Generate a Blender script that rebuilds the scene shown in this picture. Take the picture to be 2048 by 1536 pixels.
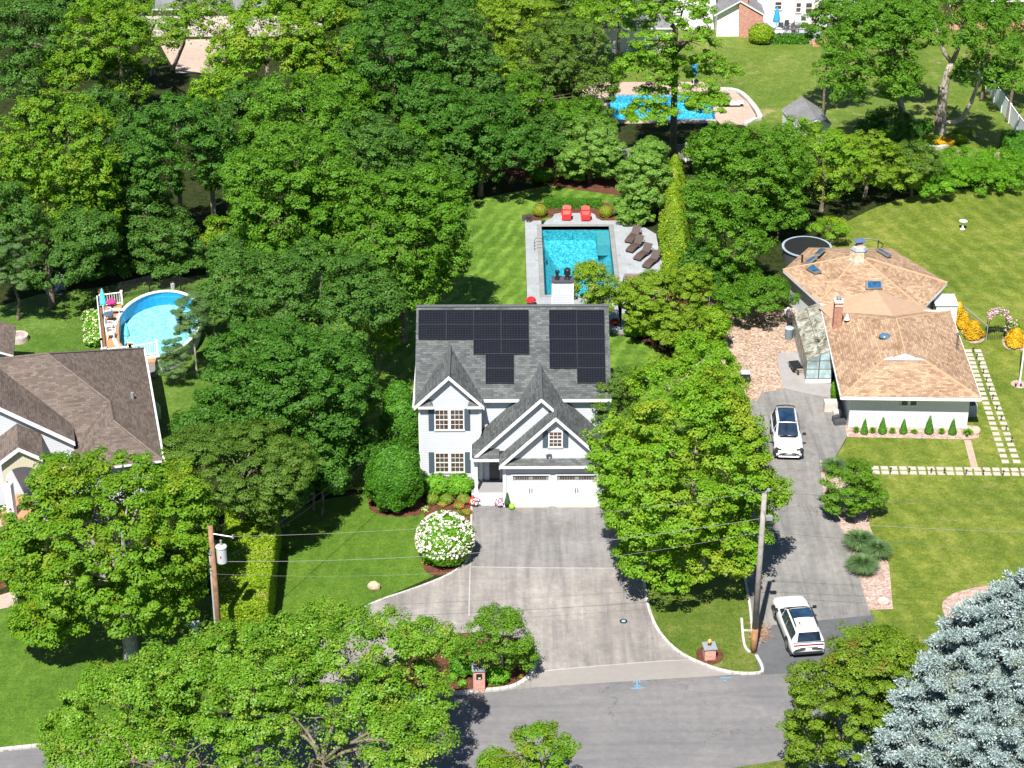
import bpy, bmesh, math, random
import numpy as np
from math import sin, cos, pi, radians, sqrt, atan2
from mathutils import Vector
for o in list(bpy.data.objects): bpy.data.objects.remove(o)
S = bpy.context.scene
COL = S.collection
# ---------------- camera, world, sun, exposure ----------------
CAM_H, PITCH, YAW, FPX = 68.5, 29.0, 0.41, 4141.0
cam = bpy.data.objects.new('camera', bpy.data.cameras.new('camera')); COL.objects.link(cam)
cam.location = (0, 0, CAM_H)
cam.rotation_euler = (radians(90-PITCH), 0, radians(-YAW))
cam.data.sensor_fit = 'HORIZONTAL'; cam.data.sensor_width = 36
cam.data.lens = FPX/2048*36
cam.data.clip_start = 1; cam.data.clip_end = 3000
S.camera = cam
S.render.resolution_x, S.render.resolution_y = 1024, 768
W = bpy.data.worlds.new('World'); S.world = W; W.use_nodes = True
SUN_EL, SUN_AZ = 56.0, 14.0      # shadows fall away from the camera and 14 degrees to its right
nt = W.node_tree; bg = nt.nodes['Background']
sky = nt.nodes.new('ShaderNodeTexSky'); sky.sky_type = 'NISHITA'; sky.sun_disc = False
sky.sun_elevation = radians(SUN_EL); sky.sun_rotation = radians(180+SUN_AZ)
sky.air_density = 1.0; sky.dust_density = 0.2; sky.ozone_density = 3.0
nt.links.new(sky.outputs[0], bg.inputs[0]); bg.inputs[1].default_value = 0.06
sl = bpy.data.lights.new('sun', 'SUN'); sun = bpy.data.objects.new('sun', sl); COL.objects.link(sun)
sl.energy = 5.0; sl.angle = radians(0.5); sl.color = (1.0, 0.955, 0.88)
sd = Vector((sin(radians(SUN_AZ))*cos(radians(SUN_EL)), cos(radians(SUN_AZ))*cos(radians(SUN_EL)), -sin(radians(SUN_EL))))
sun.rotation_euler = sd.to_track_quat('-Z', 'Y').to_euler(); sun.location = (0, 60, 90)
S.view_settings.view_transform = 'Standard'; S.view_settings.look = 'None'
S.view_settings.exposure = 0.85; S.view_settings.gamma = 1
S.render.engine = 'CYCLES'
S.cycles.max_bounces = 6; S.cycles.diffuse_bounces = 2; S.cycles.transmission_bounces = 4
S.cycles.transparent_max_bounces = 8; S.cycles.caustics_reflective = False; S.cycles.caustics_refractive = False

# ---------------- geometry helpers ----------------
rng = np.random.default_rng(7); random.seed(7)
_p, _y = radians(PITCH), radians(YAW)
FW = np.array([sin(_y)*cos(_p), cos(_y)*cos(_p), -sin(_p)]); RT = np.array([cos(_y), -sin(_y), 0]); UPV = np.cross(RT, FW)
OC = np.array([0, 0, CAM_H])
def ray(px, py): return FW + RT*(px-1024)/FPX + UPV*(768-py)/FPX
def at(px, py, z=0.0):                       # where a sight line of the survey photo meets height z
    r = ray(px, py); t = (z-CAM_H)/r[2]; p = OC+r*t; return (float(p[0]), float(p[1]), float(z))
def aty(px, py, Y):
    r = ray(px, py); p = OC+r*(Y/r[1]); return (float(p[0]), float(p[1]), float(p[2]))
def atpl(px, py, p0, n):
    r = ray(px, py); n = np.array(n, float); t = ((np.array(p0)-OC)@n)/(r@n); return OC+r*t
def scale_at(p): return FPX/float((np.array(p)-OC)@FW)
def nrm(a):
    a = np.asarray(a, float); return a/np.maximum(1e-9, np.linalg.norm(a, axis=-1, keepdims=True))

class MB:
    def __init__(s): s.v = []; s.f = []; s.m = []
    def add(s, vs, fs, mi=0):
        o = len(s.v); s.v += [tuple(map(float, v)) for v in vs]
        for f in fs: s.f.append(tuple(i+o for i in f)); s.m.append(mi)
        return s
    def box(s, c, d, rot=0, mi=0, taper=1.0):
        x, y, z = [k/2 for k in d]; vs = []
        for sz in (-1, 1):
            t = taper if sz > 0 else 1
            for sx, sy in ((-1,-1),(1,-1),(1,1),(-1,1)):
                px, py = sx*x*t, sy*y*t
                vs.append((c[0]+px*cos(rot)-py*sin(rot), c[1]+px*sin(rot)+py*cos(rot), c[2]+sz*z))
        return s.add(vs, [(3,2,1,0),(4,5,6,7),(0,1,5,4),(1,2,6,5),(2,3,7,6),(3,0,4,7)], mi)
    def bx(s, x0, x1, y0, y1, z0, z1, mi=0):
        return s.box(((x0+x1)/2,(y0+y1)/2,(z0+z1)/2),(x1-x0,y1-y0,z1-z0),0,mi)
    def prism(s, pts, z0, z1, mi=0, mi_side=None):
        if mi_side is None: mi_side = mi
        a = sum(pts[i][0]*pts[(i+1)%len(pts)][1]-pts[(i+1)%len(pts)][0]*pts[i][1] for i in range(len(pts)))
        if a < 0: pts = pts[::-1]
        n = len(pts)
        s.add([(p[0],p[1],z0) for p in pts]+[(p[0],p[1],z1) for p in pts], [tuple(range(n-1,-1,-1))], mi_side)
        o = len(s.v)-2*n
        s.f.append(tuple(range(o+n,o+2*n))); s.m.append(mi)
        for i in range(n): s.f.append((o+i,o+(i+1)%n,o+n+(i+1)%n,o+n+i)); s.m.append(mi_side)
        return s
    def slab(s, pts, th, mi=0, mi_side=1):   # planar 3D polygon with thickness straight down
        pts = [np.array(p, float) for p in pts]; n = len(pts)
        nn = np.cross(pts[1]-pts[0], pts[2]-pts[0])
        if nn[2] < 0: pts = pts[::-1]
        s.add([tuple(p) for p in pts]+[(p[0],p[1],p[2]-th) for p in pts], [tuple(range(n))], mi)
        o = len(s.v)-2*n
        s.f.append(tuple(range(o+2*n-1,o+n-1,-1))); s.m.append(mi_side)
        for i in range(n): s.f.append((o+i,o+n+i,o+n+(i+1)%n,o+(i+1)%n)); s.m.append(mi_side)
        return s
    def tube(s, pts, r, n=8, mi=0, cap=True):
        pts = [np.array(p, float) for p in pts]
        rs = r if isinstance(r, (list, tuple)) else [r]*len(pts)
        vs = []; u = None
        for i, p in enumerate(pts):
            d = nrm(pts[min(i+1, len(pts)-1)]-pts[max(i-1, 0)])
            if u is None: u = nrm(np.cross(d, [0.31, 0.17, 1.0] if abs(d[2]) < .95 else [1.0, 0, 0]))
            u = nrm(u-d*(u@d)); w = np.cross(d, u)
            for k in range(n):
                a = 2*pi*k/n; vs.append(p+rs[i]*(u*cos(a)+w*sin(a)))
        fs = [(i*n+k, i*n+(k+1)%n, (i+1)*n+(k+1)%n, (i+1)*n+k) for i in range(len(pts)-1) for k in range(n)]
        if cap: fs += [tuple(range(n-1,-1,-1)), tuple(range((len(pts)-1)*n, len(pts)*n))]
        return s.add(vs, fs, mi)
    def lathe(s, prof, c, n=16, mi=0, sx=1, sy=1):
        vs = [(c[0]+r*sx*cos(2*pi*k/n), c[1]+r*sy*sin(2*pi*k/n), c[2]+z) for r, z in prof for k in range(n)]
        fs = [(i*n+k, i*n+(k+1)%n, (i+1)*n+(k+1)%n, (i+1)*n+k) for i in range(len(prof)-1) for k in range(n)]
        fs += [tuple(range(n-1,-1,-1)), tuple(range((len(prof)-1)*n, len(prof)*n))]
        return s.add(vs, fs, mi)
    def build(s, name, mats, parent=None, world=True, smooth=False, loc=None, bevel=0):
        off = np.zeros(3)
        if parent is not None and world:
            q = parent
            while q is not None: off = off+np.array(q.location); q = q.parent
        elif parent is None:
            v = np.array(s.v); off = np.array([(v[:,0].min()+v[:,0].max())/2, (v[:,1].min()+v[:,1].max())/2, v[:,2].min()]) if loc is None else np.array(loc)
        me = bpy.data.meshes.new(name)
        me.from_pydata([tuple(np.array(v)-off) for v in s.v], [], s.f)
        for m in (mats if isinstance(mats, (list, tuple)) else [mats]): me.materials.append(m)
        me.polygons.foreach_set('material_index', s.m)
        if smooth: me.polygons.foreach_set('use_smooth', [True]*len(s.f))
        me.update()
        ob = bpy.data.objects.new(name, me); COL.objects.link(ob)
        if parent is not None: ob.parent = parent
        else: ob.location = off
        if bevel:
            b = ob.modifiers.new('bevel', 'BEVEL'); b.width = bevel; b.segments = 2; b.limit_method = 'ANGLE'
        return ob
def thing(name, label, cat, loc=(0,0,0), rz=0, group=None):
    o = bpy.data.objects.new(name, None); COL.objects.link(o); o.empty_display_size = .3
    o.location = loc; o.rotation_euler = (0,0,rz); o['label'] = label; o['category'] = cat
    if group: o['group'] = group
    return o
def tag(o, label=None, cat=None, group=None, kind=None):
    if label: o['label'] = label
    if cat: o['category'] = cat
    if group: o['group'] = group
    if kind: o['kind'] = kind
    return o
def copy_tree(root, loc, rz=None, label=None, scale=None):
    r = root.copy(); COL.objects.link(r); r.location = loc
    if rz is not None: r.rotation_euler = (0,0,rz)
    if scale: r.scale = (scale,)*3
    if label: r['label'] = label
    for c in list(root.children):
        d = c.copy(); COL.objects.link(d); d.parent = r
        for g in list(c.children):
            e = g.copy(); COL.objects.link(e); e.parent = d
    return r

# ---------------- materials ----------------
def new_mat(name):
    m = bpy.data.materials.new(name); m.use_nodes = True; t = m.node_tree
    b = t.nodes['Principled BSDF']; return m, t, b
def N(t, typ, **kw):
    n = t.nodes.new(typ)
    for k, v in kw.items():
        if k.startswith('i_'): n.inputs[k[2:].replace('_', ' ')].default_value = v
        elif k.startswith('n_'): n.inputs[int(k[2:])].default_value = v
        else: setattr(n, k, v)
    return n
def L(t, a, b): t.links.new(a, b)
def ramp(t, fac, stops, interp='LINEAR'):
    r = t.nodes.new('ShaderNodeValToRGB'); r.color_ramp.interpolation = interp
    while len(r.color_ramp.elements) < len(stops): r.color_ramp.elements.new(0.5)
    for e, (p, c) in zip(r.color_ramp.elements, stops): e.position = p; e.color = (*c, 1) if len(c) == 3 else c
    L(t, fac, r.inputs[0]); return r.outputs[0]
def mix(t, fac, a, b, mode='MIX'):
    n = t.nodes.new('ShaderNodeMix'); n.data_type = 'RGBA'; n.blend_type = mode
    for sck, v in ((n.inputs[0], fac), (n.inputs[6], a), (n.inputs[7], b)):
        if hasattr(v, 'node'): L(t, v, sck)
        elif isinstance(v, (int, float)): sck.default_value = v
        else: sck.default_value = (*v, 1) if len(v) == 3 else v
    return n.outputs[2]
def mth(t, op, a, b=0.0, c=None):
    n = t.nodes.new('ShaderNodeMath'); n.operation = op
    for i, v in enumerate((a, b) if c is None else (a, b, c)):
        if hasattr(v, 'node'): L(t, v, n.inputs[i])
        else: n.inputs[i].default_value = v
    return n.outputs[0]
def pos(t): return t.nodes.new('ShaderNodeNewGeometry').outputs['Position']
def noise(t, sc, det=4, rough=.55, vec=None, dist=0.0):
    n = N(t, 'ShaderNodeTexNoise'); n.inputs['Scale'].default_value = sc; n.inputs['Detail'].default_value = det
    n.inputs['Roughness'].default_value = rough; n.inputs['Distortion'].default_value = dist
    L(t, vec if vec is not None else pos(t), n.inputs['Vector']); return n.outputs['Fac']
def bump(t, b, h, strength=.3, dist=.02):
    n = N(t, 'ShaderNodeBump'); n.inputs['Strength'].default_value = strength; n.inputs['Distance'].default_value = dist
    L(t, h, n.inputs['Height']); L(t, n.outputs[0], b.inputs['Normal'])
def M(name, col, rough=.6, metal=0, var=.12, sc=3.0, spec=.5, bmp=0):
    m, t, b = new_mat(name)
    f = noise(t, sc, 5, .6)
    lo = tuple(c*(1-var) for c in col); hi = tuple(min(1, c*(1+var)) for c in col)
    L(t, ramp(t, f, [(.3, lo), (.7, hi)]), b.inputs['Base Color'])
    b.inputs['Roughness'].default_value = rough; b.inputs['Metallic'].default_value = metal
    b.inputs['Specular IOR Level'].default_value = spec
    if bmp: bump(t, b, noise(t, sc*8, 4), bmp, .02)
    return m
def leaf_mat(name, c1, c2, c3=None, tr=.35, rough=.42, accent=None):
    if c2[1] > c2[0]*1.2 and c2[2] < .1: c1, c2, c3 = (None if c is None else (min(.6, c[0]*1.28), min(.6, c[1]*1.40), c[2]*1.0) for c in (c1, c2, c3))
    m, t, b = new_mat(name)
    isl = t.nodes.new('ShaderNodeNewGeometry').outputs['Random Per Island']
    f = noise(t, .7, 3, .6)
    f2 = mth(t, 'ADD', mth(t, 'MULTIPLY', isl, .55), mth(t, 'MULTIPLY', f, .6))
    stops = [(.2, c1), (.75, c2)] + ([(.97, c3)] if c3 else [])
    col = ramp(t, f2, stops)
    if accent:
        a, amt, sc = accent
        msk = ramp(t, mth(t, 'ADD', mth(t, 'MULTIPLY', noise(t, sc, 5), .85), mth(t, 'MULTIPLY', isl, .15)), [(.52-amt, (0,0,0)), (.68-amt, (1,1,1))])
        col = mix(t, mth(t, 'MULTIPLY', msk, .7), col, a)
    L(t, col, b.inputs['Base Color'])
    b.inputs['Roughness'].default_value = rough+.08; b.inputs['Specular IOR Level'].default_value = .22
    tl = t.nodes.new('ShaderNodeBsdfTranslucent')
    L(t, mix(t, 1.0, col, (1.25, 1.3, .55), 'MULTIPLY'), tl.inputs[0])
    ms = t.nodes.new('ShaderNodeMixShader'); ms.inputs[0].default_value = tr
    L(t, b.outputs[0], ms.inputs[1]); L(t, tl.outputs[0], ms.inputs[2]); L(t, ms.outputs[0], t.nodes['Material Output'].inputs[0])
    return m
def grass_mat(name, c1, c2, c3, dirt=(.30,.24,.13), dirt_amt=.0, stripe=None, sdepth=.25):
    c1, c2, c3 = ([c[0]*1.12, c[1]*1.05, c[2]] for c in (c1, c2, c3)); m, t, b = new_mat(name); P = pos(t)
    big = noise(t, .16, 5, .62, P); mid = noise(t, .9, 5, .68, P); fine = noise(t, 7.5, 4, .75, P); vf = noise(t, 26, 2, .7, P)
    f = mth(t, 'ADD', mth(t, 'ADD', mth(t, 'MULTIPLY', big, .35), mth(t, 'MULTIPLY', mid, .30)), mth(t, 'MULTIPLY', noise(t, 3.1, 5, .75, P), .35))
    col = ramp(t, f, [(.40, c1), (.5, c2), (.60, c3)])
    k = ramp(t, mth(t, 'ADD', mth(t, 'MULTIPLY', fine, .5), mth(t, 'MULTIPLY', vf, .5)), [(.36, (.30,.34,.30)), (.5, (.85,.85,.85)), (.64, (1.45,1.4,1.3))])
    col = mix(t, .85, col, k, 'MULTIPLY')
    if stripe:
        ang, wd = stripe
        mp = N(t, 'ShaderNodeMapping'); mp.inputs['Rotation'].default_value = (0, 0, radians(ang)); L(t, P, mp.inputs[0])
        w = N(t, 'ShaderNodeTexWave', wave_type='BANDS', bands_direction='X', wave_profile='SIN')
        w.inputs['Scale'].default_value = .314/wd; w.inputs['Distortion'].default_value = 9; w.inputs['Detail'].default_value = 5; w.inputs['Detail Scale'].default_value = .55; w.inputs['Detail Roughness'].default_value = .75
        L(t, mp.outputs[0], w.inputs[0])
        s2 = mth(t, 'MULTIPLY', ramp(t, w.outputs['Fac'], [(.3, (0,0,0)), (.9, (1,1,1))]), ramp(t, noise(t, .45, 5, .7, P), [(.35, (.1,.1,.1)), (.62, (1,1,1))]))
        col = mix(t, mth(t, 'MULTIPLY', s2, sdepth), col, tuple(min(1, c*1.75+.015) for c in c3))
    if dirt_amt:
        dm = ramp(t, mth(t, 'ADD', mth(t, 'MULTIPLY', noise(t, .28, 7, .75, P), .7), mth(t, 'MULTIPLY', mid, .3)), [(.60-dirt_amt, (0,0,0)), (.70-dirt_amt, (1,1,1))])
        col = mix(t, mth(t, 'MULTIPLY', dm, .8), col, dirt)
    L(t, col, b.inputs['Base Color']); b.inputs['Roughness'].default_value = .75; b.inputs['Specular IOR Level'].default_value = .25
    bump(t, b, mth(t, 'ADD', fine, vf), .9, .07)
    return m
def roof_uv(t):
    g = t.nodes.new('ShaderNodeNewGeometry')
    cr = N(t, 'ShaderNodeVectorMath', operation='CROSS_PRODUCT'); cr.inputs[0].default_value = (0,0,1); L(t, g.outputs['True Normal'], cr.inputs[1])
    nr = N(t, 'ShaderNodeVectorMath', operation='NORMALIZE'); L(t, cr.outputs[0], nr.inputs[0])
    dt = N(t, 'ShaderNodeVectorMath', operation='DOT_PRODUCT'); L(t, g.outputs['Position'], dt.inputs[0]); L(t, nr.outputs[0], dt.inputs[1])
    ln = N(t, 'ShaderNodeVectorMath', operation='LENGTH'); L(t, cr.outputs[0], ln.inputs[0])
    sp = N(t, 'ShaderNodeSeparateXYZ'); L(t, g.outputs['Position'], sp.inputs[0])
    v = mth(t, 'DIVIDE', sp.outputs[2], mth(t, 'MAXIMUM', ln.outputs['Value'], .05))
    cb = N(t, 'ShaderNodeCombineXYZ'); L(t, dt.outputs['Value'], cb.inputs[0]); L(t, v, cb.inputs[1])
    return cb.outputs[0], g.outputs['Position']
def shingle_mat(name, dark, mid_, light, stain=(.5,.5,.5), row=.15, bw=.34, contrast=1.0):
    dark, mid_, light = ([k*.66 for k in c] for c in (dark, mid_, light)); m, t, b = new_mat(name); uv, P = roof_uv(t)
    br = N(t, 'ShaderNodeTexBrick'); br.offset = .37; br.offset_frequency = 2
    br.inputs['Color1'].default_value = (*dark, 1); br.inputs['Color2'].default_value = (*light, 1); br.inputs['Mortar'].default_value = (*[c*.55 for c in dark], 1)
    br.inputs['Scale'].default_value = 1; br.inputs['Mortar Size'].default_value = .011; br.inputs['Bias'].default_value = 0
    br.inputs['Brick Width'].default_value = bw; br.inputs['Row Height'].default_value = row; br.inputs['Mortar Smooth'].default_value = .3
    L(t, uv, br.inputs['Vector'])
    col = mix(t, 1-.62*contrast, br.outputs['Color'], mid_)
    n1 = noise(t, .5, 5, .65, P); n2 = noise(t, 22, 3, .7, P)
    col = mix(t, 1, col, ramp(t, n1, [(.35, stain), (.62, (1.06,1.06,1.06))]), 'MULTIPLY')
    col = mix(t, .5, col, ramp(t, n2, [(.3, (.65,.65,.65)), (.7, (1.25,1.25,1.25))]), 'MULTIPLY')
    L(t, col, b.inputs['Base Color']); b.inputs['Roughness'].default_value = .9; b.inputs['Specular IOR Level'].default_value = .2
    bump(t, b, br.outputs['Fac'], -.5, .02)
    return m
def siding_mat(name, col, pitch=.125, vert=False):
    m, t, b = new_mat(name); P = pos(t)
    sp = N(t, 'ShaderNodeSeparateXYZ'); L(t, P, sp.inputs[0])
    src = mth(t, 'ADD', sp.outputs[0], sp.outputs[1]) if vert else sp.outputs[2]
    fr = mth(t, 'FRACT', mth(t, 'DIVIDE', src, pitch))
    h = mth(t, 'SUBTRACT', 1.0, fr) if not vert else ramp(t, fr, [(.0, (0,0,0)), (.12, (1,1,1))])
    n1 = noise(t, 1.2, 5, .6, P)
    c = ramp(t, n1, [(.3, tuple(k*.93 for k in col)), (.7, col)])
    groove_shade = ramp(t, fr, [(.0, (.55,.58,.64)), (.22, (1,1,1)), (1, (1,1,1))])  # board joints; on lap siding, the lap shadow painted as a dark line
    c = mix(t, .8, c, groove_shade, 'MULTIPLY')
    L(t, c, b.inputs['Base Color']); b.inputs['Roughness'].default_value = .5
    bump(t, b, h, .35, .02)
    return m
def brick_mat(name, c1, c2, mortar, w=.21, h=.075):
    m, t, b = new_mat(name); g = t.nodes.new('ShaderNodeNewGeometry')
    sp = N(t, 'ShaderNodeSeparateXYZ'); L(t, g.outputs['Position'], sp.inputs[0])
    cb = N(t, 'ShaderNodeCombineXYZ'); L(t, mth(t, 'ADD', sp.outputs[0], sp.outputs[1]), cb.inputs[0]); L(t, sp.outputs[2], cb.inputs[1])
    br = N(t, 'ShaderNodeTexBrick'); L(t, cb.outputs[0], br.inputs['Vector'])
    br.inputs['Color1'].default_value = (*c1,1); br.inputs['Color2'].default_value = (*c2,1); br.inputs['Mortar'].default_value = (*mortar,1)
    br.inputs['Scale'].default_value = 1; br.inputs['Brick Width'].default_value = w; br.inputs['Row Height'].default_value = h; br.inputs['Mortar Size'].default_value = .01
    n1 = noise(t, 4, 5, .7)
    L(t, mix(t, .7, br.outputs['Color'], ramp(t, n1, [(.3, (.6,.55,.55)), (.7, (1.3,1.2,1.1))]), 'MULTIPLY'), b.inputs['Base Color'])
    b.inputs['Roughness'].default_value = .9; bump(t, b, br.outputs['Fac'], -.5, .01)
    return m
def paving_mat(name, c, var=.18, tracks=0, crack=0, joints=None, spots=.0, tint=None):
    c = tuple(k*.78 for k in c); tint = tuple(k*.78 for k in tint) if tint else None
    m, t, b = new_mat(name); P = pos(t)
    n1 = noise(t, .22, 6, .65, P); n2 = noise(t, 2.2, 6, .7, P); n3 = noise(t, 30, 2, .8, P)
    f = mth(t, 'ADD', mth(t, 'ADD', mth(t, 'MULTIPLY', n1, .45), mth(t, 'MULTIPLY', n2, .35)), mth(t, 'MULTIPLY', n3, .2))
    c2 = tint or c
    col = ramp(t, f, [(.36, tuple(k*(1-var) for k in c)), (.5, c), (.64, tuple(min(1, k*(1+var)) for k in c2))])
    h = n3
    if joints:
        br = N(t, 'ShaderNodeTexBrick'); br.offset = joints[2]; br.inputs['Scale'].default_value = 1
        br.inputs['Brick Width'].default_value = joints[0]; br.inputs['Row Height'].default_value = joints[1]; br.inputs['Mortar Size'].default_value = joints[3]
        br.inputs['Color1'].default_value = (.93,.93,.93,1); br.inputs['Color2'].default_value = (1.07,1.07,1.07,1); br.inputs['Mortar'].default_value = (*joints[4],1)
        L(t, P, br.inputs['Vector']); col = mix(t, 1, col, br.outputs['Color'], 'MULTIPLY')
    if crack:
        vo = N(t, 'ShaderNodeTexVoronoi', feature='DISTANCE_TO_EDGE'); vo.inputs['Scale'].default_value = .22
        vv = N(t, 'ShaderNodeVectorMath', operation='ADD'); nn = N(t, 'ShaderNodeTexNoise'); nn.inputs['Scale'].default_value = 1.1; nn.inputs['Detail'].default_value = 6; L(t, P, nn.inputs[0])
        sc = N(t, 'ShaderNodeVectorMath', operation='SCALE'); sc.inputs['Scale'].default_value = 2.2; L(t, nn.outputs['Color'], sc.inputs[0])
        L(t, P, vv.inputs[0]); L(t, sc.outputs[0], vv.inputs[1]); L(t, vv.outputs[0], vo.inputs['Vector'])
        cm = ramp(t, vo.outputs['Distance'], [(.0, (1,1,1)), (.006, (0,0,0))])
        on = ramp(t, noise(t, .13, 3, .6, P), [(.5, (0,0,0)), (.56, (1,1,1))])
        col = mix(t, mth(t, 'MULTIPLY', mth(t, 'MULTIPLY', cm, on), crack), col, tuple(k*.4 for k in c))
    if spots:
        sm = ramp(t, noise(t, .55, 7, .75, P, .6), [(.60, (0,0,0)), (.72, (1,1,1))])
        col = mix(t, mth(t, 'MULTIPLY', sm, spots), col, tuple(min(1, k*1.6) for k in c))
    if tracks:
        mp = N(t, 'ShaderNodeMapping'); mp.inputs['Scale'].default_value = (1.5,.13,1) if tracks > 0 else (.1,1.3,1); L(t, P, mp.inputs[0])
        tn = noise(t, 1.0, 6, .65, mp.outputs[0], .4); col = mix(t, abs(tracks), col, mix(t, 1, col, ramp(t, tn, [(.34, (.66,.66,.68)), (.5, (1,1,1)), (.68, (1.28,1.26,1.22))]), 'MULTIPLY'))
        sm2 = ramp(t, noise(t, 1.7, 4, .6, P, 1.5), [(.66, (0,0,0)), (.74, (1,1,1))]); col = mix(t, mth(t, 'MULTIPLY', sm2, .45), col, tuple(k*.55 for k in c))
    L(t, col, b.inputs['Base Color']); b.inputs['Roughness'].default_value = .88; b.inputs['Specular IOR Level'].default_value = .3
    bump(t, b, h, .25, .02)
    return m
def chips_mat(name, cols, sc=9.0):
    cols = [tuple(k*.68 for k in c) for c in cols]; m, t, b = new_mat(name); P = pos(t)
    vo = N(t, 'ShaderNodeTexVoronoi'); vo.inputs['Scale'].default_value = sc; L(t, P, vo.inputs['Vector'])
    sp = N(t, 'ShaderNodeSeparateColor'); L(t, vo.outputs['Color'], sp.inputs[0])
    st = [(i/max(1, len(cols)-1), c) for i, c in enumerate(cols)]
    col = ramp(t, sp.outputs[0], st)
    col = mix(t, .6, col, ramp(t, noise(t, .8, 5, .7, P), [(.3, (.6,.6,.6)), (.7, (1.2,1.2,1.2))]), 'MULTIPLY')
    L(t, col, b.inputs['Base Color']); b.inputs['Roughness'].default_value = .95; b.inputs['Specular IOR Level'].default_value = .1
    bump(t, b, vo.outputs['Distance'], -.7, .05)
    return m
def glass_mat(name, col=(.02,.03,.045), rough=.05, curtain=None):
    m, t, b = new_mat(name)
    n1 = noise(t, 1.6, 3, .6)
    L(t, ramp(t, n1, [(.35, col), (.65, tuple(c*2.2+.01 for c in col))]), b.inputs['Base Color'])
    b.inputs['Roughness'].default_value = rough; b.inputs['Specular IOR Level'].default_value = .8
    return m
def water_mat(name, tint, wave=9.0):
    m, t, b = new_mat(name)
    tr = t.nodes.new('ShaderNodeBsdfTransparent'); tr.inputs[0].default_value = (*tint, 1)
    gl = t.nodes.new('ShaderNodeBsdfGlossy'); gl.inputs['Roughness'].default_value = .03
    bp = N(t, 'ShaderNodeBump'); bp.inputs['Strength'].default_value = .22; bp.inputs['Distance'].default_value = .03
    L(t, noise(t, wave*.4, 3, .6), bp.inputs['Height']); L(t, bp.outputs[0], gl.inputs['Normal'])
    fr = N(t, 'ShaderNodeFresnel'); fr.inputs[0].default_value = 1.33; L(t, bp.outputs[0], fr.inputs[1])
    ms = t.nodes.new('ShaderNodeMixShader'); L(t, fr.outputs[0], ms.inputs[0]); L(t, tr.outputs[0], ms.inputs[1]); L(t, gl.outputs[0], ms.inputs[2])
    L(t, ms.outputs[0], t.nodes['Material Output'].inputs[0]); return m
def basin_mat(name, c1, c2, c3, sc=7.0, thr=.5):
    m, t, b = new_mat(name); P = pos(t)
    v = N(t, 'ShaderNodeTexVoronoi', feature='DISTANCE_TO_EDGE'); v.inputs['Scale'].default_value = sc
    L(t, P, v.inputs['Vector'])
    col = ramp(t, mth(t, 'ADD', mth(t, 'MULTIPLY', v.outputs['Distance'], 1.2), mth(t, 'MULTIPLY', noise(t, 3.5, 5, .8, P), .9)), [(.42, c3), (thr, c2), (.68, c1)])  # pebbly floor speckle that also paints caustic sparkle into the colour
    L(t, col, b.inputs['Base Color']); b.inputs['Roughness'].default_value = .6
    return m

WHITE = M('white_trim', (.74,.74,.75), .45, var=.03)
WHITE2 = M('white_vinyl', (.78,.79,.80), .4, var=.04)
DOORW = M('door_white', (.66,.66,.67), .45, var=.05, sc=1.5)
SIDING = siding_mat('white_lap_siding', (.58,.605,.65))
VSIDING = siding_mat('white_vertical_siding', (.82,.82,.81), .2, True)
VBLUE = siding_mat('pale_grooved_siding', (.66,.69,.71), .15, True)
CREAMV = siding_mat('cream_vertical_siding', (.62,.56,.42), .2, True)
SH_GREY = shingle_mat('grey_shingles', (.075,.088,.092), (.165,.18,.18), (.26,.275,.27), (.78,.78,.80))
SH_TAN = shingle_mat('tan_shingles', (.36,.215,.13), (.60,.41,.265), (.80,.58,.40), (.80,.76,.74), contrast=1.15)
SH_BROWN = shingle_mat('brown_shingles', (.13,.10,.085), (.225,.175,.15), (.33,.265,.225), (.84,.84,.84))
SH_LTGREY = shingle_mat('pale_grey_shingles', (.22,.22,.23), (.30,.30,.31), (.38,.38,.39), (.85,.85,.85), contrast=.6)
TANFELT = M('tan_felt', (.38,.255,.17), .9, var=.08)
RED_BRICK = brick_mat('red_brick', (.32,.10,.06), (.44,.17,.10), (.42,.36,.31))
PINK_BRICK = brick_mat('pale_red_brick', (.40,.14,.10), (.5,.24,.18), (.55,.42,.36))
GLASS = glass_mat('window_glass'); GLASS_BR = glass_mat('window_glass_warm', (.045,.03,.022))
BLUEGLASS = glass_mat('blue_glass', (.012,.05,.11), .08)
SHUTTER = M('grey_blue_shutter', (.065,.095,.125), .5, var=.05)
BLACK = M('black_metal', (.018,.018,.02), .4, var=.1)
DGREY = M('dark_grey', (.07,.07,.075), .5)
MGREY = M('mid_grey', (.25,.26,.27), .5)
SLATE = M('blue_slate', (.25,.28,.31), .6, var=.12, sc=6)
STEEL = M('brushed_steel', (.5,.52,.55), .25, 1.0)
BARK = M('bark', (.17,.135,.10), .9, var=.45, sc=4, bmp=.6)
BARK_PALE = M('pale_bark', (.36,.31,.25), .85, var=.35, sc=5, bmp=.5)
BARK_GREY = M('grey_bark', (.30,.28,.26), .85, var=.35, sc=5, bmp=.5)
MULCH = chips_mat('mulch', [(.10,.04,.025), (.17,.07,.045), (.25,.11,.07)], 14)
WOODCHIP = chips_mat('wood_chips', [(.30,.19,.12), (.52,.36,.26), (.74,.58,.47), (.44,.28,.18), (.80,.66,.56)], 8)
PINKGRAVEL = chips_mat('pink_gravel', [(.42,.27,.21), (.62,.45,.38), (.75,.60,.54)], 11)
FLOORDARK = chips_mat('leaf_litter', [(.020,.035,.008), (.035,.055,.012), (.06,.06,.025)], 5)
ROAD_M = paving_mat('road_asphalt', (.215,.208,.215), .2, tracks=-.35, crack=.75, tint=(.235,.225,.22))
DRIVE_M = paving_mat('driveway_concrete', (.31,.285,.27), .26, tracks=.7, joints=(2.35,4.0,0,.018,(1.09,1.09,1.09)), spots=.3, crack=.3, tint=(.35,.325,.30))
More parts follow.
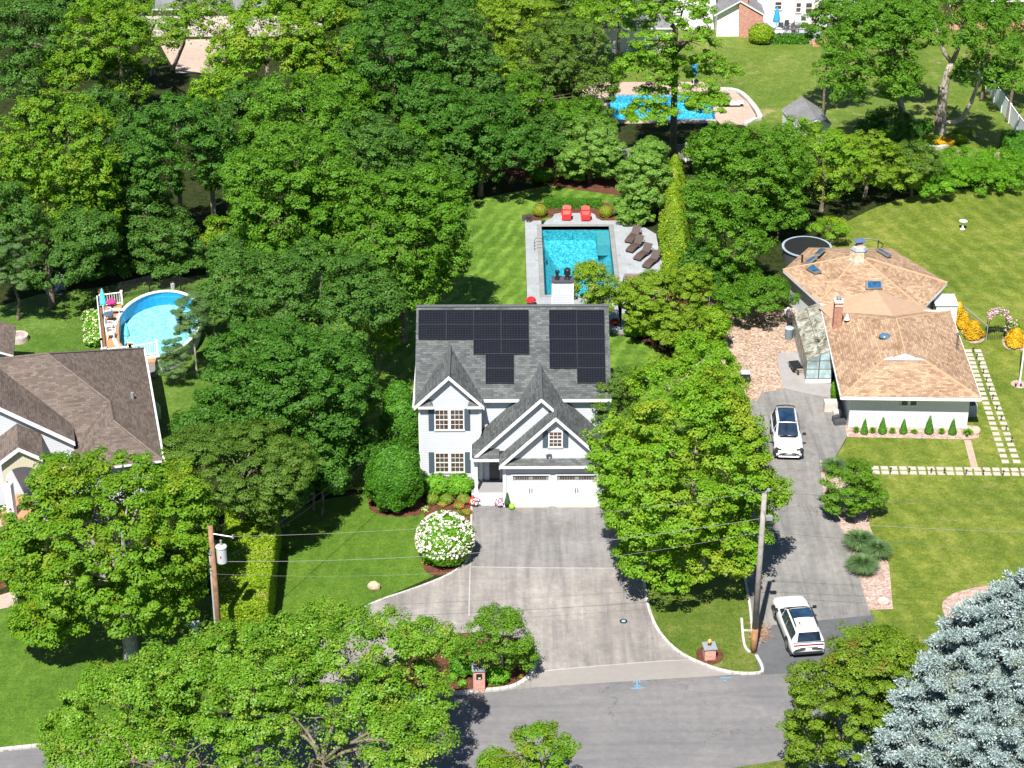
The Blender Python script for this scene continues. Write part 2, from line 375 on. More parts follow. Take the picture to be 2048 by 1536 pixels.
APRON_M = paving_mat('apron_concrete', (.34,.315,.295), .12)
ASPH2 = paving_mat('side_asphalt', (.25,.24,.23), .32, tracks=.7, crack=1, spots=.35)
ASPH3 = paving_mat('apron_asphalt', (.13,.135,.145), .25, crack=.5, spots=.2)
PATIO_M = paving_mat('patio_concrete', (.37,.35,.345), .18, spots=.2)
CURB_M = paving_mat('kerb_stone', (.62,.60,.57), .2, joints=(.45,.9,0,.02,(.6,.6,.6)))
DECK_STONE = paving_mat('pool_deck_stone', (.40,.425,.45), .14, joints=(.62,.62,.5,.012,(.80,.80,.82)))
COPING = paving_mat('coping_stone', (.31,.315,.31), .18, joints=(.6,.6,0,.012,(.75,.75,.75)))
PAVER = paving_mat('pink_pavers', (.55,.42,.34), .15, joints=(.3,.3,.5,.012,(.8,.78,.78)))
FLAG = paving_mat('flagstone', (.56,.51,.43), .14)
GR_YARD = grass_mat('lawn_backyard', (.055,.135,.010), (.095,.20,.018), (.15,.265,.035), stripe=(20, 1.1), sdepth=.34)
GR_FRONT = grass_mat('lawn_front', (.055,.13,.010), (.085,.185,.015), (.125,.235,.025), stripe=(12, 1.0), sdepth=.1)
GR_RIGHT = grass_mat('lawn_right', (.075,.135,.012), (.135,.20,.02), (.25,.28,.055), stripe=(-18, 1.5), sdepth=.14, dirt_amt=.03)
GR_FAR = grass_mat('lawn_far', (.075,.15,.015), (.125,.205,.025), (.22,.27,.06), dirt_amt=.04, dirt=(.4,.31,.17))
GR_PATCH = grass_mat('lawn_patchy', (.06,.13,.012), (.11,.175,.02), (.22,.235,.07), dirt_amt=.02, dirt=(.42,.34,.17))
GR_LEFT = grass_mat('lawn_left', (.05,.125,.012), (.085,.18,.02), (.16,.26,.05))
# ---------------- setting: ground, lawns, drives, road ----------------
def struct(o): o['kind'] = 'structure'; return o
def smooth_pts(pts, n=4, closed=True):
    out = []; m = len(pts)
    rngi = range(m) if closed else range(m-1)
    for i in rngi:
        if closed: a, b, c, d = (np.array(pts[(i+k-1) % m], float) for k in range(4))
        else: a, b, c, d = (np.array(pts[min(max(i+k-1, 0), m-1)], float) for k in range(4))
        for j in range(n):
            t = j/n; out.append(tuple(.5*((2*b)+(-a+c)*t+(2*a-5*b+4*c-d)*t*t+(-a+3*b-3*c+d)*t**3)))
    if not closed: out.append(tuple(pts[-1]))
    return out
def sheet(name, px, mat, z=.004, sm=0, world=False):
    pts = [p for p in px] if world else [at(x, y, z)[:2] for x, y in px]
    if sm: pts = smooth_pts(pts, sm)
    mb = MB(); mb.add([(p[0], p[1], z) for p in pts], [tuple(range(len(pts)))])
    o = mb.build(name, mat, loc=(0,0,0)); 
    if o.data.polygons[0].normal.z < 0: o.data.flip_normals()
    return struct(o)
def strip(mb, path, w, z0, z1, mi=0, sm=3):
    pts = smooth_pts(path, sm, False) if sm else path
    pts = [np.array(p[:2], float) for p in pts]
    L_, R_ = [], []
    for i, p in enumerate(pts):
        d = nrm(pts[min(i+1, len(pts)-1)]-pts[max(i-1, 0)]); n = np.array([-d[1], d[0]])*w/2
        L_.append(p+n); R_.append(p-n)
    k = len(pts); vs = [(*p, z1) for p in L_]+[(*p, z1) for p in R_]+[(*p, z0) for p in L_]+[(*p, z0) for p in R_]
    fs = []
    for i in range(k-1):
        fs += [(i, k+i, k+i+1, i+1), (2*k+i, i, i+1, 2*k+i+1), (k+i, 3*k+i, 3*k+i+1, k+i+1)]
    fs += [(0, 2*k, 3*k, k), (k-1, 2*k-1, 4*k-1, 3*k-1)]
    mb.add(vs, fs, mi)
DZ = .30                                             # pool terrace height
px0, py1, _ = at(1083, 453, DZ); px1 = at(1217.6, 453, DZ)[0]; py0 = at(1089.8, 590, DZ)[1]
fx0 = at(1224, 238)[0]; fx1 = at(1431, 238)[0]; fy0 = at(1300, 240)[1]; fy1 = at(1300, 190)[1]
g = MB(); GX = 420
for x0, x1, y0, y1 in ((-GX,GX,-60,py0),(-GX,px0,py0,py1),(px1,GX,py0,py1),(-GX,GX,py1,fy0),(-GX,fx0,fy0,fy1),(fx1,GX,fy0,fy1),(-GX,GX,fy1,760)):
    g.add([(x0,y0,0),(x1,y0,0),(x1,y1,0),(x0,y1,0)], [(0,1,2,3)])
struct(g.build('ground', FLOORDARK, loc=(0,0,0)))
# lawns
sheet('lawn', [(-15,110),(2.06,110),(2.06,150.4),(10.5,150.4),(12,154),(9.8,157.5),(4,157.2),(0,155.5),(-3,154),(-15,154)], GR_YARD, .004, world=True)
sheet('lawn', [(6.7,104),(14,104),(13.2,122),(11.5,127.5),(9.6,131.2),(7.3,132.8),(6.7,132.8)], GR_YARD, .004, world=True)
sheet('lawn', [(560,1030),(640,1000),(735,985),(860,1000),(860,1130),(868,1152),(740,1207),(640,1270),(520,1340),(530,1200)], GR_FRONT, .004)
sheet('lawn', [(1284,1110),(1480,1090),(1488,1150),(1500,1220),(1506,1300),(1520,1346),(1480,1348),(1430,1338),(1370,1311),(1310,1255),(1290,1195)], GR_PATCH, .004)
sheet('lawn', [(1640,470),(1740,420),(1780,404),(1850,385),(2200,350),(2500,1500),(1700,1345),(1745,1250),(1738,1225),(1700,1130),(1650,1000),(1662,930),(1692,880),(1690,800)], GR_RIGHT, .004)
sheet('lawn', [at(*q)[:2] for q in [(1490,252),(1520,238),(1502,203),(1476,182),(1440,176),(1170,178),(1150,60)]]+[(62,212),(62,158),(26,158)], GR_FAR, .0055, world=True)
sheet('lawn', [(-80,113),(-14,113),(-14.5,139.5),(-20,141.3),(-34,137.5),(-40,133),(-80,133)], GR_LEFT, .004, world=True)
sheet('lawn', [(-300,1230),(60,1205),(200,1190),(560,1190),(560,1330),(440,1425),(100,1486),(-300,1530)], GR_FRONT, .0065)
sheet('lawn', [(1100,1568),(1440,1536),(1600,1512),(2000,1470),(2600,1420),(2600,1800),(1100,1800)], GR_PATCH, .004)
sheet('lawn', [(-300,1640),(500,1600),(1100,1562),(1100,1800),(-300,1800)], GR_PATCH, .0045)
# road with its two edges
road = [(-400,1548),(0,1504),(90,1494),(260,1470),(480,1440),(700,1412),(930,1387),(1065,1373),(1300,1358),(1520,1348),(1800,1335),(2500,1300),(2600,1424),(2000,1472),(1600,1514),(1440,1540),(1100,1572),(500,1610),(-400,1660)]
sheet('road', road, ROAD_M, .009)
# main driveway, a half circle with an island
drive = [(944,1012),(1232,1012),(1262,1060),(1283,1130),(1289,1180),(1300,1230),(1322,1272),(1362,1309),(1420,1334),(1480,1348.5),(1300,1359),(1020,1379),(1045,1364),(1067,1346),(1060,1310),(1040,1280),(980,1262),(900,1268),(820,1300),(760,1345),(720,1411),(600,1427),(560,1432),(600,1330),(680,1250),(745,1208),(835,1176),(900,1148),(936,1118),(941,1080)]
sheet('driveway', drive, DRIVE_M, .013)
sheet('driveway_court', [(944,1012.5),(1231,1012.5),(1261,1060),(1282,1130),(1284,1137),(1080,1136),(940,1134),(936.5,1118),(941,1080)], paving_mat('court_concrete', (.255,.245,.24), .30, tracks=.7, joints=(2.35,4.0,0,.018,(1.12,1.12,1.12)), spots=.45, crack=.3), .0155)
sheet('driveway_apron', [(1068,1344),(1200,1332),(1330,1322),(1392,1320.5),(1432,1337),(1478,1349),(1300,1359.5),(1062,1375)], APRON_M, .017)
j = MB()
for path in ([(1069,1344),(1200,1332),(1330,1322),(1392,1320)], [(940,1134),(1080,1136),(1286,1137)], [(941,1112),(939,1180),(938,1232)]):
    strip(j, [at(*p) for p in path], .07, .013, .0215, sm=2)
struct(j.build('driveway_joint', paving_mat('joint_stone', (.46,.45,.43), .25), loc=(0,0,0)))
k = MB()
for path, w, h in (([(943,1012),(942,1075),(937,1117),(902,1147),(836,1175),(745,1207),(680,1249),(600,1329),(560,1431)], .13, .06),
                ([(1230,1011),(1262,1060),(1284,1130),(1290,1180),(1301,1230),(1323,1272),(1363,1309),(1421,1335),(1470,1347),(1519,1347),(1524,1335),(1512,1312)], .17, .10),
                ([(1480,1085),(1489,1150),(1500,1218),(1506,1290)], .13, .09),
                ([(1483,1238),(1488,1290),(1500,1306)], .14, .09), ([(1484,1262),(1504,1262)], .1, .08),
                ([(730,1408),(930,1386),(1010,1378),(1045,1365),(1065,1345),(1070,1320)], .26, .12),
                ([(-300,1537),(0,1501),(90,1491),(260,1467),(480,1437),(560,1430)], .24, .11)):
    strip(k, [at(*p) for p in path], w, 0, h)
struct(k.build('kerb', CURB_M, loc=(0,0,0)))
# island bed and other planting beds
isl = [(716,1409),(756,1345),(818,1301),(900,1269),(980,1263),(1038,1281),(1060,1312),(1068,1346),(1043,1365),(1008,1378),(930,1386)]
sheet('planting_bed', isl, MULCH, .03)
sheet('planting_bed', [(736,998),(739,1018),(760,1030),(800,1034),(835,1030),(868,1014),(941,1014),(941,962),(820,930),(750,950)], MULCH, .02, sm=0)
sheet('planting_bed', [(852,1012),(940.5,1012),(939,1090),(925,1125),(895,1148),(866,1150),(847,1136),(847,1100),(856,1060)], MULCH, .024, sm=3)
sheet('planting_bed', [(1066,443),(1064,428),(1072,412),(1092,404),(1200,404),(1222,412),(1233,425),(1231,441),(1205,441),(1110,432)], MULCH, .05, sm=3)
sheet('planting_bed', [(1224,668),(1262,674),(1300,690),(1345,706),(1380,740),(1450,700),(1440,590),(1270,590),(1262,655),(1224,656)], MULCH, .014)
sheet('planting_bed', [(915,408),(930,372),(1000,352),(1060,360),(1130,376),(1250,392),(1250,330),(900,300),(860,360)], MULCH, .014)
sheet('planting_bed', [(1393,1316),(1395,1300),(1408,1293),(1428,1293),(1444,1302),(1447,1314),(1436,1325),(1414,1328)], MULCH, .03, sm=3)
sheet('gravel_bed', [(1690,852),(1694,874),(1800,876),(1938,879),(1958,875),(1957,852),(1900,848)], PINKGRAVEL, .02)
sheet('gravel_bed', [(1640,920),(1648,1000),(1690,1070),(1716,1150),(1738,1220),(1786,1218),(1778,1130),(1740,1055),(1730,985),(1690,940)], PINKGRAVEL, .02)
sheet('gravel_bed', [(1884,1212),(1898,1192),(1930,1180),(1990,1175),(1990,1245),(1905,1245)], PINKGRAVEL, .02, sm=3)
sheet('gravel_bed', [(1922,660),(1935,683),(1955,686),(1968,680),(1966,668),(1945,655)], PINKGRAVEL, .02, sm=3)
sheet('gravel_bed', [(2005,684),(2012,696),(2035,700),(2060,698),(2060,670),(2010,672)], PINKGRAVEL, .02, sm=3)
# neighbour's drive, patio and chip yard
sheet('side_driveway', [(1500,800),(1520,783),(1560,776),(1598,780),(1660,790),(1690,800),(1697,862),(1690,880),(1664,926),(1648,962),(1648,1002),(1692,1070),(1716,1150),(1740,1222),(1748,1262),(1742,1300),(1742,1330),(1750,1339),(1640,1343),(1521,1348),(1507,1300),(1501,1220),(1490,1150),(1481,1085),(1500,960),(1500,860)], ASPH2, .013)
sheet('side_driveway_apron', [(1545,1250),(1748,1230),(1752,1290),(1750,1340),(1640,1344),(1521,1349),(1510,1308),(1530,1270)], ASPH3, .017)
sheet('wood_chip_yard', [(1428,612),(1596,616),(1602,765),(1590,772),(1560,780),(1522,785),(1515,802),(1490,800),(1470,760),(1440,720),(1428,680)], WOODCHIP, .014)
sheet('patio', [(1555,706),(1600,704),(1618,765),(1680,768),(1690,802),(1600,784),(1566,776),(1558,740)], PATIO_M, .019)
sheet('path', [(1928,880),(1942,880),(1957,938),(1943,938)], paving_mat('path_pavers', (.55,.42,.33), .12, joints=(.3,.3,0,.01,(.7,.7,.7))), .022)
sheet('path', [(-80,1195),(0,1190),(60,1172),(140,1160),(150,1178),(90,1200),(0,1218),(-80,1225)], PAVER, .014)
sheet('path', [(-80,1040),(20,1040),(60,1060),(52,1100),(30,1110),(20,1085),(-80,1080)], PAVER, .014, sm=2)
sheet('planting_bed', [(-80,1075),(10,1075),(28,1092),(22,1170),(-80,1188)], MULCH, .02, sm=2)
sheet('far_yard', [(315,80),(450,78),(448,146),(352,146)], PAVER, .014)
# blue survey mark on the road
BLUEP = M('blue_paint', (.10,.38,.62), .7, var=.3, sc=12)
mk = MB()
for path in ([(1274,1376),(1274,1358)], [(1267,1365),(1274,1357),(1281,1365)], [(1268,1372),(1281,1372)], [(1262,1377),(1290,1376)], [(1440,1356),(1462,1356)], [(1448,1361),(1452,1361)]):
    strip(mk, [at(*p) for p in path], .05, .010, .0135, sm=0)
struct(mk.build('road_marking', BLUEP, loc=(0,0,0)))

# ---------------- pool terrace and pools ----------------
XL = at(1049.5, 441, DZ)[0]; YB = at(1240, 657, DZ)[1]
t = MB()
t.prism([(XL,YB),(px0,YB),(px0,at(1092,441,DZ)[1]),(XL,at(1092,441,DZ)[1])], 0, DZ)
t.prism([(px0,YB),(px1,YB),(px1,py0),(px0,py0)], 0, DZ-.0005)
topc = [at(*p, DZ)[:2] for p in [(1092,441),(1104,436),(1109,428),(1118,426),(1184,426),(1190,429),(1193,436),(1204,441)]]
t.prism([(px0,py1)]+topc+[(px1,at(1204,441,DZ)[1]),(px1,py1)], 0, DZ-.001)
rp = [at(*p, DZ)[:2] for p in [(1243,441),(1290,455),(1312,468),(1318,500),(1330,545),(1249,547),(1254,600),(1259,656),(1223,657)]]
t.prism([(px1,YB),(px1,at(1204,441,DZ)[1])]+rp, 0, DZ-.0015)
struct(t.build('pool_terrace', DECK_STONE, loc=(0,0,0)))
c = MB(); e = .38
for a in ((px0-e,px1+e,py0-e,py0),(px0-e,px1+e,py1,py1+e),(px0-e,px0,py0,py1),(px1,px1+e,py0,py1)): c.bx(*a, DZ-.1, DZ+.012)
struct(c.build('pool_coping', COPING, loc=(0,0,0)))
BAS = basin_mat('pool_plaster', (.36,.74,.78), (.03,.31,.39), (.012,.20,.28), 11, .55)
def basin(name, x0, x1, y0, y1, zt, dsh, dp, mat):
    b = MB(); m = 1.1; ys = y1-2.4
    V = [(x0,y0,zt),(x1,y0,zt),(x1,y1,zt),(x0,y1,zt),(x0,y0,-dsh),(x1,y0,-dsh),(x1,y1,-dsh),(x0,y1,-dsh),
         (x0+m,y0+4.2,-dp),(x1-m,y0+4.2,-dp),(x1-m,ys,-dp),(x0+m,ys,-dp)]
    b.add(V, [(0,4,5,1),(1,5,6,2),(2,6,7,3),(3,7,4,0),(4,8,9,5),(5,9,10,6),(6,10,11,7),(7,11,8,4),(8,11,10,9)])
    return struct(b.build(name, mat, loc=(0,0,0)))
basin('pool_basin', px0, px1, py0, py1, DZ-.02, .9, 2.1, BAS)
st = MB(); st.bx(px1-1.0, px1-.002, py1-2.6, py1-.002, -1.0, DZ-.42)
struct(st.build('pool_bench', M('pool_bench_plaster', (.28,.45,.46), .6), loc=(0,0,0)))
ww = MB(); ww.add([(px0,py0,DZ-.14),(px1,py0,DZ-.14),(px1,py1,DZ-.14),(px0,py1,DZ-.14)], [(0,1,2,3)])
struct(ww.build('pool_water', water_mat('pool_water', (.42,.80,.86), 10), loc=(0,0,0)))
# far pool
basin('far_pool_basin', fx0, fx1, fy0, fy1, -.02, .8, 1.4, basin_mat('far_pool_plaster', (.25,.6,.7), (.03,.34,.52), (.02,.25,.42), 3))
ww = MB(); ww.add([(fx0,fy0,-.12),(fx1,fy0,-.12),(fx1,fy1,-.12),(fx0,fy1,-.12)], [(0,1,2,3)])
struct(ww.build('far_pool_water', water_mat('far_pool_water', (.5,.85,.95), 6), loc=(0,0,0)))
t = MB()
xa, xb = at(1150,238)[0], fx1; ya = at(1300,247)[1]; yb_ = at(1300,165)[1]
t.bx(xa, fx1, ya, fy0, 0, .06); t.bx(xa, fx1, fy1, yb_, 0, .06); t.bx(xa, fx0, fy0, fy1, 0, .06)
t.prism([(fx1,fy0),(fx1,fy1)]+[at(*p)[:2] for p in [(1440,182),(1470,185),(1495,205),(1512,232),(1508,240),(1490,250),(1440,248)]], 0, .0605)
struct(t.build('far_pool_terrace', PAVER, loc=(0,0,0)))
kk = MB(); strip(kk, [at(*p) for p in [(1440,180),(1474,184),(1500,205),(1520,236),(1508,241),(1490,251)]], .45, 0, .22)
struct(kk.build('far_pool_edging', CURB_M, loc=(0,0,0)))
# ---------------- main house ----------------
HY = 110.35        # front wall plane of the left wing
house = thing('house', 'white sided two storey house with grey roof, solar panels and a double garage', 'house', (.8,115,0))
def poly_wall(mb, pts, mi=0): mb.add(pts, [tuple(range(len(pts)))], mi)
w = MB()
# left wing, front face with gable
poly_wall(w, [(-4.9,HY,0),(-1.2,HY,0),(-1.2,HY,5.95),(-3.05,HY,7.85),(-4.9,HY,5.95)])
poly_wall(w, [(-1.2,HY,3),(-1.2,111.1,3),(-1.2,111.1,6.1),(-1.2,HY,6.1)])
poly_wall(w, [(-4.9,HY,0),(-4.9,HY,5.95),(-4.9,111.2,6.1),(-4.9,116.35,9.4),(-4.9,121.5,6.1),(-4.9,121.5,0)])
poly_wall(w, [(-1.2,111.1,2.9),(6.6,111.1,2.9),(6.6,111.1,6.05),(-1.2,111.1,6.05)])
poly_wall(w, [(6.6,111.1,0),(6.6,121.5,0),(6.6,121.5,6.1),(6.6,116.35,9.4),(6.6,111.1,6.05)])
poly_wall(w, [(-4.9,121.5,0),(-4.9,121.5,6.1),(6.6,121.5,6.1),(6.6,121.5,0)])
# garage front, gable, sides
poly_wall(w, [(.3,108,0),(.82,108,0),(.82,108,2.25),(3.02,108,2.25),(3.02,108,0),(3.52,108,0),(3.52,108,2.25),(5.95,108,2.25),(5.95,108,0),(6.5,108,0),(6.5,108,3.25),(3.4,108,6.35),(.3,108,3.25)])
poly_wall(w, [(.3,108,0),(.3,108,3.2),(.3,110.35,3.2),(.3,110.35,0)])
poly_wall(w, [(6.5,108,0),(6.5,111.1,0),(6.5,111.1,3.4),(6.5,108,3.4)])
poly_wall(w, [(-1.2,108.9,3.5),(6.4,108.9,3.3),(2.55,108.9,7.1)])
poly_wall(w, [(-1.2,HY+.02,.5),(.3,HY+.02,.5),(.3,HY+.02,3.3),(-1.2,HY+.02,3.3)])
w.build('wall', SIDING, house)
# roofs
def roofpart(name, polys, th=.16, mats=(SH_GREY, WHITE)):
    r = MB()
    for p in polys: r.slab(p, th)
    return r.build(name, list(mats), house)
r1 = roofpart('roof', [[(-5.18,110.8,6.0),(6.9,110.8,6.0),(6.9,116.35,9.6),(-5.18,116.35,9.6)], [(-5.18,121.9,6.0),(6.9,121.9,6.0),(6.9,116.352,9.6),(-5.18,116.352,9.6)]])
zw = lambda x: 5.94+(2.13-abs(x+3.05))*1.0
r2 = roofpart('wing_roof', [[(-5.2,109.98,zw(-5.2)),(-3.05,109.98,8.07),(-3.05,114.0,8.07),(-5.2,111.0,zw(-5.2))], [(-.92,109.98,5.94),(-3.048,109.98,8.07),(-3.048,114.0,8.07),(-.92,110.7,5.94)]])
r3 = roofpart('garage_roof', [[(-1.7,108.56,3.05),(2.55,108.56,7.30),(2.55,112.85,7.30),(1.45,111.15,6.2),(-1.7,111.15,3.05)], [(6.85,108.56,3.0),(2.552,108.56,7.30),(2.552,112.85,7.30),(3.75,111.15,6.12),(6.85,111.15,3.0)]])
r4 = roofpart('gable_roof', [[(-.02,107.60,3.12),(3.4,107.60,6.54),(3.4,108.95,6.54),(-.02,108.95,3.12)], [(6.86,107.60,3.08),(3.402,107.60,6.54),(3.402,108.75,6.54),(6.86,108.75,3.08)]])
rk = MB()
for (xa, ya, za, xb, zb, yy) in ((-5.2,0,5.94,-3.05,8.07,109.98),(-.9,0,5.94,-3.05,8.07,109.98),(-1.7,0,3.05,2.55,7.30,108.56),(6.85,0,3.0,2.55,7.30,108.56),(-.02,0,3.12,3.4,6.54,107.60),(6.86,0,3.08,3.4,6.54,107.60)):
    rk.add([(xa,yy-.03,za+.01),(xb,yy-.03,zb+.01),(xb,yy-.03,zb-.23),(xa,yy-.03,za-.23),(xa,yy+.04,za+.01),(xb,yy+.04,zb+.01),(xb,yy+.04,zb-.23),(xa,yy+.04,za-.23)], [(0,1,2,3),(7,6,5,4),(0,4,5,1),(3,2,6,7),(0,3,7,4)])
rk.build('rake_board', WHITE, house)
# returns (small pent roofs) and skirts
def pent(x0, x1, yw, ye, zt, zb, inset0=0, inset1=0):
    sk = MB()
    sk.slab([(x0,ye,zb),(x1,ye,zb),(x1-inset1,yw,zt),(x0+inset0,yw,zt)], .13)
    sk.bx(x0, x1, ye-.05, ye, zb-.15, zb-.01, 1)
    sk.build('skirt_roof', [SH_GREY, WHITE], house)
pent(-4.95,-4.0,HY-.01,110.0,6.28,5.95, 0,.15); pent(-1.95,-1.05,HY-.01,110.0,6.28,5.95,.15,0)
pent(.02,6.8,107.99,107.55,3.46,3.16)
pent(-1.62,.0,108.88,108.45,3.62,3.12)
gt = MB()
gt.bx(-.9,1.3,110.66,110.79,5.86,5.98); gt.bx(3.9,6.9,110.66,110.79,5.86,5.98); gt.bx(-5.30,-5.19,110.1,121.9,5.80,5.92)
gt.tube([(-1.74,108.7,3.0),(-1.74,110.3,3.0)],.06); gt.tube([(-1.12,HY-.05,5.9),(-1.12,HY-.05,3.9),(-1.3,HY-.08,3.5)],.04); gt.tube([(.38,107.95,3.0),(.38,107.95,.1)],.035)
gt.build('gutter', WHITE, house)
for x in (-4.9,-1.2): tr = MB(); tr.bx(x-.07,x+.07,HY-.03,HY+.04,0 if x<-2 else .4,5.9); tr.build('corner_trim', WHITE, house)
for x in (.3,6.5): tr = MB(); tr.bx(x-.09,x+.09,107.96,108.04,0,3.0); tr.build('corner_trim', WHITE, house)
tr = MB()
tr.bx(.72,.82,107.955,107.99,0,2.33); tr.bx(3.02,3.12,107.955,107.99,0,2.33); tr.bx(3.42,3.52,107.955,107.99,0,2.33); tr.bx(5.95,6.05,107.955,107.99,0,2.33)
tr.bx(.72,3.12,107.95,107.99,2.25,2.36); tr.bx(3.42,6.05,107.95,107.99,2.25,2.36)
tr.build('door_trim', WHITE, house)
# ridge caps
rc = MB()
for a, b in (((-5.2,116.35,9.62),(6.92,116.35,9.62)),((-3.05,110.1,8.09),(-3.05,113.95,8.09)),((2.55,108.56,7.32),(2.55,112.8,7.32)),((3.4,107.60,6.56),(3.4,108.7,6.56))):
    rc.tube([a, b], .11, 6)
rc.build('ridge_cap', M('ridge_shingle', (.085,.092,.097), .9, var=.25, sc=9), house)
def window(parent, xc, zc, wd, ht, Y, cols=3, rows=4, n=1, name='window', glass=GLASS_BR, out=.05, shutters=0):
    f = MB(); fw = .07
    x0, x1, z0, z1 = xc-wd/2, xc+wd/2, zc-ht/2, zc+ht/2
    f.bx(x0-fw,x1+fw,Y-out,Y+.02,z1,z1+fw+.02); f.bx(x0-fw-.03,x1+fw+.03,Y-out-.03,Y+.02,z0-fw-.02,z0); f.bx(x0-fw,x0,Y-out,Y+.02,z0,z1); f.bx(x1,x1+fw,Y-out,Y+.02,z0,z1)
    for k in range(1, n): xm = x0+wd*k/n; f.bx(xm-.09,xm+.09,Y-out,Y+.02,z0,z1)
    fr = f.build(name, WHITE, parent)
    g = MB(); g.bx(x0,x1,Y-.012,Y+.01,z0,z1); g.build('pane', glass, fr)
    s = MB(); uw = wd/n
    for k in range(n):
        a, b = x0+uw*k+(.09 if k else 0), x0+uw*(k+1)-(.09 if k < n-1 else 0)
        for c in range(1, cols): xx = a+(b-a)*c/cols; s.bx(xx-.013,xx+.013,Y-.028,Y-.013,z0,z1)
        for r in range(1, rows): zz = z0+ht*r/rows; q = .013 if r*2 != rows else .032; s.bx(a,b,Y-.03,Y-.0135,zz-q,zz+q)
    s.build('muntin', WHITE, fr)
    if shutters:
        for sx in (x0-fw-.02-shutters/2, x1+fw+.02+shutters/2):
            h = MB(); h.bx(sx-shutters/2,sx+shutters/2,Y-.045,Y-.004,z0-.06,z1+.08)
            for zz in (z0+ht*.47,): h.bx(sx-shutters/2+.03,sx+shutters/2-.03,Y-.055,Y-.046,z0,zz-.04); h.bx(sx-shutters/2+.03,sx+shutters/2-.03,Y-.055,Y-.046,zz+.04,z1)
            h.build('shutter', SHUTTER, parent)
    return fr
def winpx(parent, x0, x1, y0, y1, Y, **kw):
    a = aty(x0, y1, Y); b = aty(x1, y0, Y)
    return window(parent, (a[0]+b[0])/2, (a[2]+b[2])/2, b[0]-a[0]-.14, b[2]-a[2]-.16, Y, **kw)
winpx(house, 869.3, 928.2, 817.5, 860.8, HY, n=2, shutters=.34)
winpx(house, 869.8, 929.2, 904.0, 945.5, HY, n=2, shutters=.34)
winpx(house, 1096.5, 1125.5, 861.5, 895, 108.0, n=1, cols=3, rows=4, shutters=.32)
# garage doors
for x0, x1 in ((.82,3.02),(3.52,5.95)):
    d = MB(); d.bx(x0,x1,108.06,108.10,.1,2.25)
    for i in range(1,4): zz = .1+i*.53; d.bx(x0+.02,x1-.02,108.052,108.062,zz-.25,zz-.235)
    xm = (x0+x1)/2
    for a, b in ((x0+.08,xm-.06),(xm+.06,x1-.08)):
        for q in range(2):
            aa = a+(b-a)*q/2; bb = a+(b-a)*(q+1)/2-.06
            d.bx(aa,bb,108.045,108.062,.2,.95); d.bx(aa,bb,108.045,108.062,1.05,1.72)
    dd = d.build('garage_door', DOORW, house)
    g = MB()
    for a, b in ((x0+.16,xm-.12),(xm+.12,x1-.16)):
        for q in range(6): u = a+(b-a)*q/6; g.bx(u+.015,u+(b-a)/6-.015,108.038,108.05,1.93,2.13)
    g.build('pane', GLASS_BR, dd)
    p = MB(); p.bx(x0+.01,x1-.01,108.051,108.06,1.86,2.2); p.build('window_band', MGREY, dd)
    h = MB()
    for s in (-1,1): h.tube([(xm+s*.07,107.99,1.0),(xm+s*.07,107.97,1.16),(xm+s*.07,107.99,1.32)],.018,6)
    h.build('handle', BLACK, dd)
    sl_ = MB(); sl_.bx(x0,x1,107.8,108.06,0,.1); sl_.build('sill', M('sill_concrete', (.48,.43,.35), .8), house)
# porch
p = MB(); p.bx(-1.72,.2,108.72,110.34,.02,.5); p.bx(-1.72,.2,108.70,108.78,.38,.505,1); p.build('porch_floor', [M('porch_boards', (.26,.26,.265), .7, var=.06), WHITE], house)
p = MB()
for i, z in enumerate((.34,.17)): p.bx(-1.55,.18,108.70-.3*(i+1),108.72,.0,z,0)
p.build('porch_step', WHITE, house)
p = MB(); p.bx(-1.52,-1.34,108.8,108.98,.5,3.1); p.bx(-1.56,-1.30,108.76,109.02,.5,.68); p.bx(-1.2,-1.06,HY-.12,HY,.5,3.1); p.build('porch_post', WHITE, house)
d = MB(); d.bx(-.92,.12,HY-.05,HY-.01,.5,2.9); dr = d.build('door_frame', M('door_surround', (.5,.54,.58), .5), house)
d = MB(); d.bx(-.62,.02,HY-.09,HY-.052,.52,2.62); d2 = d.build('front_door', M('dark_door', (.03,.035,.045), .4), house)
d = MB(); d.lathe([(.10,0),(.16,.03),(.1,.06)],(0,0,0),10); wr = MB(); wr.tube([(-.3+.15*cos(a*pi/6),HY-.11,1.85+.15*sin(a*pi/6)) for a in range(13)],.035,6); wr.build('wreath', M('wreath_green', (.25,.3,.22), .8), house)
# floodlight
f = MB(); f.box((3.0,107.93,3.75),(.12,.1,.08)); f.box((2.9,107.86,3.72),(.1,.12,.1),.4); f.box((3.12,107.86,3.76),(.1,.12,.1),-.4); f.build('floodlight', DGREY, house)
# chimney
c = MB(); c.bx(3.42,4.72,118.0,118.75,8.2,10.42); ch = c.build('chimney', SIDING, house)
c = MB(); c.bx(3.36,4.78,117.95,118.82,10.42,10.50); c.bx(3.42,4.72,117.97,118.0,8.4,8.5)
c.build('cap', M('chimney_cap_metal', (.16,.15,.17), .5, .6), ch)
c = MB(); c.lathe([(.16,0),(.16,.12),(.09,.14),(.09,.45),(.15,.47),(.15,.56),(.05,.62)],(3.72,118.38,10.5),14); c.lathe([(.2,0),(.2,.04),(.12,.2),(.12,.3),(.21,.32),(.21,.66),(.17,.72)],(4.36,118.4,10.5),14)
c.build('flue', BLACK, ch)
for x in (3.42, 4.72): c = MB(); c.bx(x-.05,x+.05,117.97,118.03,8.3,10.42); c.build('corner_trim', WHITE, ch)
# bay on the right side with white roof
b = MB(); b.prism([(6.6,113.4),(7.2,113.8),(7.2,115.5),(6.6,115.9)],0,3.0); b.prism([(6.6,113.3),(7.3,113.75),(7.3,115.55),(6.6,116.0)],3.0,3.12); b.build('bay', WHITE, house)
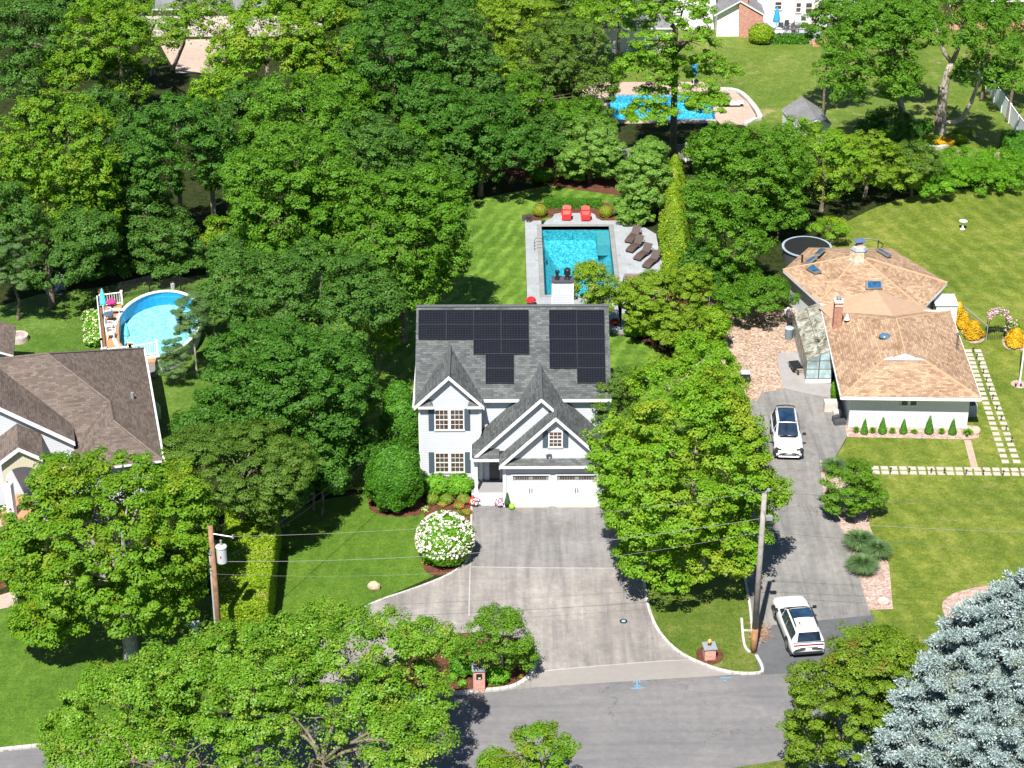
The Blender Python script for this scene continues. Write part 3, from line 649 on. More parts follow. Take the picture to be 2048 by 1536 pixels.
# solar panels on the front slope
def panel_mat():
    m, t, b = new_mat('solar_cells'); g = t.nodes.new('ShaderNodeTexCoord')
    br = N(t, 'ShaderNodeTexBrick'); br.offset = 0; br.inputs['Scale'].default_value = 1
    br.inputs['Color1'].default_value = (.004,.005,.009,1); br.inputs['Color2'].default_value = (.006,.007,.012,1); br.inputs['Mortar'].default_value = (.022,.026,.034,1)
    br.inputs['Brick Width'].default_value = .174; br.inputs['Row Height'].default_value = .168; br.inputs['Mortar Size'].default_value = .007
    L(t, g.outputs['Object'], br.inputs['Vector']); L(t, br.outputs[0], b.inputs['Base Color'])
    b.inputs['Roughness'].default_value = .3; b.inputs['Specular IOR Level'].default_value = .18; return m
SOLAR = panel_mat()
rs = .649; rl = sqrt(1+rs*rs); pw, ph = 1.76, 1.04
pitch_a = math.atan(rs)
src = None
def solar(px, py, label):
    global src
    # centre of the panel on the roof plane z = 6 + rs*(Y-110.8)
    c = atpl(px, py, (0,110.8,6.0), (0,-rs,1))
    loc = (c[0], c[1]-.1*rs/rl, c[2]+.1/rl)
    if src is None:
        r = thing('solar_panel', label, 'solar panel', loc, 0, 'black solar panels on the grey front roof')
        m = MB(); m.bx(-pw/2+.012,pw/2-.012,-ph/2+.012,ph/2-.012,.0,.035); m.build('cells', SOLAR, r, world=False)
        m = MB()
        for a in ((-pw/2,pw/2,-ph/2,-ph/2+.012),(-pw/2,pw/2,ph/2-.012,ph/2),(-pw/2,-pw/2+.012,-ph/2,ph/2),(pw/2-.012,pw/2,-ph/2,ph/2)): m.bx(*a, -.01, .042)
        m.build('frame', M('panel_frame', (.035,.038,.045), .4), r, world=False)
        m = MB(); m.bx(-pw/2,pw/2,-.2,-.16,-.09,-.01); m.bx(-pw/2,pw/2,.16,.2,-.09,-.01); m.build('rail', DGREY, r, world=False)
        src = r
    else:
        r = copy_tree(src, loc, 0, label)
    r.rotation_euler = (pitch_a, 0, 0)
rows_l = [(636,[865,920,974.5,1029.5]),(666,[865,920,974.5,1029.5]),(695,[975,1030]),(723.5,[999.5]),(753,[999.5])]
rows_r = [(636,[1126,1180.5]),(665.5,[1126,1181]),(694.5,[1127,1181.5]),(723,[1127,1182]),(752.5,[1182.5])]
names = ['first','second','third','fourth']; rn = ['top','second','third','fourth','lowest']
for grp, rows in (('left', rows_l), ('right', rows_r)):
    for ri, (y, xs) in enumerate(rows):
        for ci, x in enumerate(xs):
            if len(xs) == 1: lab = f'lone black solar panel in the {rn[ri]} row of the {grp} group'
            elif len(xs) == 2: lab = f"{'left' if ci==0 else 'right'} one of two black solar panels in the {rn[ri]} row of the {grp} group"
            else: lab = f'{names[ci]} black solar panel from the left in the {rn[ri]} row of the {grp} group'
            solar(x, y, lab)
# ---------------- neighbour's house on the right ----------------
rh = thing('house', 'low white house with tan shingle roof and a many sided rear wing', 'house', (27,124,0))
K = .333
EFL, EFR, EBL, EBR = (22.17,116.84,2.7), (31.22,116.55,2.7), (22.62,129.3,2.7), (31.62,129.0,2.7)
zr = 2.7+K*4.5
hipL, hipR = (25.35,119.95,3.72), (28.05,119.87,3.72)
rA = (26.74,119.95,zr); rB = (26.98,124.9,zr)
r = MB()
r.slab([EFL,EFR,hipR,hipL], .2)
r.slab([EFL,hipL,rA,rB,EBL], .2); r.slab([EFR,EBR,rB,rA,hipR], .2)
r.slab([EBL,rB,EBR], .2)
r.build('roof', [SH_TAN, WHITE2], rh)
fm = MB()
for a, b_ in ((EFL,EFR),(EBL,EFL),(EFR,EBR)):
    a = np.array(a); b_ = np.array(b_); d = nrm(b_-a); n_ = np.array([d[1],-d[0],0])*.04
    fm.add([a+n_+[0,0,-.02],b_+n_+[0,0,-.02],b_+n_+[0,0,-.2],a+n_+[0,0,-.2],a+[0,0,-.02],b_+[0,0,-.02],b_+[0,0,-.2],a+[0,0,-.2]], [(3,2,1,0),(0,1,5,4),(4,5,6,7),(7,6,2,3),(0,4,7,3),(1,2,6,5)])
fm.build('fascia', WHITE2, rh)
g = MB(); g.add([(25.38,119.86,3.745),(28.02,119.79,3.745),(26.74,119.86,zr-.02),(25.38,120.1,3.74),(28.02,120.03,3.74),(26.74,120.1,zr-.02)], [(0,1,2),(3,5,4),(0,2,5,3),(1,4,5,2),(0,3,4,1)])
g.build('gable_vent', M('louvre', (.46,.47,.5), .6, sc=14, var=.2), rh)
rc = MB(); CAPM = M('ridge_shingle_tan', (.46,.30,.18), .9, var=.12, sc=9)
for a, b_ in ((EFL,hipL),(EFR,hipR),(rA,rB),(rB,EBR)): rc.tube([(a[0],a[1],a[2]+.01),(b_[0],b_[1],b_[2]+.01)], .07, 5)
rc.build('ridge_cap', CAPM, rh)
w = MB(); c4 = [(22.95,117.6),(30.72,117.4),(31.05,128.7),(23.3,128.9)]
for i in range(4):
    a, b_ = c4[i], c4[(i+1)%4]; w.add([(a[0],a[1],0),(b_[0],b_[1],0),(b_[0],b_[1],2.95),(a[0],a[1],2.95)], [(0,1,2,3)])
w.build('wall', VBLUE, rh)
winpx(rh, 1800, 1836, 799, 812, 117.5, n=2, cols=1, rows=1, glass=glass_mat('green_glass', (.03,.06,.05)))
# many sided rear wing
oct_ = [(20.7,135.7),(22.62,130.33),(26.2,128.9),(29.74,129.4),(32.25,133.5),(29.17,139.35),(23.08,139.5)]
ap = (25.85,134.5,4.42)
r = MB()
for i in range(7):
    a, b_ = oct_[i], oct_[(i+1)%7]; r.slab([(a[0],a[1],2.7),(b_[0],b_[1],2.7),ap], .2)
r.build('rear_roof', [SH_TAN, WHITE2], rh)
rc = MB()
for i in (0,1,3,4): a = oct_[i]; rc.tube([(a[0],a[1],2.72),(ap[0],ap[1],ap[2]+.02)], .07, 5)
rc.build('ridge_cap', CAPM, rh)
w = MB()
for i in range(7):
    f_ = .90; a = [26.4+(oct_[i][0]-26.4)*f_, 134.4+(oct_[i][1]-134.4)*f_]; b_ = [26.4+(oct_[(i+1)%7][0]-26.4)*f_, 134.4+(oct_[(i+1)%7][1]-134.4)*f_]
    w.add([(a[0],a[1],0),(b_[0],b_[1],0),(b_[0],b_[1],2.8),(a[0],a[1],2.8)], [(0,1,2,3)])
w.build('rear_wall', VBLUE, rh)
c = MB(); c.add([at(1636,614,2.80), at(1660,636,2.85), at(1720,640,3.2), at(1788,634,3.6), at(1753,580,4.14)], [(0,1,2,3,4)]); c.add([at(1788,634,3.6), at(1880,626,2.6), at(1852,614,2.85), at(1753,580,4.14)], [(0,1,2,3)])
c.build('flat_roof', TANFELT, rh)
def skylight(px4, z4, lab=None):
    pts = [np.array(at(x, y, z)) for (x, y), z in zip(px4, z4)]
    n_ = nrm(np.cross(pts[1]-pts[0], pts[3]-pts[0])); n_ = n_ if n_[2] > 0 else -n_
    cen = sum(pts)/4; f = MB(); outer = [p+n_*.0 for p in pts]; top = [cen+(p-cen)*.96+n_*.16 for p in pts]
    f.add(outer+top, [(4,5,6,7)]+[(i,(i+1)%4,4+(i+1)%4,4+i) for i in range(4)])
    fr = f.build('skylight', M('skylight_frame', (.16,.17,.16), .5), rh)
    q = MB(); q.add([cen+(p-cen)*.78+n_*.175 for p in pts], [(0,1,2,3)]); q.build('pane', BLUEGLASS, fr)
for p4, z4 in (([(1731,563),(1764,563),(1765,579),(1731,580)],(3.75,3.72,3.35,3.35)), ([(1628,531),(1644,545),(1629,549),(1612,540)],(3.4,3.5,3.25,3.15)), ([(1626,516),(1636,515),(1622,527),(1609,529)],(3.55,3.7,3.4,3.25)), ([(1642,500),(1652,500),(1639,512),(1628,513)],(3.5,3.62,3.72,3.6)), ([(1751,500),(1757,500),(1783,513),(1776,515)],(3.6,3.55,3.5,3.6))):
    skylight(p4, z4)
q = MB(); q.lathe([(.36,0),(.35,.06),(.28,.16),(.15,.23),(.02,.26)], (25.9,122.9,3.9), 16, sx=1.15); q.build('dome_skylight', M('dome_plastic', (.07,.15,.24), .2), rh, smooth=True)
# brick chimney
c = MB(); c.bx(22.95,23.5,126.0,126.55,2.5,4.85); ch = c.build('chimney', RED_BRICK, rh)
c = MB(); c.bx(22.9,23.55,125.95,126.6,4.85,4.95); c.bx(22.95,23.5,125.97,126.58,4.6,4.7); c.build('cap', M('mortar_cap', (.55,.5,.42), .9), ch)
c = MB(); c.tube([(23.22,126.28,4.95),(23.22,126.28,5.15)],.1,10); c.lathe([(.19,0),(.17,.05),(.02,.12)],(23.22,126.28,5.15),12); c.build('flue', M('galvanised', (.5,.55,.62), .35, .7), ch)
# cupola stack at the peak
c = MB(); c.lathe([(.78,-.45),(.62,-.1),(.6,.55),(.3,.9)],(25.85,134.4,4.4),6); ch = c.build('chimney_stack', M('pale_stone', (.56,.46,.34), .9, var=.4, sc=5), rh)
c = MB(); c.lathe([(.98,-.02),(.84,.12)],(25.85,134.35,4.02),6); c.lathe([(.66,0),(.5,.14),(.2,.2)],(25.85,134.4,5.0),6); c.build('flashing', SLATE, ch)
c = MB(); c.bx(25.62,26.08,134.2,134.6,5.1,5.4); c.build('brick_top', RED_BRICK, ch)
c = MB(); c.box((25.85,134.4,5.62),(.8,.6,.05),.2); c.tube([(25.6,134.3,5.35),(25.6,134.3,5.62)],.02,5); c.tube([(26.1,134.5,5.35),(26.1,134.5,5.62)],.02,5); c.build('cap', M('blue_metal', (.16,.25,.45), .3, .4), ch)
c = MB()
for x, y, z in ((1604,522,3.2),): p_ = at(x, y, z); c.tube([p_, (p_[0],p_[1],p_[2]+.5)], .07, 8)
c.build('vent_pipe', BLACK, rh)
c = MB(); p_ = at(1694,636,3.5); c.lathe([(.2,0),(.12,.15),(.06,.4)],(p_[0],p_[1],p_[2]-.1),10); c.build('vent_pipe', WHITE, rh)
c = MB(); p_ = at(1913,698,2.85); c.tube([p_,(p_[0],p_[1],p_[2]+1.1)],.07,8); c.lathe([(.14,0),(.1,.1)],(p_[0],p_[1],p_[2]+1.1),8); c.box((p_[0],p_[1],p_[2]),(.35,.3,.06)); c.build('vent_pipe', M('copper_grey', (.22,.17,.15), .5, .5), rh)
# white lean-to
c = MB(); a = at(1912,592,2.1); c.bx(31.2,32.7,131.5,133.0,0,1.9); c.slab([(31.1,131.4,1.92),(32.75,131.4,1.92),(32.75,133.1,2.0),(31.1,133.1,2.0)],.04,0,0); c.build('side_room', WHITE2, rh)
ac = thing('air_conditioner', 'grey air conditioner box in shade by the right end of the tan roofed house', 'air conditioner', (31.3,119.2,0))
c = MB(); c.bx(30.95,31.65,118.8,119.5,0,.85); c.build('casing', M('ac_grey', (.3,.33,.36), .6), ac); c = MB(); c.lathe([(.28,0),(.28,.02)],(31.3,119.15,.85),16); c.build('fan_grille', BLACK, ac)
# greenhouse
gh = thing('greenhouse', 'lean-to greenhouse with dirty glass against the tan roofed house', 'greenhouse', (21.7,127,0))
f = MB(); x0, x1, y0, y1 = 20.9, 22.65, 123.55, 130.6
f.bx(x0,x1,y0,y1,0,.35); f.build('base_wall', WHITE2, gh)
zl, zh = 1.75, 2.6
def P3(u, v):    # u across 0..1, v along 0..1 on the glass roof
    return (x0+(x1-x0)*u, y0+(y1-y0)*v, zl+(zh-zl)*u)
m_, t_, b_ = new_mat('dirty_glass'); n1 = noise(t_, 1.3, 6, .8, None, .8)
L(t_, ramp(t_, n1, [(.36, (.03,.035,.02)), (.47, (.20,.18,.12)), (.56, (.42,.43,.38)), (.70, (.55,.58,.55))]), b_.inputs['Base Color']); b_.inputs['Roughness'].default_value = .35
g = MB(); g.add([P3(0,0),P3(1,0),P3(1,1),P3(0,1)], [(0,1,2,3)]); g.add([(x0,y0,.35),(x0,y0,zl),(x0,y1,zl),(x0,y1,.35)], [(0,1,2,3)]); g.build('roof_glass', m_, gh)
m2 = glass_mat('pale_glass', (.20,.27,.28), .12)
g = MB(); g.add([(x0,y0,.35),(x1,y0,.35),(x1,y0,zh),(x0,y0,zl)], [(0,1,2,3)]); g.build('front_glass', m2, gh)
f = MB()
for i in range(10): v = i/9; f.tube([(x0,y0+(y1-y0)*v,.35),(x0,y0+(y1-y0)*v,zl),P3(1,v)], .025, 4)
for u in (0,.5,1): f.tube([P3(u,0),P3(u,1)], .03, 4)
f.tube([(x0,y0,1.1),(x1,y0,1.1)],.035,4)
for z in (.36,1.75): f.tube([(x0,y0,z),(x1,y0,z)],.04,4)
for x in (x0,(x0+x1)/2,x1): f.tube([(x,y0,.35),(x,y0,zl+(zh-zl)*(x-x0)/(x1-x0))],.04,4)
f.build('frame', M('bronze_frame', (.13,.12,.10), .5), gh)

# ---------------- neighbour's house on the left ----------------
lh = thing('house', 'house with brown shingle roof and cream gables at the left edge', 'house', (-28,116,0))
Rv = np.array([.975,.224]); Fv = np.array([.224,-.975]); OL = np.array([-23.86,122.89])
def LP(d, a, z): p = OL-Rv*d+Fv*a; return (p[0], p[1], z)
sL = .58; ez = 3.2
def rp_(name, polys, th=.16, mats=(SH_BROWN, WHITE2)):
    m = MB()
    for p in polys: m.slab(p, th)
    return m.build(name, list(mats), lh)
zp = ez+sL*6.2
p2z = ez+sL*2.72; a1 = 6.2; a2 = a1+(zp-p2z)/sL
rp_('roof', [[LP(0,0,ez),LP(6.2,6.2,zp),LP(2.72,a2,p2z),LP(2.66,12.1,p2z),LP(0,14.9,ez)],       # right slope
             [LP(0,0,ez),LP(6.2,6.2,zp),LP(22,6.2,zp),LP(22,0,ez)],                                    # back slope
             [LP(6.2,6.202,zp),LP(2.72,a2,p2z),LP(5.4,a2+2.7,ez),LP(22,a2+2.7,ez),LP(22,6.202,zp)],       # front slope
             [LP(2.722,a2,p2z),LP(2.662,12.1,p2z),LP(5.4,14.9,ez),LP(5.4,a2+2.6,ez)],
             [LP(2.66,12.102,p2z),LP(0,14.9,ez),LP(5.4,14.9,ez)]])
CAPB = M('ridge_shingle_brown', (.14,.108,.093), .9, var=.3, sc=8)
rc = MB()
for a, b_ in ((LP(0,0,ez),LP(6.2,6.2,zp)),(LP(6.2,6.2,zp),LP(22,6.2,zp)),(LP(6.2,6.2,zp),LP(2.72,a2,p2z)),(LP(2.72,a2,p2z),LP(2.66,12.1,p2z)),(LP(2.66,12.1,p2z),LP(0,14.9,ez))): rc.tube([a, b_], .09, 5)
rc.build('ridge_cap', CAPB, lh)
# big front gable, its right slope and wall
gf = 12.9; foot = np.array(atpl(150,884,LP(0,gf,0),(Fv[0],Fv[1],0))); top = np.array(atpl(0,815,LP(0,gf,0),(Fv[0],Fv[1],0)))
df = float(-(foot[:2]-OL)@Rv); dt_ = float(-(top[:2]-OL)@Rv); sg = (top[2]-foot[2])/(dt_-df)
dA = df+6.5; zA = foot[2]+sg*6.5
bk = lambda z: max(6.2, 6.2+(zp-z)/sL)
rp_('gable_roof', [[LP(df,gf,foot[2]),LP(dA,gf,zA),LP(dA,bk(zA)-.2,zA),LP(df,bk(foot[2])-.2,foot[2])], [LP(dA+6.5,gf,foot[2]),LP(dA,gf,zA),LP(dA,bk(zA)-.2,zA),LP(dA+6.5,bk(foot[2])-.2,foot[2])]])
rk = MB()
def rake(a, b_, h=.26):
    n_ = np.array([Fv[0],Fv[1],0])*.05; a = np.array(a); b_ = np.array(b_); dn = np.array([0,0,-h])
    rk.add([a+n_,b_+n_,b_+n_+dn,a+n_+dn,a-n_,b_-n_,b_-n_+dn,a-n_+dn], [(0,1,2,3),(7,6,5,4),(0,4,5,1),(3,2,6,7),(0,3,7,4),(1,5,6,2)])
rake(LP(df,gf+.02,foot[2]+.01), LP(dA,gf+.02,zA+.01)); rake(LP(dA+6.5,gf+.02,foot[2]+.01), LP(dA,gf+.02,zA+.01))
w = MB(); w.add([LP(df+.1,gf-.3,0),LP(df+.1,gf-.3,foot[2]-.05),LP(dA,gf-.3,zA-.1),LP(dA+6.4,gf-.3,foot[2]-.1),LP(dA+6.4,gf-.3,0)], [(0,1,2,3,4)])
for q in ([LP(.5,.5,0),LP(.5,14.4,0),LP(.5,14.4,ez),LP(.5,.5,ez)],[LP(.5,.5,0),LP(21,.5,0),LP(21,.5,ez),LP(.5,.5,ez)],[LP(.5,14.4,0),LP(5.2,14.4,0),LP(5.2,14.4,ez),LP(.5,14.4,ez)],[LP(5.2,14.4,0),LP(5.2,9,0),LP(5.2,9,ez),LP(5.2,14.4,ez)]): w.add(q, [(0,1,2,3)])
w.build('wall', SIDING, lh)
# porch gable
pf = 15.6; nF = (Fv[0],Fv[1],0); pa = np.array(atpl(37,896,LP(0,pf,0),nF)); pr = np.array(atpl(86,917,LP(0,pf,0),nF))
da = float(-(pa[:2]-OL)@Rv); dr_ = float(-(pr[:2]-OL)@Rv); hw = da-dr_
rp_('porch_roof', [[LP(dr_,pf,pr[2]),LP(da,pf,pa[2]),LP(da,gf-.35,pa[2]),LP(dr_,gf-.35,pr[2])],[LP(da+hw,pf,pr[2]),LP(da,pf,pa[2]),LP(da,gf-.35,pa[2]),LP(da+hw,gf-.35,pr[2])]])
rake(LP(dr_,pf+.02,pr[2]+.01), LP(da,pf+.02,pa[2]+.01), .22); rake(LP(da+hw,pf+.02,pr[2]+.01), LP(da,pf+.02,pa[2]+.01), .22)
rk.build('rake_board', WHITE2, lh)
w = MB(); zb = pr[2]-.25
arch = [LP(da+hw*.72*cos(k*pi/10), pf-.25, pr[2]-1.15+.6*sin(k*pi/10)) for k in range(11)]      # left (far) to right
w.add([LP(da+hw-.2,pf-.25,pr[2]-1.6),LP(da+hw-.2,pf-.25,zb+.15),LP(da,pf-.25,pa[2]-.15),LP(dr_+.2,pf-.25,zb+.15),LP(dr_+.2,pf-.25,pr[2]-1.6),LP(da-hw*.72,pf-.25,pr[2]-1.6)]+arch[::-1]+[LP(da+hw*.72,pf-.25,pr[2]-1.6)], [tuple(range(18))])
w.build('porch_gable', CREAMV, lh)
w = MB()
for dd_ in (da+hw-.45, dr_+.45):
    q = LP(dd_,pf-.3,0); w.box((q[0],q[1],(pr[2]-1.6)/2),(.45,.4,pr[2]-1.6),-.226)
w.build('porch_post', WHITE2, lh)
w = MB(); q = LP(da,pf-1.2,0); w.box((q[0],q[1],.4),(2*hw-.2,2.4,.8),-.226); w.build('porch_floor', M('cedar_boards', (.42,.22,.12), .7), lh)
w = MB()
for i, z in enumerate((.6,.4,.2)): q = LP(da+hw*.3,pf+.15+.3*i,0); w.box((q[0],q[1],z/2),(2.2,.32,z),-.226)
w.build('porch_step', M('brick_steps', (.45,.26,.18), .8, var=.2), lh)
w = MB(); q = LP(3.2,7.6,0); w.tube([(q[0]+2.0,q[1],3.9),(q[0]+2.0,q[1],4.35)],.11,8); w.build('vent_pipe', MGREY, lh)
gt = MB(); gt.tube([LP(-.08,0,ez-.06),LP(-.08,14.9,ez-.06)],.07,6); gt.build('gutter', WHITE2, lh)
# rear part of the left house, higher on the edge of the frame
w2 = [(-33.1,126.1,3.2),(-32.4,122.3,3.2),(-40,120.6,6.0),(-40.6,124.6,6.0)]
m = MB(); m.slab([(-33.1,126.3,3.2),(-32.4,122.0,3.2),(-38,121.0,5.6),(-38.6,125.4,5.6)], .16); m.build('rear_roof', [SH_BROWN, WHITE2], lh)
m = MB(); m.add([(-33.5,125.9,0),(-32.9,122.3,0),(-32.9,122.3,3.2),(-33.5,125.9,3.2)],[(0,1,2,3)]); m.add([(-33.5,125.9,0),(-39,125.3,0),(-39,125.3,5.0),(-33.5,125.9,3.2)],[(0,1,2,3)]); m.build('wall', SIDING, lh)

# ---------------- far houses and sheds ----------------
fh = thing('house', 'white far house with pale roof, brick chimney and a raised patio', 'house', (26,196,0))
y0 = 193.6
w = MB(); w.bx(16,21.4,y0+2,200,0,4.2)
a = aty(1477,80,y0); b_ = aty(1538,70,y0)
w.add([(21.4,y0,0),(25.6,y0,0),(25.6,y0,2.5),(23.5,y0,3.7),(21.4,y0,2.5)],[(0,1,2,3,4)]); w.bx(21.4,25.6,y0+.01,200,0,2.4)
w.bx(25.6,36,y0+2.8,203,0,5.2)
w.build('wall', M('white_render', (.80,.80,.79), .6, var=.03), fh)
r = MB(); r.slab([(21.0,y0-.5,2.35),(23.5,y0-.5,3.8),(23.5,200,3.8),(21.0,200,2.35)],.15); r.slab([(26.0,y0-.5,2.35),(23.502,y0-.5,3.8),(23.502,200,3.8),(26.0,200,2.35)],.15)
r.slab([(15.5,y0+1.6,4.1),(21.4,y0+1.6,4.1),(21.4,200,6),(15.5,200,6)],.15); r.build('roof', [SH_LTGREY, WHITE2], fh)
c = MB(); yc = y0-.35
A = lambda x, y: aty(x, y, yc)
q = [A(1478,77),A(1527,77),A(1527,33),A(1496,16),A(1497,-30),A(1478,-30)]
c.add([(p[0],yc,max(0,p[2])) for p in q]+[(p[0],y0+.05,max(0,p[2])) for p in q], [(0,1,2,3,4,5)]+[(i,(i+1)%6,6+(i+1)%6,6+i) for i in range(6)])
c.build('chimney', PINK_BRICK, fh)
for x0_, x1_, ya_, yb2 in ((1592,1602,6,24),(1611,1624,6,26),(1637,1642,2,24),(1550,1563,4,18)):
    q0, q1 = aty(x0_, yb2, y0+2.75), aty(x1_, ya_, y0+2.75)
    window(fh, (q0[0]+q1[0])/2, (q0[2]+q1[2])/2, q1[0]-q0[0], q1[2]-q0[2], y0+2.75, cols=1, rows=2)
pt = MB(); pt.bx(26.2,31.6,y0-2.2,y0+2.8,0,.55); pt.build('raised_patio', M('slate_patio', (.30,.33,.36), .8), fh)
st_ = MB(); st_.bx(30.4,32.4,y0-3.0,y0-2.2,0,.25); st_.bx(30.4,32.4,y0-2.6,y0-2.2,.25,.45); st_.build('step', M('terracotta', (.5,.25,.15), .8), fh)
ra = MB()
for i in range(8): x = 26.0+i*.62; ra.tube([(x,y0-2.15,.5),(x,y0-2.15,1.45)],.035,5)
ra.tube([(26.0,y0-2.15,1.45),(30.4,y0-2.15,1.45)],.05,5); ra.tube([(26.0,y0-2.15,.8),(30.4,y0-2.15,.8)],.03,5); ra.tube([(26.0,y0-2.15,1.45),(25.7,y0+1.5,1.45)],.05,5); ra.tube([(25.85,y0-.5,.5),(25.85,y0-.5,1.45)],.035,5)
ra.build('railing', DGREY, fh)
fw_ = thing('house', 'long white wall of a far house behind the feathery tree at the top', 'house', (8,190,0))
w = MB(); q = at(1208,98); w.bx(q[0],q[0]+6.4,189,190,0,2.6); w.build('wall', WHITE2, fw_); r = MB(); r.slab([(q[0]-.3,188.7,2.6),(q[0]+6.6,188.7,2.6),(q[0]+6.6,194,4.2),(q[0]-.3,194,4.2)],.15); r.build('roof', [SH_LTGREY, WHITE2], fw_)
sh = thing('shed', 'small shed with pale grey roof beside the far lawn', 'shed', (27,168,0))
S1, S2, S3, S4 = at(1565,230,2.0), at(1604,192,3.1), at(1632,262,3.1), at(1589,278,2.0)
S5, S6 = at(1640,206,2.0), at(1668,256,2.0)
r = MB(); r.slab([at(1563,218,2.2), at(1604,193,3.0), at(1634,240,3.0), at(1592,252,2.2)],.1); r.slab([at(1604.5,193,3.0), at(1634,212,2.2), at(1664,248,2.2), at(1634.5,240,3.0)],.1); r.build('roof', [SH_LTGREY, WHITE2], sh)
a_, b2, c2_, d_ = at(1566,220,2.15), at(1632,212,2.15), at(1661,247,2.15), at(1594,251,2.15)
w = MB()
for u, v in ((a_,d_),(d_,c2_),(c2_,b2),(b2,a_)): w.add([(u[0],u[1],0),(v[0],v[1],0),(v[0],v[1],2.15),(u[0],u[1],2.15)],[(0,1,2,3)])
w.add([at(1634,239,2.98),(d_[0],d_[1],2.15),(c2_[0],c2_[1],2.15)],[(0,1,2)])
w.build('wall', WHITE2, sh)
bh = thing('house', 'red brick house partly hidden by trees in the top right corner', 'house', (52,196,0))
w = MB(); q = at(1960,60); w.bx(q[0]-3,q[0]+14,q[1],q[1]+8,0,3.2); w.build('wall', brick_mat('orange_brick', (.5,.2,.11), (.6,.28,.16), (.5,.4,.33)), bh)
r = MB(); r.slab([(q[0]-3.5,q[1]-.5,3.2),(q[0]+14.5,q[1]-.5,3.2),(q[0]+14.5,q[1]+5,5.2),(q[0]-3.5,q[1]+5,5.2)],.15); r.build('roof', [SH_LTGREY, WHITE2], bh)
window(bh, q[0]+2.5, 1.7, 1.2, 1.2, q[1], cols=2, rows=2)
gh2 = thing('house', 'grey roofed house glimpsed through the yellow green trees at the top left', 'house', (-27,203,0))
q = at(400,80); w = MB(); w.bx(q[0]-6,q[0]+12,q[1]+1,q[1]+9,0,3); w.build('wall', M('beige_render', (.55,.5,.44), .7), gh2); r = MB(); r.slab([(q[0]-6.5,q[1]+.5,3),(q[0]+12.5,q[1]+.5,3),(q[0]+12.5,q[1]+6,5),(q[0]-6.5,q[1]+6,5)],.15); r.build('roof', [SH_LTGREY, WHITE2], gh2)
# ---------------- foliage generators ----------------
def mesh_np(name, V, mats, parent=None, mi=None, extra=None, off=(0,0,0)):
    """V: (n,4,3) leaf quads; extra: MB with more faces"""
    n = len(V); V = V.reshape(-1, 3)-np.array(off)
    ev = np.array(extra.v)-np.array(off) if extra and extra.v else np.zeros((0,3)); ef = extra.f if extra else []
    me = bpy.data.meshes.new(name)
    vv = np.concatenate([V, ev]).astype(np.float32)
    loops = np.concatenate([np.arange(4*n)]+[np.array(f)+4*n for f in ef]).astype(np.int32)
    tot = np.concatenate([np.full(n, 4), np.array([len(f) for f in ef], int)]).astype(np.int32)
    me.vertices.add(len(vv)); me.vertices.foreach_set('co', vv.ravel())
    me.loops.add(len(loops)); me.loops.foreach_set('vertex_index', loops)
    me.polygons.add(len(tot)); me.polygons.foreach_set('loop_start', (np.cumsum(tot)-tot).astype(np.int32)); me.polygons.foreach_set('loop_total', tot)
    m_ = np.zeros(len(tot), np.int32)
    if mi is not None: m_[:n] = mi
    if extra: m_[n:] = extra.m
    me.polygons.foreach_set('material_index', m_)
    for m in (mats if isinstance(mats, (list, tuple)) else [mats]): me.materials.append(m)
    me.update(calc_edges=True); me.validate()
    ob = bpy.data.objects.new(name, me); COL.objects.link(ob)
    if parent is not None: ob.parent = parent
    return ob
def leaves(P, Nn, size, aspect=.62, jit=.3, fold=None):
    n = len(P); Nn = nrm(Nn); t = nrm(np.cross(Nn, rng.normal(size=(n,3)))); b = np.cross(Nn, t)
    s = size*(1+jit*rng.uniform(-1, 1, (n,1))); l = t*s*.5; w = b*s*.5*aspect
    return np.stack([P-l, P+w-l*.1, P+l, P-w-l*.1], 1)
def sph(n): return nrm(rng.normal(size=(n,3)))
UP = np.array([0,0,1.0])
def lobes_of(ell, dens=1.0, bottom=-.5, lob=.31):
    c, r = np.array(ell[:3]), np.array(ell[3:6]); R = r.mean()
    n = int(30*dens*max(1, (r.max()/max(r.min(), .1))**.5)); n = max(8, min(n, 60))
    i = np.arange(n)+.5; ph = np.arccos(1-2*i/n); th = pi*(1+5**.5)*i+rng.uniform(0, 6)
    d = np.stack([np.cos(th)*np.sin(ph), np.sin(th)*np.sin(ph), np.cos(ph)], 1); d = nrm(d+rng.normal(size=d.shape)*.16)
    d = d[d[:,2] > bottom]
    rr = min(R, r.min()*1.6)*lob*rng.uniform(.75, 1.35, len(d))
    cc = c+d*np.maximum(r-rr[:,None]*.9, r*.3)*rng.uniform(.86, 1.08, (len(d),1))
    return cc, rr, d
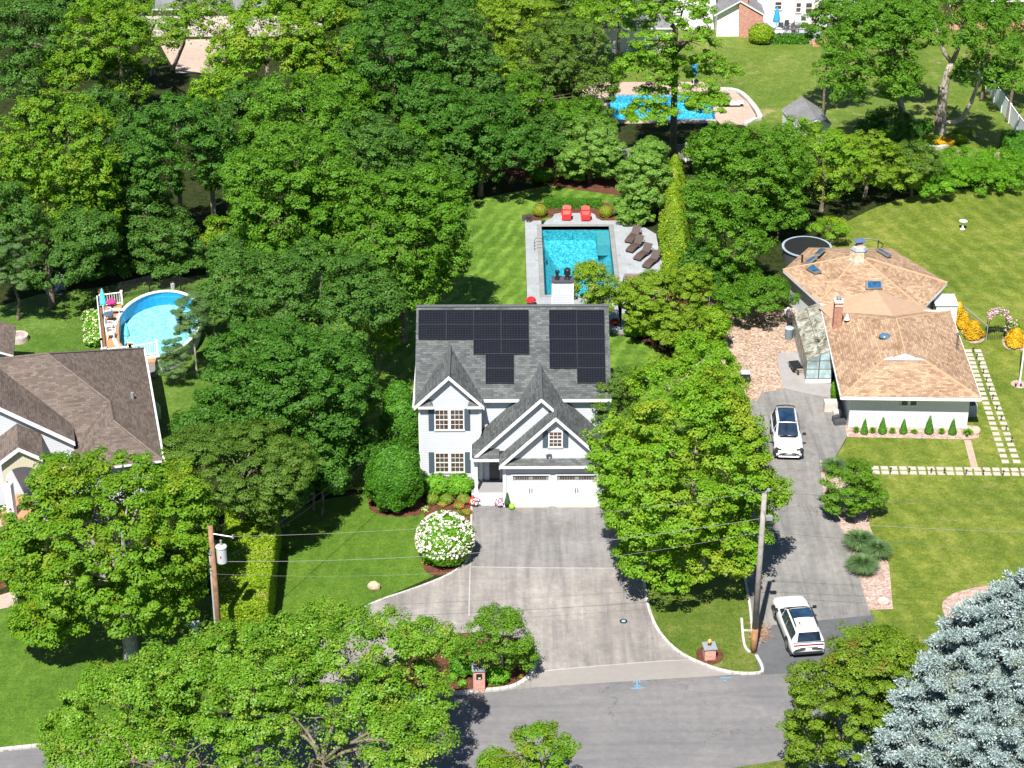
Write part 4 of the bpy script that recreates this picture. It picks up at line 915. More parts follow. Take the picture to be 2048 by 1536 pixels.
def foliage(ells, leaf=.22, cr=.5, cov=1.45, dens=1.0, bottom=-.5, lob=.31, flat=.6, inner=.12, upb=.55, aspect=.62, airy=0.0):
    C, Rr, D = [], [], []
    for e in ells:
        a, b, d = lobes_of(e, dens, bottom, lob); C.append(a); Rr.append(b); D.append(d)
    C = np.concatenate(C); Rr = np.concatenate(Rr); D = np.concatenate(D)
    if airy: k = rng.uniform(size=len(C)) > airy; C, Rr, D = C[k], Rr[k], D[k]
    nc = np.maximum(3, (2.4*Rr**2/cr**2).astype(int)); idx = np.repeat(np.arange(len(C)), nc)
    d = sph(len(idx)); keep = (d*(D[idx]*.7+UP*.6)).sum(1) > -.25; idx, d = idx[keep], d[keep]
    cp = C[idx]+d*Rr[idx][:,None]*rng.uniform(.78, 1.1, (len(idx),1))*np.array([1,1,.85])
    inside = np.zeros(len(cp), bool)
    for j in range(len(C)):
        dd = np.linalg.norm(cp-C[j], axis=1); inside |= (dd < Rr[j]*.62) & (idx != j)
    cp, d, idx = cp[~inside], d[~inside], idx[~inside]
    leaf = leaf*.86
    nl = max(4, int(cov*2*pi*cr*cr/(leaf*leaf*aspect*.5)/2.2)); m = len(cp)
    k = np.repeat(np.arange(m), nl); u = sph(len(k)); crv = cr*rng.uniform(.7, 1.25, m)
    P = cp[k]+u*crv[k][:,None]*(rng.uniform(.25, 1, (len(k),1))**.5)*np.array([1,1,flat])
    Nn = d[k]*.4+UP*upb+u*.5+rng.normal(size=u.shape)*.22
    # sparse inner foliage so that gaps read as depth
    ne = int(len(P)*inner); e = np.array([ells[i] for i in rng.integers(0, len(ells), ne)])
    if ne:
        q = sph(ne)*(rng.uniform(0, .75, (ne,1))**.4); Pi = e[:,:3]+q*e[:,3:6]; P = np.concatenate([P, Pi]); Nn = np.concatenate([Nn, sph(ne)+UP*.4])
    ok = P[:,2] > .08
    return leaves(P[ok], Nn[ok], leaf, aspect), C, Rr
def blob_px(cx, cy, rx, ry, zc=None, Y=None, clear=1.5):
    """ellipsoid whose outline has the given size on the survey photo"""
    z = zc if zc is not None else 5.0
    for _ in range(4):
        c = np.array(aty(cx, cy, Y)) if Y is not None else np.array(at(cx, cy, z)); s = scale_at(c)
        th = radians(PITCH)+math.atan((cy-768)/FPX)
        rh = rx/s; rz = sqrt(max((ry/s)**2-(rh*sin(th))**2, (.45*min(rh, ry/s))**2))/cos(th)
        if zc is None and Y is None: z = rz*.93+clear
        else: break
    return c, rh, rz
def limbs(mb, base, ells, r0, n=7, mi=0, reach=.75, seed_pts=None):
    base = np.array(base, float); c = np.array(ells[0][:3]); rz = ells[0][5]
    fork = np.array([base[0]*.45+c[0]*.55, base[1]*.45+c[1]*.55, max(base[2]+.6, c[2]-rz*.55)])
    mid = (base+fork)/2+np.array([rng.normal()*.12, rng.normal()*.12, 0])
    mb.tube([base-[0,0,.1], base+(mid-base)*.12, mid, fork], [r0*1.45, r0*1.05, r0*.9, r0*.75], 9, mi)
    tips = seed_pts if seed_pts is not None else []
    for i in range(n):
        if len(tips): tip = np.array(tips[rng.integers(len(tips))])
        else: tip = c+sph(1)[0]*np.array(ells[0][3:6])*reach
        if tip[2] < fork[2]+.1: tip = tip*[1,1,0]+[0,0,fork[2]+.4+rng.uniform(0, 1)]
        m1 = fork+(tip-fork)*.45+UP*.12*np.linalg.norm(tip-fork)
        ts = [fork-(fork-mid)*.15, fork+(m1-fork)*.5+rng.normal(size=3)*.1, m1, tip]
        mb.tube(ts, [r0*.5, r0*.36, r0*.25, r0*.06], 6, mi)
        for q in range(2):
            t2 = m1+(tip-m1)*.2+rng.normal(size=3)*np.array([1,1,.6])*.35*np.linalg.norm(tip-m1)
            mb.tube([m1, (m1+t2)/2+UP*.1, t2], [r0*.2, r0*.12, r0*.03], 5, mi)
TREES = 0
def tree(name, label, blobs, mat, leaf=.21, base=None, cat='tree', group=None, r0=None, bark=None, zc=None, clear=1.8, nl=8, trunk=True, kw=None, crown='crown'):
    """blobs: (cx,cy,rx,ry[,dy]) in photo pixels; first one fixes the distance"""
    global TREES; TREES += 1
    bark = bark or BARK
    c, rh, rz = blob_px(*blobs[0][:4], zc=zc, clear=clear)
    ells = [(c[0],c[1],c[2],rh,rh,rz)]
    for b in blobs[1:]:
        dy = b[4] if len(b) > 4 else 0
        cc, a, z_ = blob_px(*b[:4], Y=c[1]+dy); ells.append((cc[0],cc[1],max(cc[2], z_*.6+.2),a,a,z_))
    bs = at(*base) if base is not None else (c[0], c[1], 0)
    root = thing(name, label, cat, bs, 0, group)
    V, C, Rr = foliage(ells, leaf, **(kw or {}))
    cr_ = mesh_np(crown, V, mat, root, off=bs)
    if trunk:
        mb = MB(); limbs(mb, bs, ells, r0 or max(.06, rh*.055), nl, seed_pts=C)
        mesh = mb.build('trunk', bark, root, smooth=True)
    return root, ells
def shape_leaves(kind, dim, leaf, cov=2.2, rough=.06):
    """leaf quads over the skin of an ellipsoid / cone / box, local coordinates with base at z=0"""
    core = MB()
    if kind == 'ball':
        rx, ry, rz = dim; n = int(cov*4*pi*((rx*ry+rx*rz+ry*rz)/3)/(leaf*leaf*.31)); u = sph(n); u = u[u[:,2] > -.75]
        ph_ = rng.uniform(0, 6, 3); lump = 1+rough*(np.sin(u@np.array([5.1,3.3,2.2])*1.3+ph_[0])*np.cos(u@np.array([-2.3,4.7,3.9])*1.4+ph_[1])+.5*np.sin(u@np.array([3,-9,7.])+ph_[2]))
        P = u*np.array([rx,ry,rz])*lump[:,None]*rng.uniform(.93, 1.03, (len(u),1))+[0,0,rz*.92]; Nn = u/np.array([rx,ry,rz])
        prof = [(max(.01, .9*cos(a)), .9*sin(a)) for a in np.linspace(-1.2, pi/2, 9)]
        core.lathe([(r*rx, z*rz+rz*.92) for r, z in prof], (0,0,0), 14, 0, 1, ry/rx)
    elif kind == 'cone':
        r, h, pw_ = dim; n = int(cov*pi*r*sqrt(r*r+h*h)/(leaf*leaf*.31)*1.25); z = 1-np.sqrt(rng.uniform(0, 1, n)); a = rng.uniform(0, 2*pi, n)
        rad = r*(1-z)**pw_*(np.clip(z*9, 0.55, 1)); rad = rad*(1+rough*np.sin(a*3+z*9)); rad *= rng.uniform(.88, 1.05, n)
        P = np.stack([rad*np.cos(a), rad*np.sin(a), z*h+.04], 1); Nn = np.stack([np.cos(a), np.sin(a), np.full(n, r/h+.25)], 1)
        core.lathe([(r*.55, .02), (r*.86, h*.1)]+[(max(.01, .88*r*(1-q)**pw_), q*h) for q in (.3,.5,.7,.85,.97)], (0,0,0), 12)
    else:
        x, y, h = dim; A = [(x*y, 2, 1), (y*h, 0, 1), (y*h, 0, -1), (x*h, 1, 1), (x*h, 1, -1)]; P, Nn = [], []
        for ar, ax, sg_ in A:
            n = int(cov*ar/(leaf*leaf*.31)); q = rng.uniform(-.5, .5, (n,3)); q[:,ax] = .5*sg_; p = q*np.array([x,y,h])+[0,0,h/2]
            nn = np.zeros((n,3)); nn[:,ax] = sg_; und = .5*rough*h*np.sin(p@np.array([1.3,.9,2.1]))
            p[:,ax] += sg_*(rng.uniform(-.10, .05, n)+und*.3); P.append(p); Nn.append(nn)
        P = np.concatenate(P); Nn = np.concatenate(Nn); core.bx(-x/2+.12,x/2-.12,-y/2+.12,y/2-.12,.0,h-.12)
    Nn = nrm(Nn)+rng.normal(size=Nn.shape)*.42+UP*.15
    return leaves(P, Nn, leaf), core
def shrub(name, label, px, dim, mat, kind='ball', leaf=.13, cat='shrub', group=None, rz=0, cov=2.0, rough=.08, z=0.0, part='foliage', blooms=None, stem=True):
    p = px if len(px) == 3 else at(px[0], px[1], z)
    root = thing(name, label, cat, p, rz, group)
    V, core = shape_leaves(kind, dim, leaf, cov, rough)
    mats = [mat, mat]; mi = np.zeros(len(V), np.int32)
    core.m = [1]*len(core.f)
    mesh_np(part, V, mats, root, mi, core)
    if stem:
        s = MB(); s.tube([(0,0,0),(0,0,min(.4, dim[2]*.4) if kind != 'cone' else .2)], .05+.02*dim[0], 6); s.build('stem', BARK, root, world=False)
    if blooms:
        bm, n, sz, nl_ = blooms
        if kind == 'ball':
            u = sph(n*2); u = u[u[:,2] > -.25][:n]; c = u*np.array(dim)*1.01+[0,0,dim[2]*.92]
        k = np.repeat(np.arange(len(c)), nl_); q = sph(len(k)); P = c[k]+q*sz*.5*np.array([1,1,.7]); P = P+u[k]*sz*.2
        mesh_np('blossom', leaves(P, u[k]*.5+q+UP*.3, sz*.55, .9), bm, root)
    return root
def blades(name, label, px, r, h, n, mat, cat='ornamental grass', group=None, wd=.03, z=0):
    p = at(px[0], px[1], z); root = thing(name, label, cat, p, 0, group)
    a = rng.uniform(0, 2*pi, n); lean = rng.uniform(.1, 1, n)**.8; b0 = np.stack([np.cos(a), np.sin(a), np.zeros(n)], 1); sd_ = np.stack([-np.sin(a), np.cos(a), np.zeros(n)], 1)
    hh = h*rng.uniform(.75, 1.1, n); pts = []
    for t in (0, .4, .75, 1.0):
        pts.append(b0*(r*.22*rng.uniform(.2, 1, (n,1)) if t == 0 else 0)+b0*(r*lean*t**1.6)[:,None]+UP*(hh*(t*(1.25-.25*t)-lean*.45*t**3))[:,None])
    pts[1] = pts[1]+(pts[0]*.6); Q = []
    for i, (w0, w1) in enumerate(((1, 1), (1, .7), (.7, .1))):
        Q.append(np.stack([pts[i]-sd_*wd*w0, pts[i]+sd_*wd*w0, pts[i+1]+sd_*wd*w1, pts[i+1]-sd_*wd*w1], 1))
    mesh_np('blades', np.concatenate(Q), mat, root); return root
# leaf materials (base colours of the leaves themselves)
LM = leaf_mat('maple_leaf', (.040,.100,.010), (.095,.20,.016), (.15,.26,.03))
LMB = leaf_mat('bright_maple_leaf', (.07,.15,.010), (.155,.28,.018), (.23,.36,.03), accent=((.33,.36,.03), .02, .35))
LMY = leaf_mat('yellowish_maple_leaf', (.065,.140,.010), (.125,.23,.016), (.19,.30,.03), accent=((.30,.32,.02), -.01, .5))
LMD = leaf_mat('dark_maple_leaf', (.026,.078,.012), (.062,.15,.020), (.10,.20,.035))
LMC = leaf_mat('cool_maple_leaf', (.030,.080,.016), (.075,.155,.030), (.12,.21,.05))
LOAK = leaf_mat('oak_leaf', (.06,.135,.012), (.13,.24,.022), (.26,.38,.10), tr=.3, rough=.32, accent=((.30,.36,.05), .0, .9))
LLOC = leaf_mat('feathery_leaf', (.07,.15,.012), (.15,.27,.016), (.22,.36,.04))
LPALE = leaf_mat('pale_leaf', (.08,.16,.03), (.16,.27,.06), (.30,.41,.15), rough=.3)
LYEL = leaf_mat('yellow_green_leaf', (.085,.15,.012), (.17,.25,.020), (.27,.34,.04), accent=((.38,.33,.12), -.06, .8))
LOLIVE = leaf_mat('olive_leaf', (.045,.09,.016), (.10,.165,.028), (.17,.24,.055))
LGOLDH = leaf_mat('golden_hedge_leaf', (.10,.17,.012), (.21,.29,.018), (.34,.38,.04), accent=((.45,.37,.14), -.03, .6))
LYEW = leaf_mat('dense_green_leaf', (.025,.085,.010), (.06,.16,.014), (.10,.23,.03), tr=.15)
LHYD = leaf_mat('hydrangea_leaf', (.06,.15,.012), (.13,.28,.025), (.2,.37,.05))
LRUST = leaf_mat('rust_tinged_leaf', (.07,.12,.012), (.14,.21,.018), (.22,.29,.04), accent=((.27,.14,.04), -.05, .9))
LPINE = leaf_mat('pine_needle', (.035,.075,.030), (.08,.135,.05), (.14,.19,.09), tr=.1)
LSPR = leaf_mat('blue_spruce_needle', (.15,.22,.20), (.38,.47,.48), (.70,.78,.80), tr=.08, rough=.5, accent=((.26,.27,.12), -.03, .6))
LGOLD = leaf_mat('golden_leaf', (.42,.24,.01), (.70,.44,.015), (.85,.60,.05), tr=.3)
LIVY = leaf_mat('ivy_leaf', (.06,.15,.012), (.13,.27,.018), (.2,.36,.03))
LPLUM = leaf_mat('spreading_leaf', (.05,.11,.012), (.11,.21,.018), (.17,.29,.03))
LGRASS = leaf_mat('ornamental_blade', (.10,.19,.075), (.19,.31,.13), (.3,.42,.2), tr=.45)
BWHITE = M('white_blossom', (.82,.78,.66), .7, var=.1); BRED = M('red_blossom', (.62,.02,.03), .6, var=.2); BPINK = M('pink_blossom', (.72,.32,.48), .7, var=.3); BPURP = M('purple_blossom', (.35,.12,.5), .7, var=.3); BHOT = M('magenta_blossom', (.75,.05,.32), .7)
BCREAM = M('cream_blossom', (.60,.62,.34), .7, var=.2); BCORAL = M('coral_blossom', (.6,.1,.05), .7)
# ---------------- trees ----------------
BG = 'trees of the wooded back gardens'
T = tree
# near trees along the road
T('maple_tree', 'big bright maple in front of the brown roofed house, left front', [(225,1085,205,185),(90,1130,85,90,1),(330,1000,95,80,1),(140,960,90,60,1),(300,1190,110,80,-1),(90,1240,70,55,-1)], LMY, .192, base=(264,1312), r0=.42, bark=BARK_GREY, zc=7.2, nl=14, kw=dict(bottom=-.7, cr=.44, cov=1.7, dens=1.35))
T('oak_tree', 'oak at the bottom left between the road and the lawn', [(250,1430,140,110),(140,1470,60,60),(320,1350,100,60)], LOAK, .160, zc=6, kw=dict(cr=.42))
T('oak_tree', 'broad oak crown just below the transformer pole', [(490,1370,170,140),(560,1300,110,75,1),(400,1330,90,60,0)], LOAK, .160, zc=7, nl=10, bark=BARK_GREY, kw=dict(cr=.42))
T('oak_tree', 'oak crown reaching over the half circle drive left of the island', [(720,1330,150,125),(650,1270,100,70,1),(800,1390,110,90,-1),(850,1280,65,45,0)], LOAK, .160, zc=7, nl=10, bark=BARK_GREY, kw=dict(cr=.42))
T('oak_tree', 'oak at the bottom edge left of the road surface', [(640,1490,210,90),(820,1480,95,70)], LOAK, .160, zc=6.5, kw=dict(cr=.42))
T('oak_tree', 'low oak in the bottom left corner below the lawn', [(350,1520,150,90),(180,1500,90,60)], LOAK, .160, zc=6, kw=dict(cr=.42))
T('young_tree', 'small bright tree at the bottom edge beside the road', [(1086,1500,66,62),(1000,1530,40,30)], LMY, .144, zc=4, kw=dict(cr=.38))
T('flowering_tree', 'bushy tree with rust tinged leaves at the lower right beside the road', [(1690,1430,112,125),(1640,1370,70,60),(1770,1310,75,65,1),(1620,1480,60,60)], LRUST, .136, zc=5, kw=dict(cr=.4, flat=.4, cov=1.4))
T('flowering_tree', 'second rust tinged tree between the parked car and the blue spruce', [(1790,1420,80,110),(1740,1300,80,55,1)], LRUST, .136, zc=5, kw=dict(cr=.4, flat=.4, cov=1.4))
T('maple_tree', 'tall maple between the main driveway and the side driveway', [(1370,960,175,190),(1250,900,75,80,1),(1468,895,68,85,0),(1340,1100,115,75,-1),(1450,1080,90,70,-1),(1300,1010,100,80,-1),(1530,985,48,55,0),(1420,800,75,60,1)], LMB, .184, base=(1400,1140), r0=.34, zc=7.2, nl=16, bark=BARK_PALE, kw=dict(bottom=-.7, cr=.42, cov=1.5, dens=1.15))
T('maple_tree', 'upper crown of a bright tree with bare white twigs beside the garage roof', [(1345,770,90,65),(1420,735,60,55,2)], LMB, .176, zc=7.5, nl=10, bark=BARK_PALE, kw=dict(cr=.45, airy=.15))
T('birch_tree', 'fine leaved olive tree touching the right corner of the garage roof', [(1232,815,52,68),(1260,760,42,35)], LOLIVE, .112, zc=5, kw=dict(cr=.34, flat=.45))
T('young_tree', 'bushy tree at the edge of the wood chip yard', [(1445,785,48,60),(1400,700,50,42,3)], LMB, .160, kw=dict(cr=.42))
T('young_tree', 'yellow green tree beside the pool terrace steps', [(1330,605,82,70),(1280,585,45,40),(1380,565,45,40),(1300,640,50,35,-.5)], LYEL, .136, base=(1322,695), kw=dict(cr=.36, flat=.45, cov=2.0, dens=1.3), zc=3.0)
T('young_tree', 'small leafy tree between the pool steps and the chip yard', [(1385,655,42,40),(1350,672,40,28)], LYEL, .128, kw=dict(cr=.36), zc=2.2)
T('young_tree', 'fluffy light green tree between the chimney and the pool', [(1192,578,50,48),(1180,545,34,24),(1205,600,38,24)], LYEL, .136, kw=dict(cr=.38), zc=4.0)
# big centre-left group
T('maple_tree', 'large green maple left of the backyard lawn, widest of the group', [(800,455,150,130),(690,420,110,100,1),(860,400,80,80,1),(880,500,70,80,0),(810,560,100,60,-1)], LM, .192, group=BG, zc=9, nl=10, kw=dict(bottom=-.7, cr=.455))
T('maple_tree', 'maple with rounded crown behind the left corner of the white house', [(640,590,150,110),(560,640,100,80,0),(720,600,90,70,0),(500,560,90,70,1)], LMC, .184, group=BG, zc=8, kw=dict(bottom=-.7, cr=.452))
T('maple_tree', 'dark maple touching the left wall of the white house', [(610,770,140,125),(500,790,110,100,0),(660,860,80,90,-1),(540,700,120,70,1)], LMD, .184, group=BG, zc=7.5, nl=9, kw=dict(bottom=-.7, cr=.45))
T('maple_tree', 'mid green maple standing over the middle of the left group', [(560,420,110,110),(600,330,110,90,1),(510,360,70,70,1)], LM, .192, group=BG, zc=9.5, kw=dict(bottom=-.7, cr=.455))
T('maple_tree', 'sunlit maple in the middle of the upper left woods', [(590,240,110,105),(670,280,80,80),(520,290,55,60,0)], LM, .208, group=BG, zc=10, kw=dict(bottom=-.7, cr=.52))
T('young_tree', 'small bright sapling beside the left end of the solar roof', [(755,668,55,42)], LMB, .144, zc=3.0, kw=dict(cr=.36))
T('cedar_tree', 'olive toned evergreen behind the bright front maple', [(480,935,140,95),(580,930,60,60),(400,900,70,60,1),(520,1000,70,50,-1)], LOLIVE, .128, zc=6, kw=dict(cr=.42, flat=.4))
T('maple_tree', 'dark tree above the clipped hedge', [(620,880,50,60)], LMD, .160, zc=5, kw=dict(cr=.42))
T('pine_tree', 'grey green pine leaning over the round pool', [(385,640,38,55),(350,720,30,50,-1)], LPINE, .160, zc=4.5, kw=dict(cr=.36, aspect=.2, flat=.4), bark=BARK_GREY)
# far left
T('maple_tree', 'huge yellowish maple on the left edge behind the grass', [(125,300,125,125),(60,370,85,110,-1),(170,400,75,110,-1)], LMY, .208, group=BG, zc=10, nl=9, kw=dict(bottom=-.7, cr=.458))
T('maple_tree', 'dark green maple under the yellowish one on the left edge', [(90,500,125,75),(170,470,70,60,1),(20,440,70,80,0)], LMC, .200, group=BG, zc=4.6, kw=dict(bottom=-.7, cr=.455))
T('pine_tree', 'grey green pine on the left edge over the shaded lawn', [(22,535,62,62),(0,490,60,40)], LPINE, .176, zc=4.2, kw=dict(cr=.42, aspect=.22, flat=.35))
T('maple_tree', 'dark leafy maple with a bare forked trunk in front', [(350,270,95,85),(300,340,65,90,-1),(430,310,55,80,0)], LMD, .208, group=BG, zc=10, kw=dict(bottom=-.7, cr=.455))
T('maple_tree', 'low dark maple behind the mesh fence of the round pool', [(325,470,75,58),(280,400,50,50,2),(330,520,60,25,-.5)], LMC, .192, group=BG, zc=3.4, kw=dict(bottom=-.7, cr=.45))
T('bare_tree', 'thin forked pale trunk with few leaves in the dark gap', [(410,250,40,50)], LMD, .192, base=(428,440), zc=9.5, r0=.2, bark=BARK_PALE, nl=6, kw=dict(bottom=-.7, cr=.45, airy=.5))
T('young_tree', 'yellow green sapling below the forked bare trunk', [(435,470,32,40)], LMB, .160, zc=2.8, kw=dict(cr=.36))
T('maple_tree', 'dark crown in the top left corner', [(45,60,100,75),(60,150,70,70,-2)], LMC, .240, group=BG, zc=10, kw=dict(cr=.65))
T('maple_tree', 'bright thin crowned tree, second from the top left corner', [(195,60,95,75),(150,130,70,50,-2)], LMY, .224, group=BG, zc=10, bark=BARK_GREY, kw=dict(bottom=-.7, cr=.52))
T('maple_tree', 'bright maple with dark trunks over the pink yard', [(300,70,75,80),(250,170,50,60,-2)], LMY, .216, base=(305,150), zc=9, group=BG, bark=BARK_GREY, nl=12, kw=dict(bottom=-.7, cr=.455, airy=.35))
T('maple_tree', 'light green tree at the top between the pink yard and the dark trees', [(410,40,75,65),(380,20,60,40)], LMY, .216, base=(345,140), zc=9, group=BG, bark=BARK_PALE, nl=12, kw=dict(bottom=-.7, cr=.452, airy=.45))
T('maple_tree', 'pale leaved crown at the top, left of centre', [(530,70,90,90),(470,120,60,60,-1),(600,100,60,70,0)], LMB, .224, group=BG, zc=9, kw=dict(bottom=-.7, cr=.52))
T('maple_tree', 'bright crown at the top edge touching the dark maples', [(660,70,80,90),(640,150,60,50,-1)], LMY, .224, group=BG, zc=9, kw=dict(bottom=-.7, cr=.52))
T('maple_tree', 'tall dark maple at the top edge left of centre', [(790,90,105,100),(760,180,80,70,-1)], LMD, .216, group=BG, zc=11, nl=9, kw=dict(bottom=-.7, cr=.52))
T('maple_tree', 'dark maple at the top edge right beside the pale shrubs', [(905,80,80,90),(940,150,70,70,-1)], LMC, .216, group=BG, zc=11, kw=dict(bottom=-.7, cr=.52))
T('maple_tree', 'dark spreading maple above the shaded mulch circle', [(960,250,100,80),(880,260,90,80,0),(1020,290,85,55,-1),(930,330,80,45,-1)], LMD, .208, group=BG, zc=6.2, nl=9, kw=dict(bottom=-.7, cr=.458))
T('maple_tree', 'dark maple between the two sunny groups of the upper woods', [(740,300,90,80),(800,330,70,60)], LMC, .208, group=BG, zc=9, kw=dict(bottom=-.7, cr=.458))
T('dogwood_tree', 'yellow green bushy tree at the top centre', [(1060,60,75,75),(1000,40,60,50,1)], LYEL, .192, group=BG, zc=6, kw=dict(bottom=-.7, cr=.45, flat=.45))
T('dogwood_tree', 'mid green tree left of the far pool', [(1130,110,95,85),(1080,180,70,60,-1),(1180,170,60,60,-1)], LOLIVE, .192, zc=7, group=BG, bark=BARK_PALE, nl=10, kw=dict(bottom=-.7, cr=.45))
T('dogwood_tree', 'light green tree in front of the far white wall', [(1190,40,60,45)], LMB, .192, zc=6, group=BG, kw=dict(bottom=-.7, cr=.45, airy=.2))
T('maple_tree', 'green crown over the left side of the far pool terrace', [(1040,200,70,60),(1120,240,55,40)], LM, .192, zc=6, group=BG, kw=dict(bottom=-.7, cr=.45))

# more crowns of the woods
for cx, cy, rx, ry, m_, zc_, lab in [
 (205,225,60,60,LMC,7,'green crown in the dark gap right of the huge yellowish maple'),(255,330,55,80,LMD,6,'dark narrow crown left of the forked bare trunk'),(215,420,60,80,LMD,4.5,'dark low crown between the left edge trees and the mesh fence'),
 (440,190,60,55,LMB,7,'bright crown just below the pink yard'),(500,210,60,60,LMC,7,'cool green crown right of the dark maple with the forked trunk'),(450,330,45,60,LM,5,'mid green crown beside the thin forked trunk'),(690,190,60,55,LM,8,'sunlit crown between the bright and dark trees of the upper woods'),
 (860,200,70,60,LMD,8,'dark crown between the two tall dark maples and the lower one'),(900,300,60,50,LMC,4.5,'low dark crown left of the shaded mulch circle'),(1010,130,50,50,LYEL,6,'yellow green crown left of the top centre thicket'),(820,300,60,60,LM,6,'green crown above the widest maple of the lawn'),
 (600,470,80,60,LM,7,'green crown left of the widest maple'),(480,500,60,50,LMC,5,'cool green crown right of the yellow green sapling'),(430,600,40,40,LMC,3.5,'low green crown beside the grey green pine by the round pool'),(400,850,55,45,LMD,3.5,'dark low crown between the brown house and the dark maple'),(460,860,60,50,LMC,4,'low crown below the dark maple beside the white house'),(690,760,55,70,LMD,4,'dark low crown left of the narrow evergreen by the wall'),(700,880,45,60,LMD,3.2,'dark low crown left of the big rounded evergreen'),
 (640,940,50,50,LMD,3.2,'dark crown at the shaded top of the front lawn'),(560,970,45,45,LMC,3,'green crown above the golden clipped hedge'),
 (110,-30,90,60,LMC,10,'crown at the very top left edge of the photo'),(230,-10,70,60,LMY,10,'bright crown cut by the top edge above the second tree'),(620,-10,80,60,LMY,9,'bright crown cut by the top edge left of the dark maples'),(720,-5,70,60,LMC,9,'green crown cut by the top edge beside the dark maples'),(850,-20,90,60,LMD,10,'dark crown cut by the top edge in the middle of the woods'),(960,-10,60,60,LYEL,7,'yellow green crown cut by the top edge beside the dark maples'),(1110,-15,70,55,LOLIVE,7,'olive crown cut by the top edge at the top centre'),
 (1240,-10,60,40,LOLIVE,7,'olive crown cut by the top edge left of the feathery tree'),(1180,230,45,40,LM,4,'green crown between the pale round tree and the far pool'),(1085,260,60,45,LMC,4,'cool green crown left of the pale round tree'),(1430,290,55,35,LMB,3,'bright low crown in front of the far pool terrace'),(1560,400,50,60,LM,3.5,'green crown at the left edge of the rear lawn'),(1400,530,40,50,LMD,3,'dark crown right of the golden evergreen row'),
 (1820,20,60,50,LM,10,'crown at the top edge between the two tall maples'),(1780,250,60,40,LMD,2.8,'dark shaded crown below the tall right maple'),(1985,10,60,45,LM,9,'crown at the top edge beside the brick house'),(1420,640,35,30,LMB,2.2,'bright low crown at the chip yard corner')]:
    T('woodland_tree', lab, [(cx,cy,rx,ry),(cx+rx*.5,cy+ry*.4,rx*.6,ry*.55,-.6),(cx-rx*.5,cy+ry*.3,rx*.6,ry*.6,0)], m_, .2, group=BG, zc=zc_, kw=dict(cr=.45, bottom=-.8))
# right of the centre
T('locust_tree', 'tall feathery tree with dark trunk in front of the far pool', [(1350,60,110,80),(1300,130,75,50,0),(1420,150,60,55,0),(1340,190,70,35,-1),(1330,0,90,60,0),(1300,225,50,20,-2),(1420,205,45,25,-2)], LLOC, .208, base=(1345,330), zc=13, r0=.3, nl=22, kw=dict(cr=.48, airy=.27, flat=.4, inner=.03))
T('willow_tree', 'round pale green tree on the left behind the pool', [(1181,298,68,68),(1150,325,40,38),(1215,320,38,38)], LPALE, .15, zc=3.0, kw=dict(cr=.36, bottom=-.9, cov=2.0, dens=1.3))
T('birch_tree', 'pale glossy leaved tree beside the loungers', [(1288,365,58,70),(1270,420,40,30,-1),(1300,310,40,35,1)], LPALE, .160, zc=3.2, kw=dict(cr=.36, bottom=-.9, cov=2.0, dens=1.3))
T('maple_tree', 'green maple left of the wide rear lawn', [(1500,340,110,95),(1440,300,60,60,0),(1560,320,70,70,0)], LM, .184, zc=5.5, nl=9, kw=dict(bottom=-.7, cr=.45))
T('maple_tree', 'lower green maple right of the golden evergreen row', [(1460,470,85,90),(1410,400,55,50,1),(1480,560,60,45,-1)], LM, .184, zc=5, kw=dict(bottom=-.7, cr=.45))
T('shrub_tree', 'leafy tree above the wood chip yard', [(1525,590,68,42),(1470,600,45,30)], LM, .152, zc=2.3, kw=dict(cr=.42))
T('shrub_tree', 'yellow green thicket crown behind the rear lawn, left of the middle', [(1650,330,85,85),(1600,280,50,50,1)], LMB, .160, zc=4, kw=dict(cr=.42))
T('shrub_tree', 'olive thicket crown at the upper edge of the rear lawn', [(1735,320,75,62),(1790,340,60,50)], LYEL, .160, zc=3.4, kw=dict(cr=.42, flat=.45))
T('shrub_tree', 'rightmost yellow green thicket crown before the ivy', [(1830,325,58,50)], LOLIVE, .160, zc=3.0, kw=dict(cr=.42))
T('maple_tree', 'maple with dark shade below it at the upper right', [(1740,110,95,95),(1690,150,60,60,-1),(1800,160,50,50,-1),(1760,40,80,60,1)], LM, .208, base=(1815,262), zc=10.5, r0=.3, nl=12, kw=dict(bottom=-.7, cr=.458), bark=BARK_GREY)
T('maple_tree', 'maple crown at the top edge above the shed', [(1660,50,50,50),(1700,20,60,40)], LM, .208, zc=9, kw=dict(bottom=-.7, cr=.455))
rt, el = T('maple_tree', 'tall maple with pale forked trunk on the planted mound', [(1900,40,110,60),(1990,70,70,50,0),(1830,50,60,50,0),(1960,140,60,38,0),(2010,150,50,35,0)], LM, .208, base=(1880,278), zc=12.5, trunk=False, kw=dict(bottom=-.7, cr=.455, airy=.35))
mb = MB(); B0 = np.array(at(1880,278)); YB_ = B0[1]
def ty(x, y, dy=0): return np.array(aty(x, y, YB_+dy))
mb.tube([B0-[0,0,.1], ty(1880,262), ty(1883,215), ty(1888,180), ty(1893,150), ty(1903,125)], [.62,.50,.42,.40,.30,.26], 10)
mb.tube([ty(1884,200), ty(1885,178), ty(1881,171)], [.38,.36,.30], 9)
mb.tube([ty(1903,125), ty(1888,105), ty(1878,75), ty(1868,30)], [.2,.18,.14,.08], 7)
mb.tube([ty(1903,128), ty(1915,100), ty(1922,60), ty(1935,10)], [.24,.2,.14,.08], 7)
mb.tube([ty(1915,100), ty(1905,60), ty(1900,10)], [.14,.1,.05], 6)
mb.tube([ty(1884,246), ty(1905,247), ty(1925,236), ty(1942,205), ty(1957,165), ty(1970,130)], [.28,.24,.22,.19,.13,.07], 8)
mb.tube([ty(1900,158), ty(1920,150), ty(1935,148)], [.08,.07,.04], 6)
mb.build('trunk', BARK_PALE, rt, smooth=True)
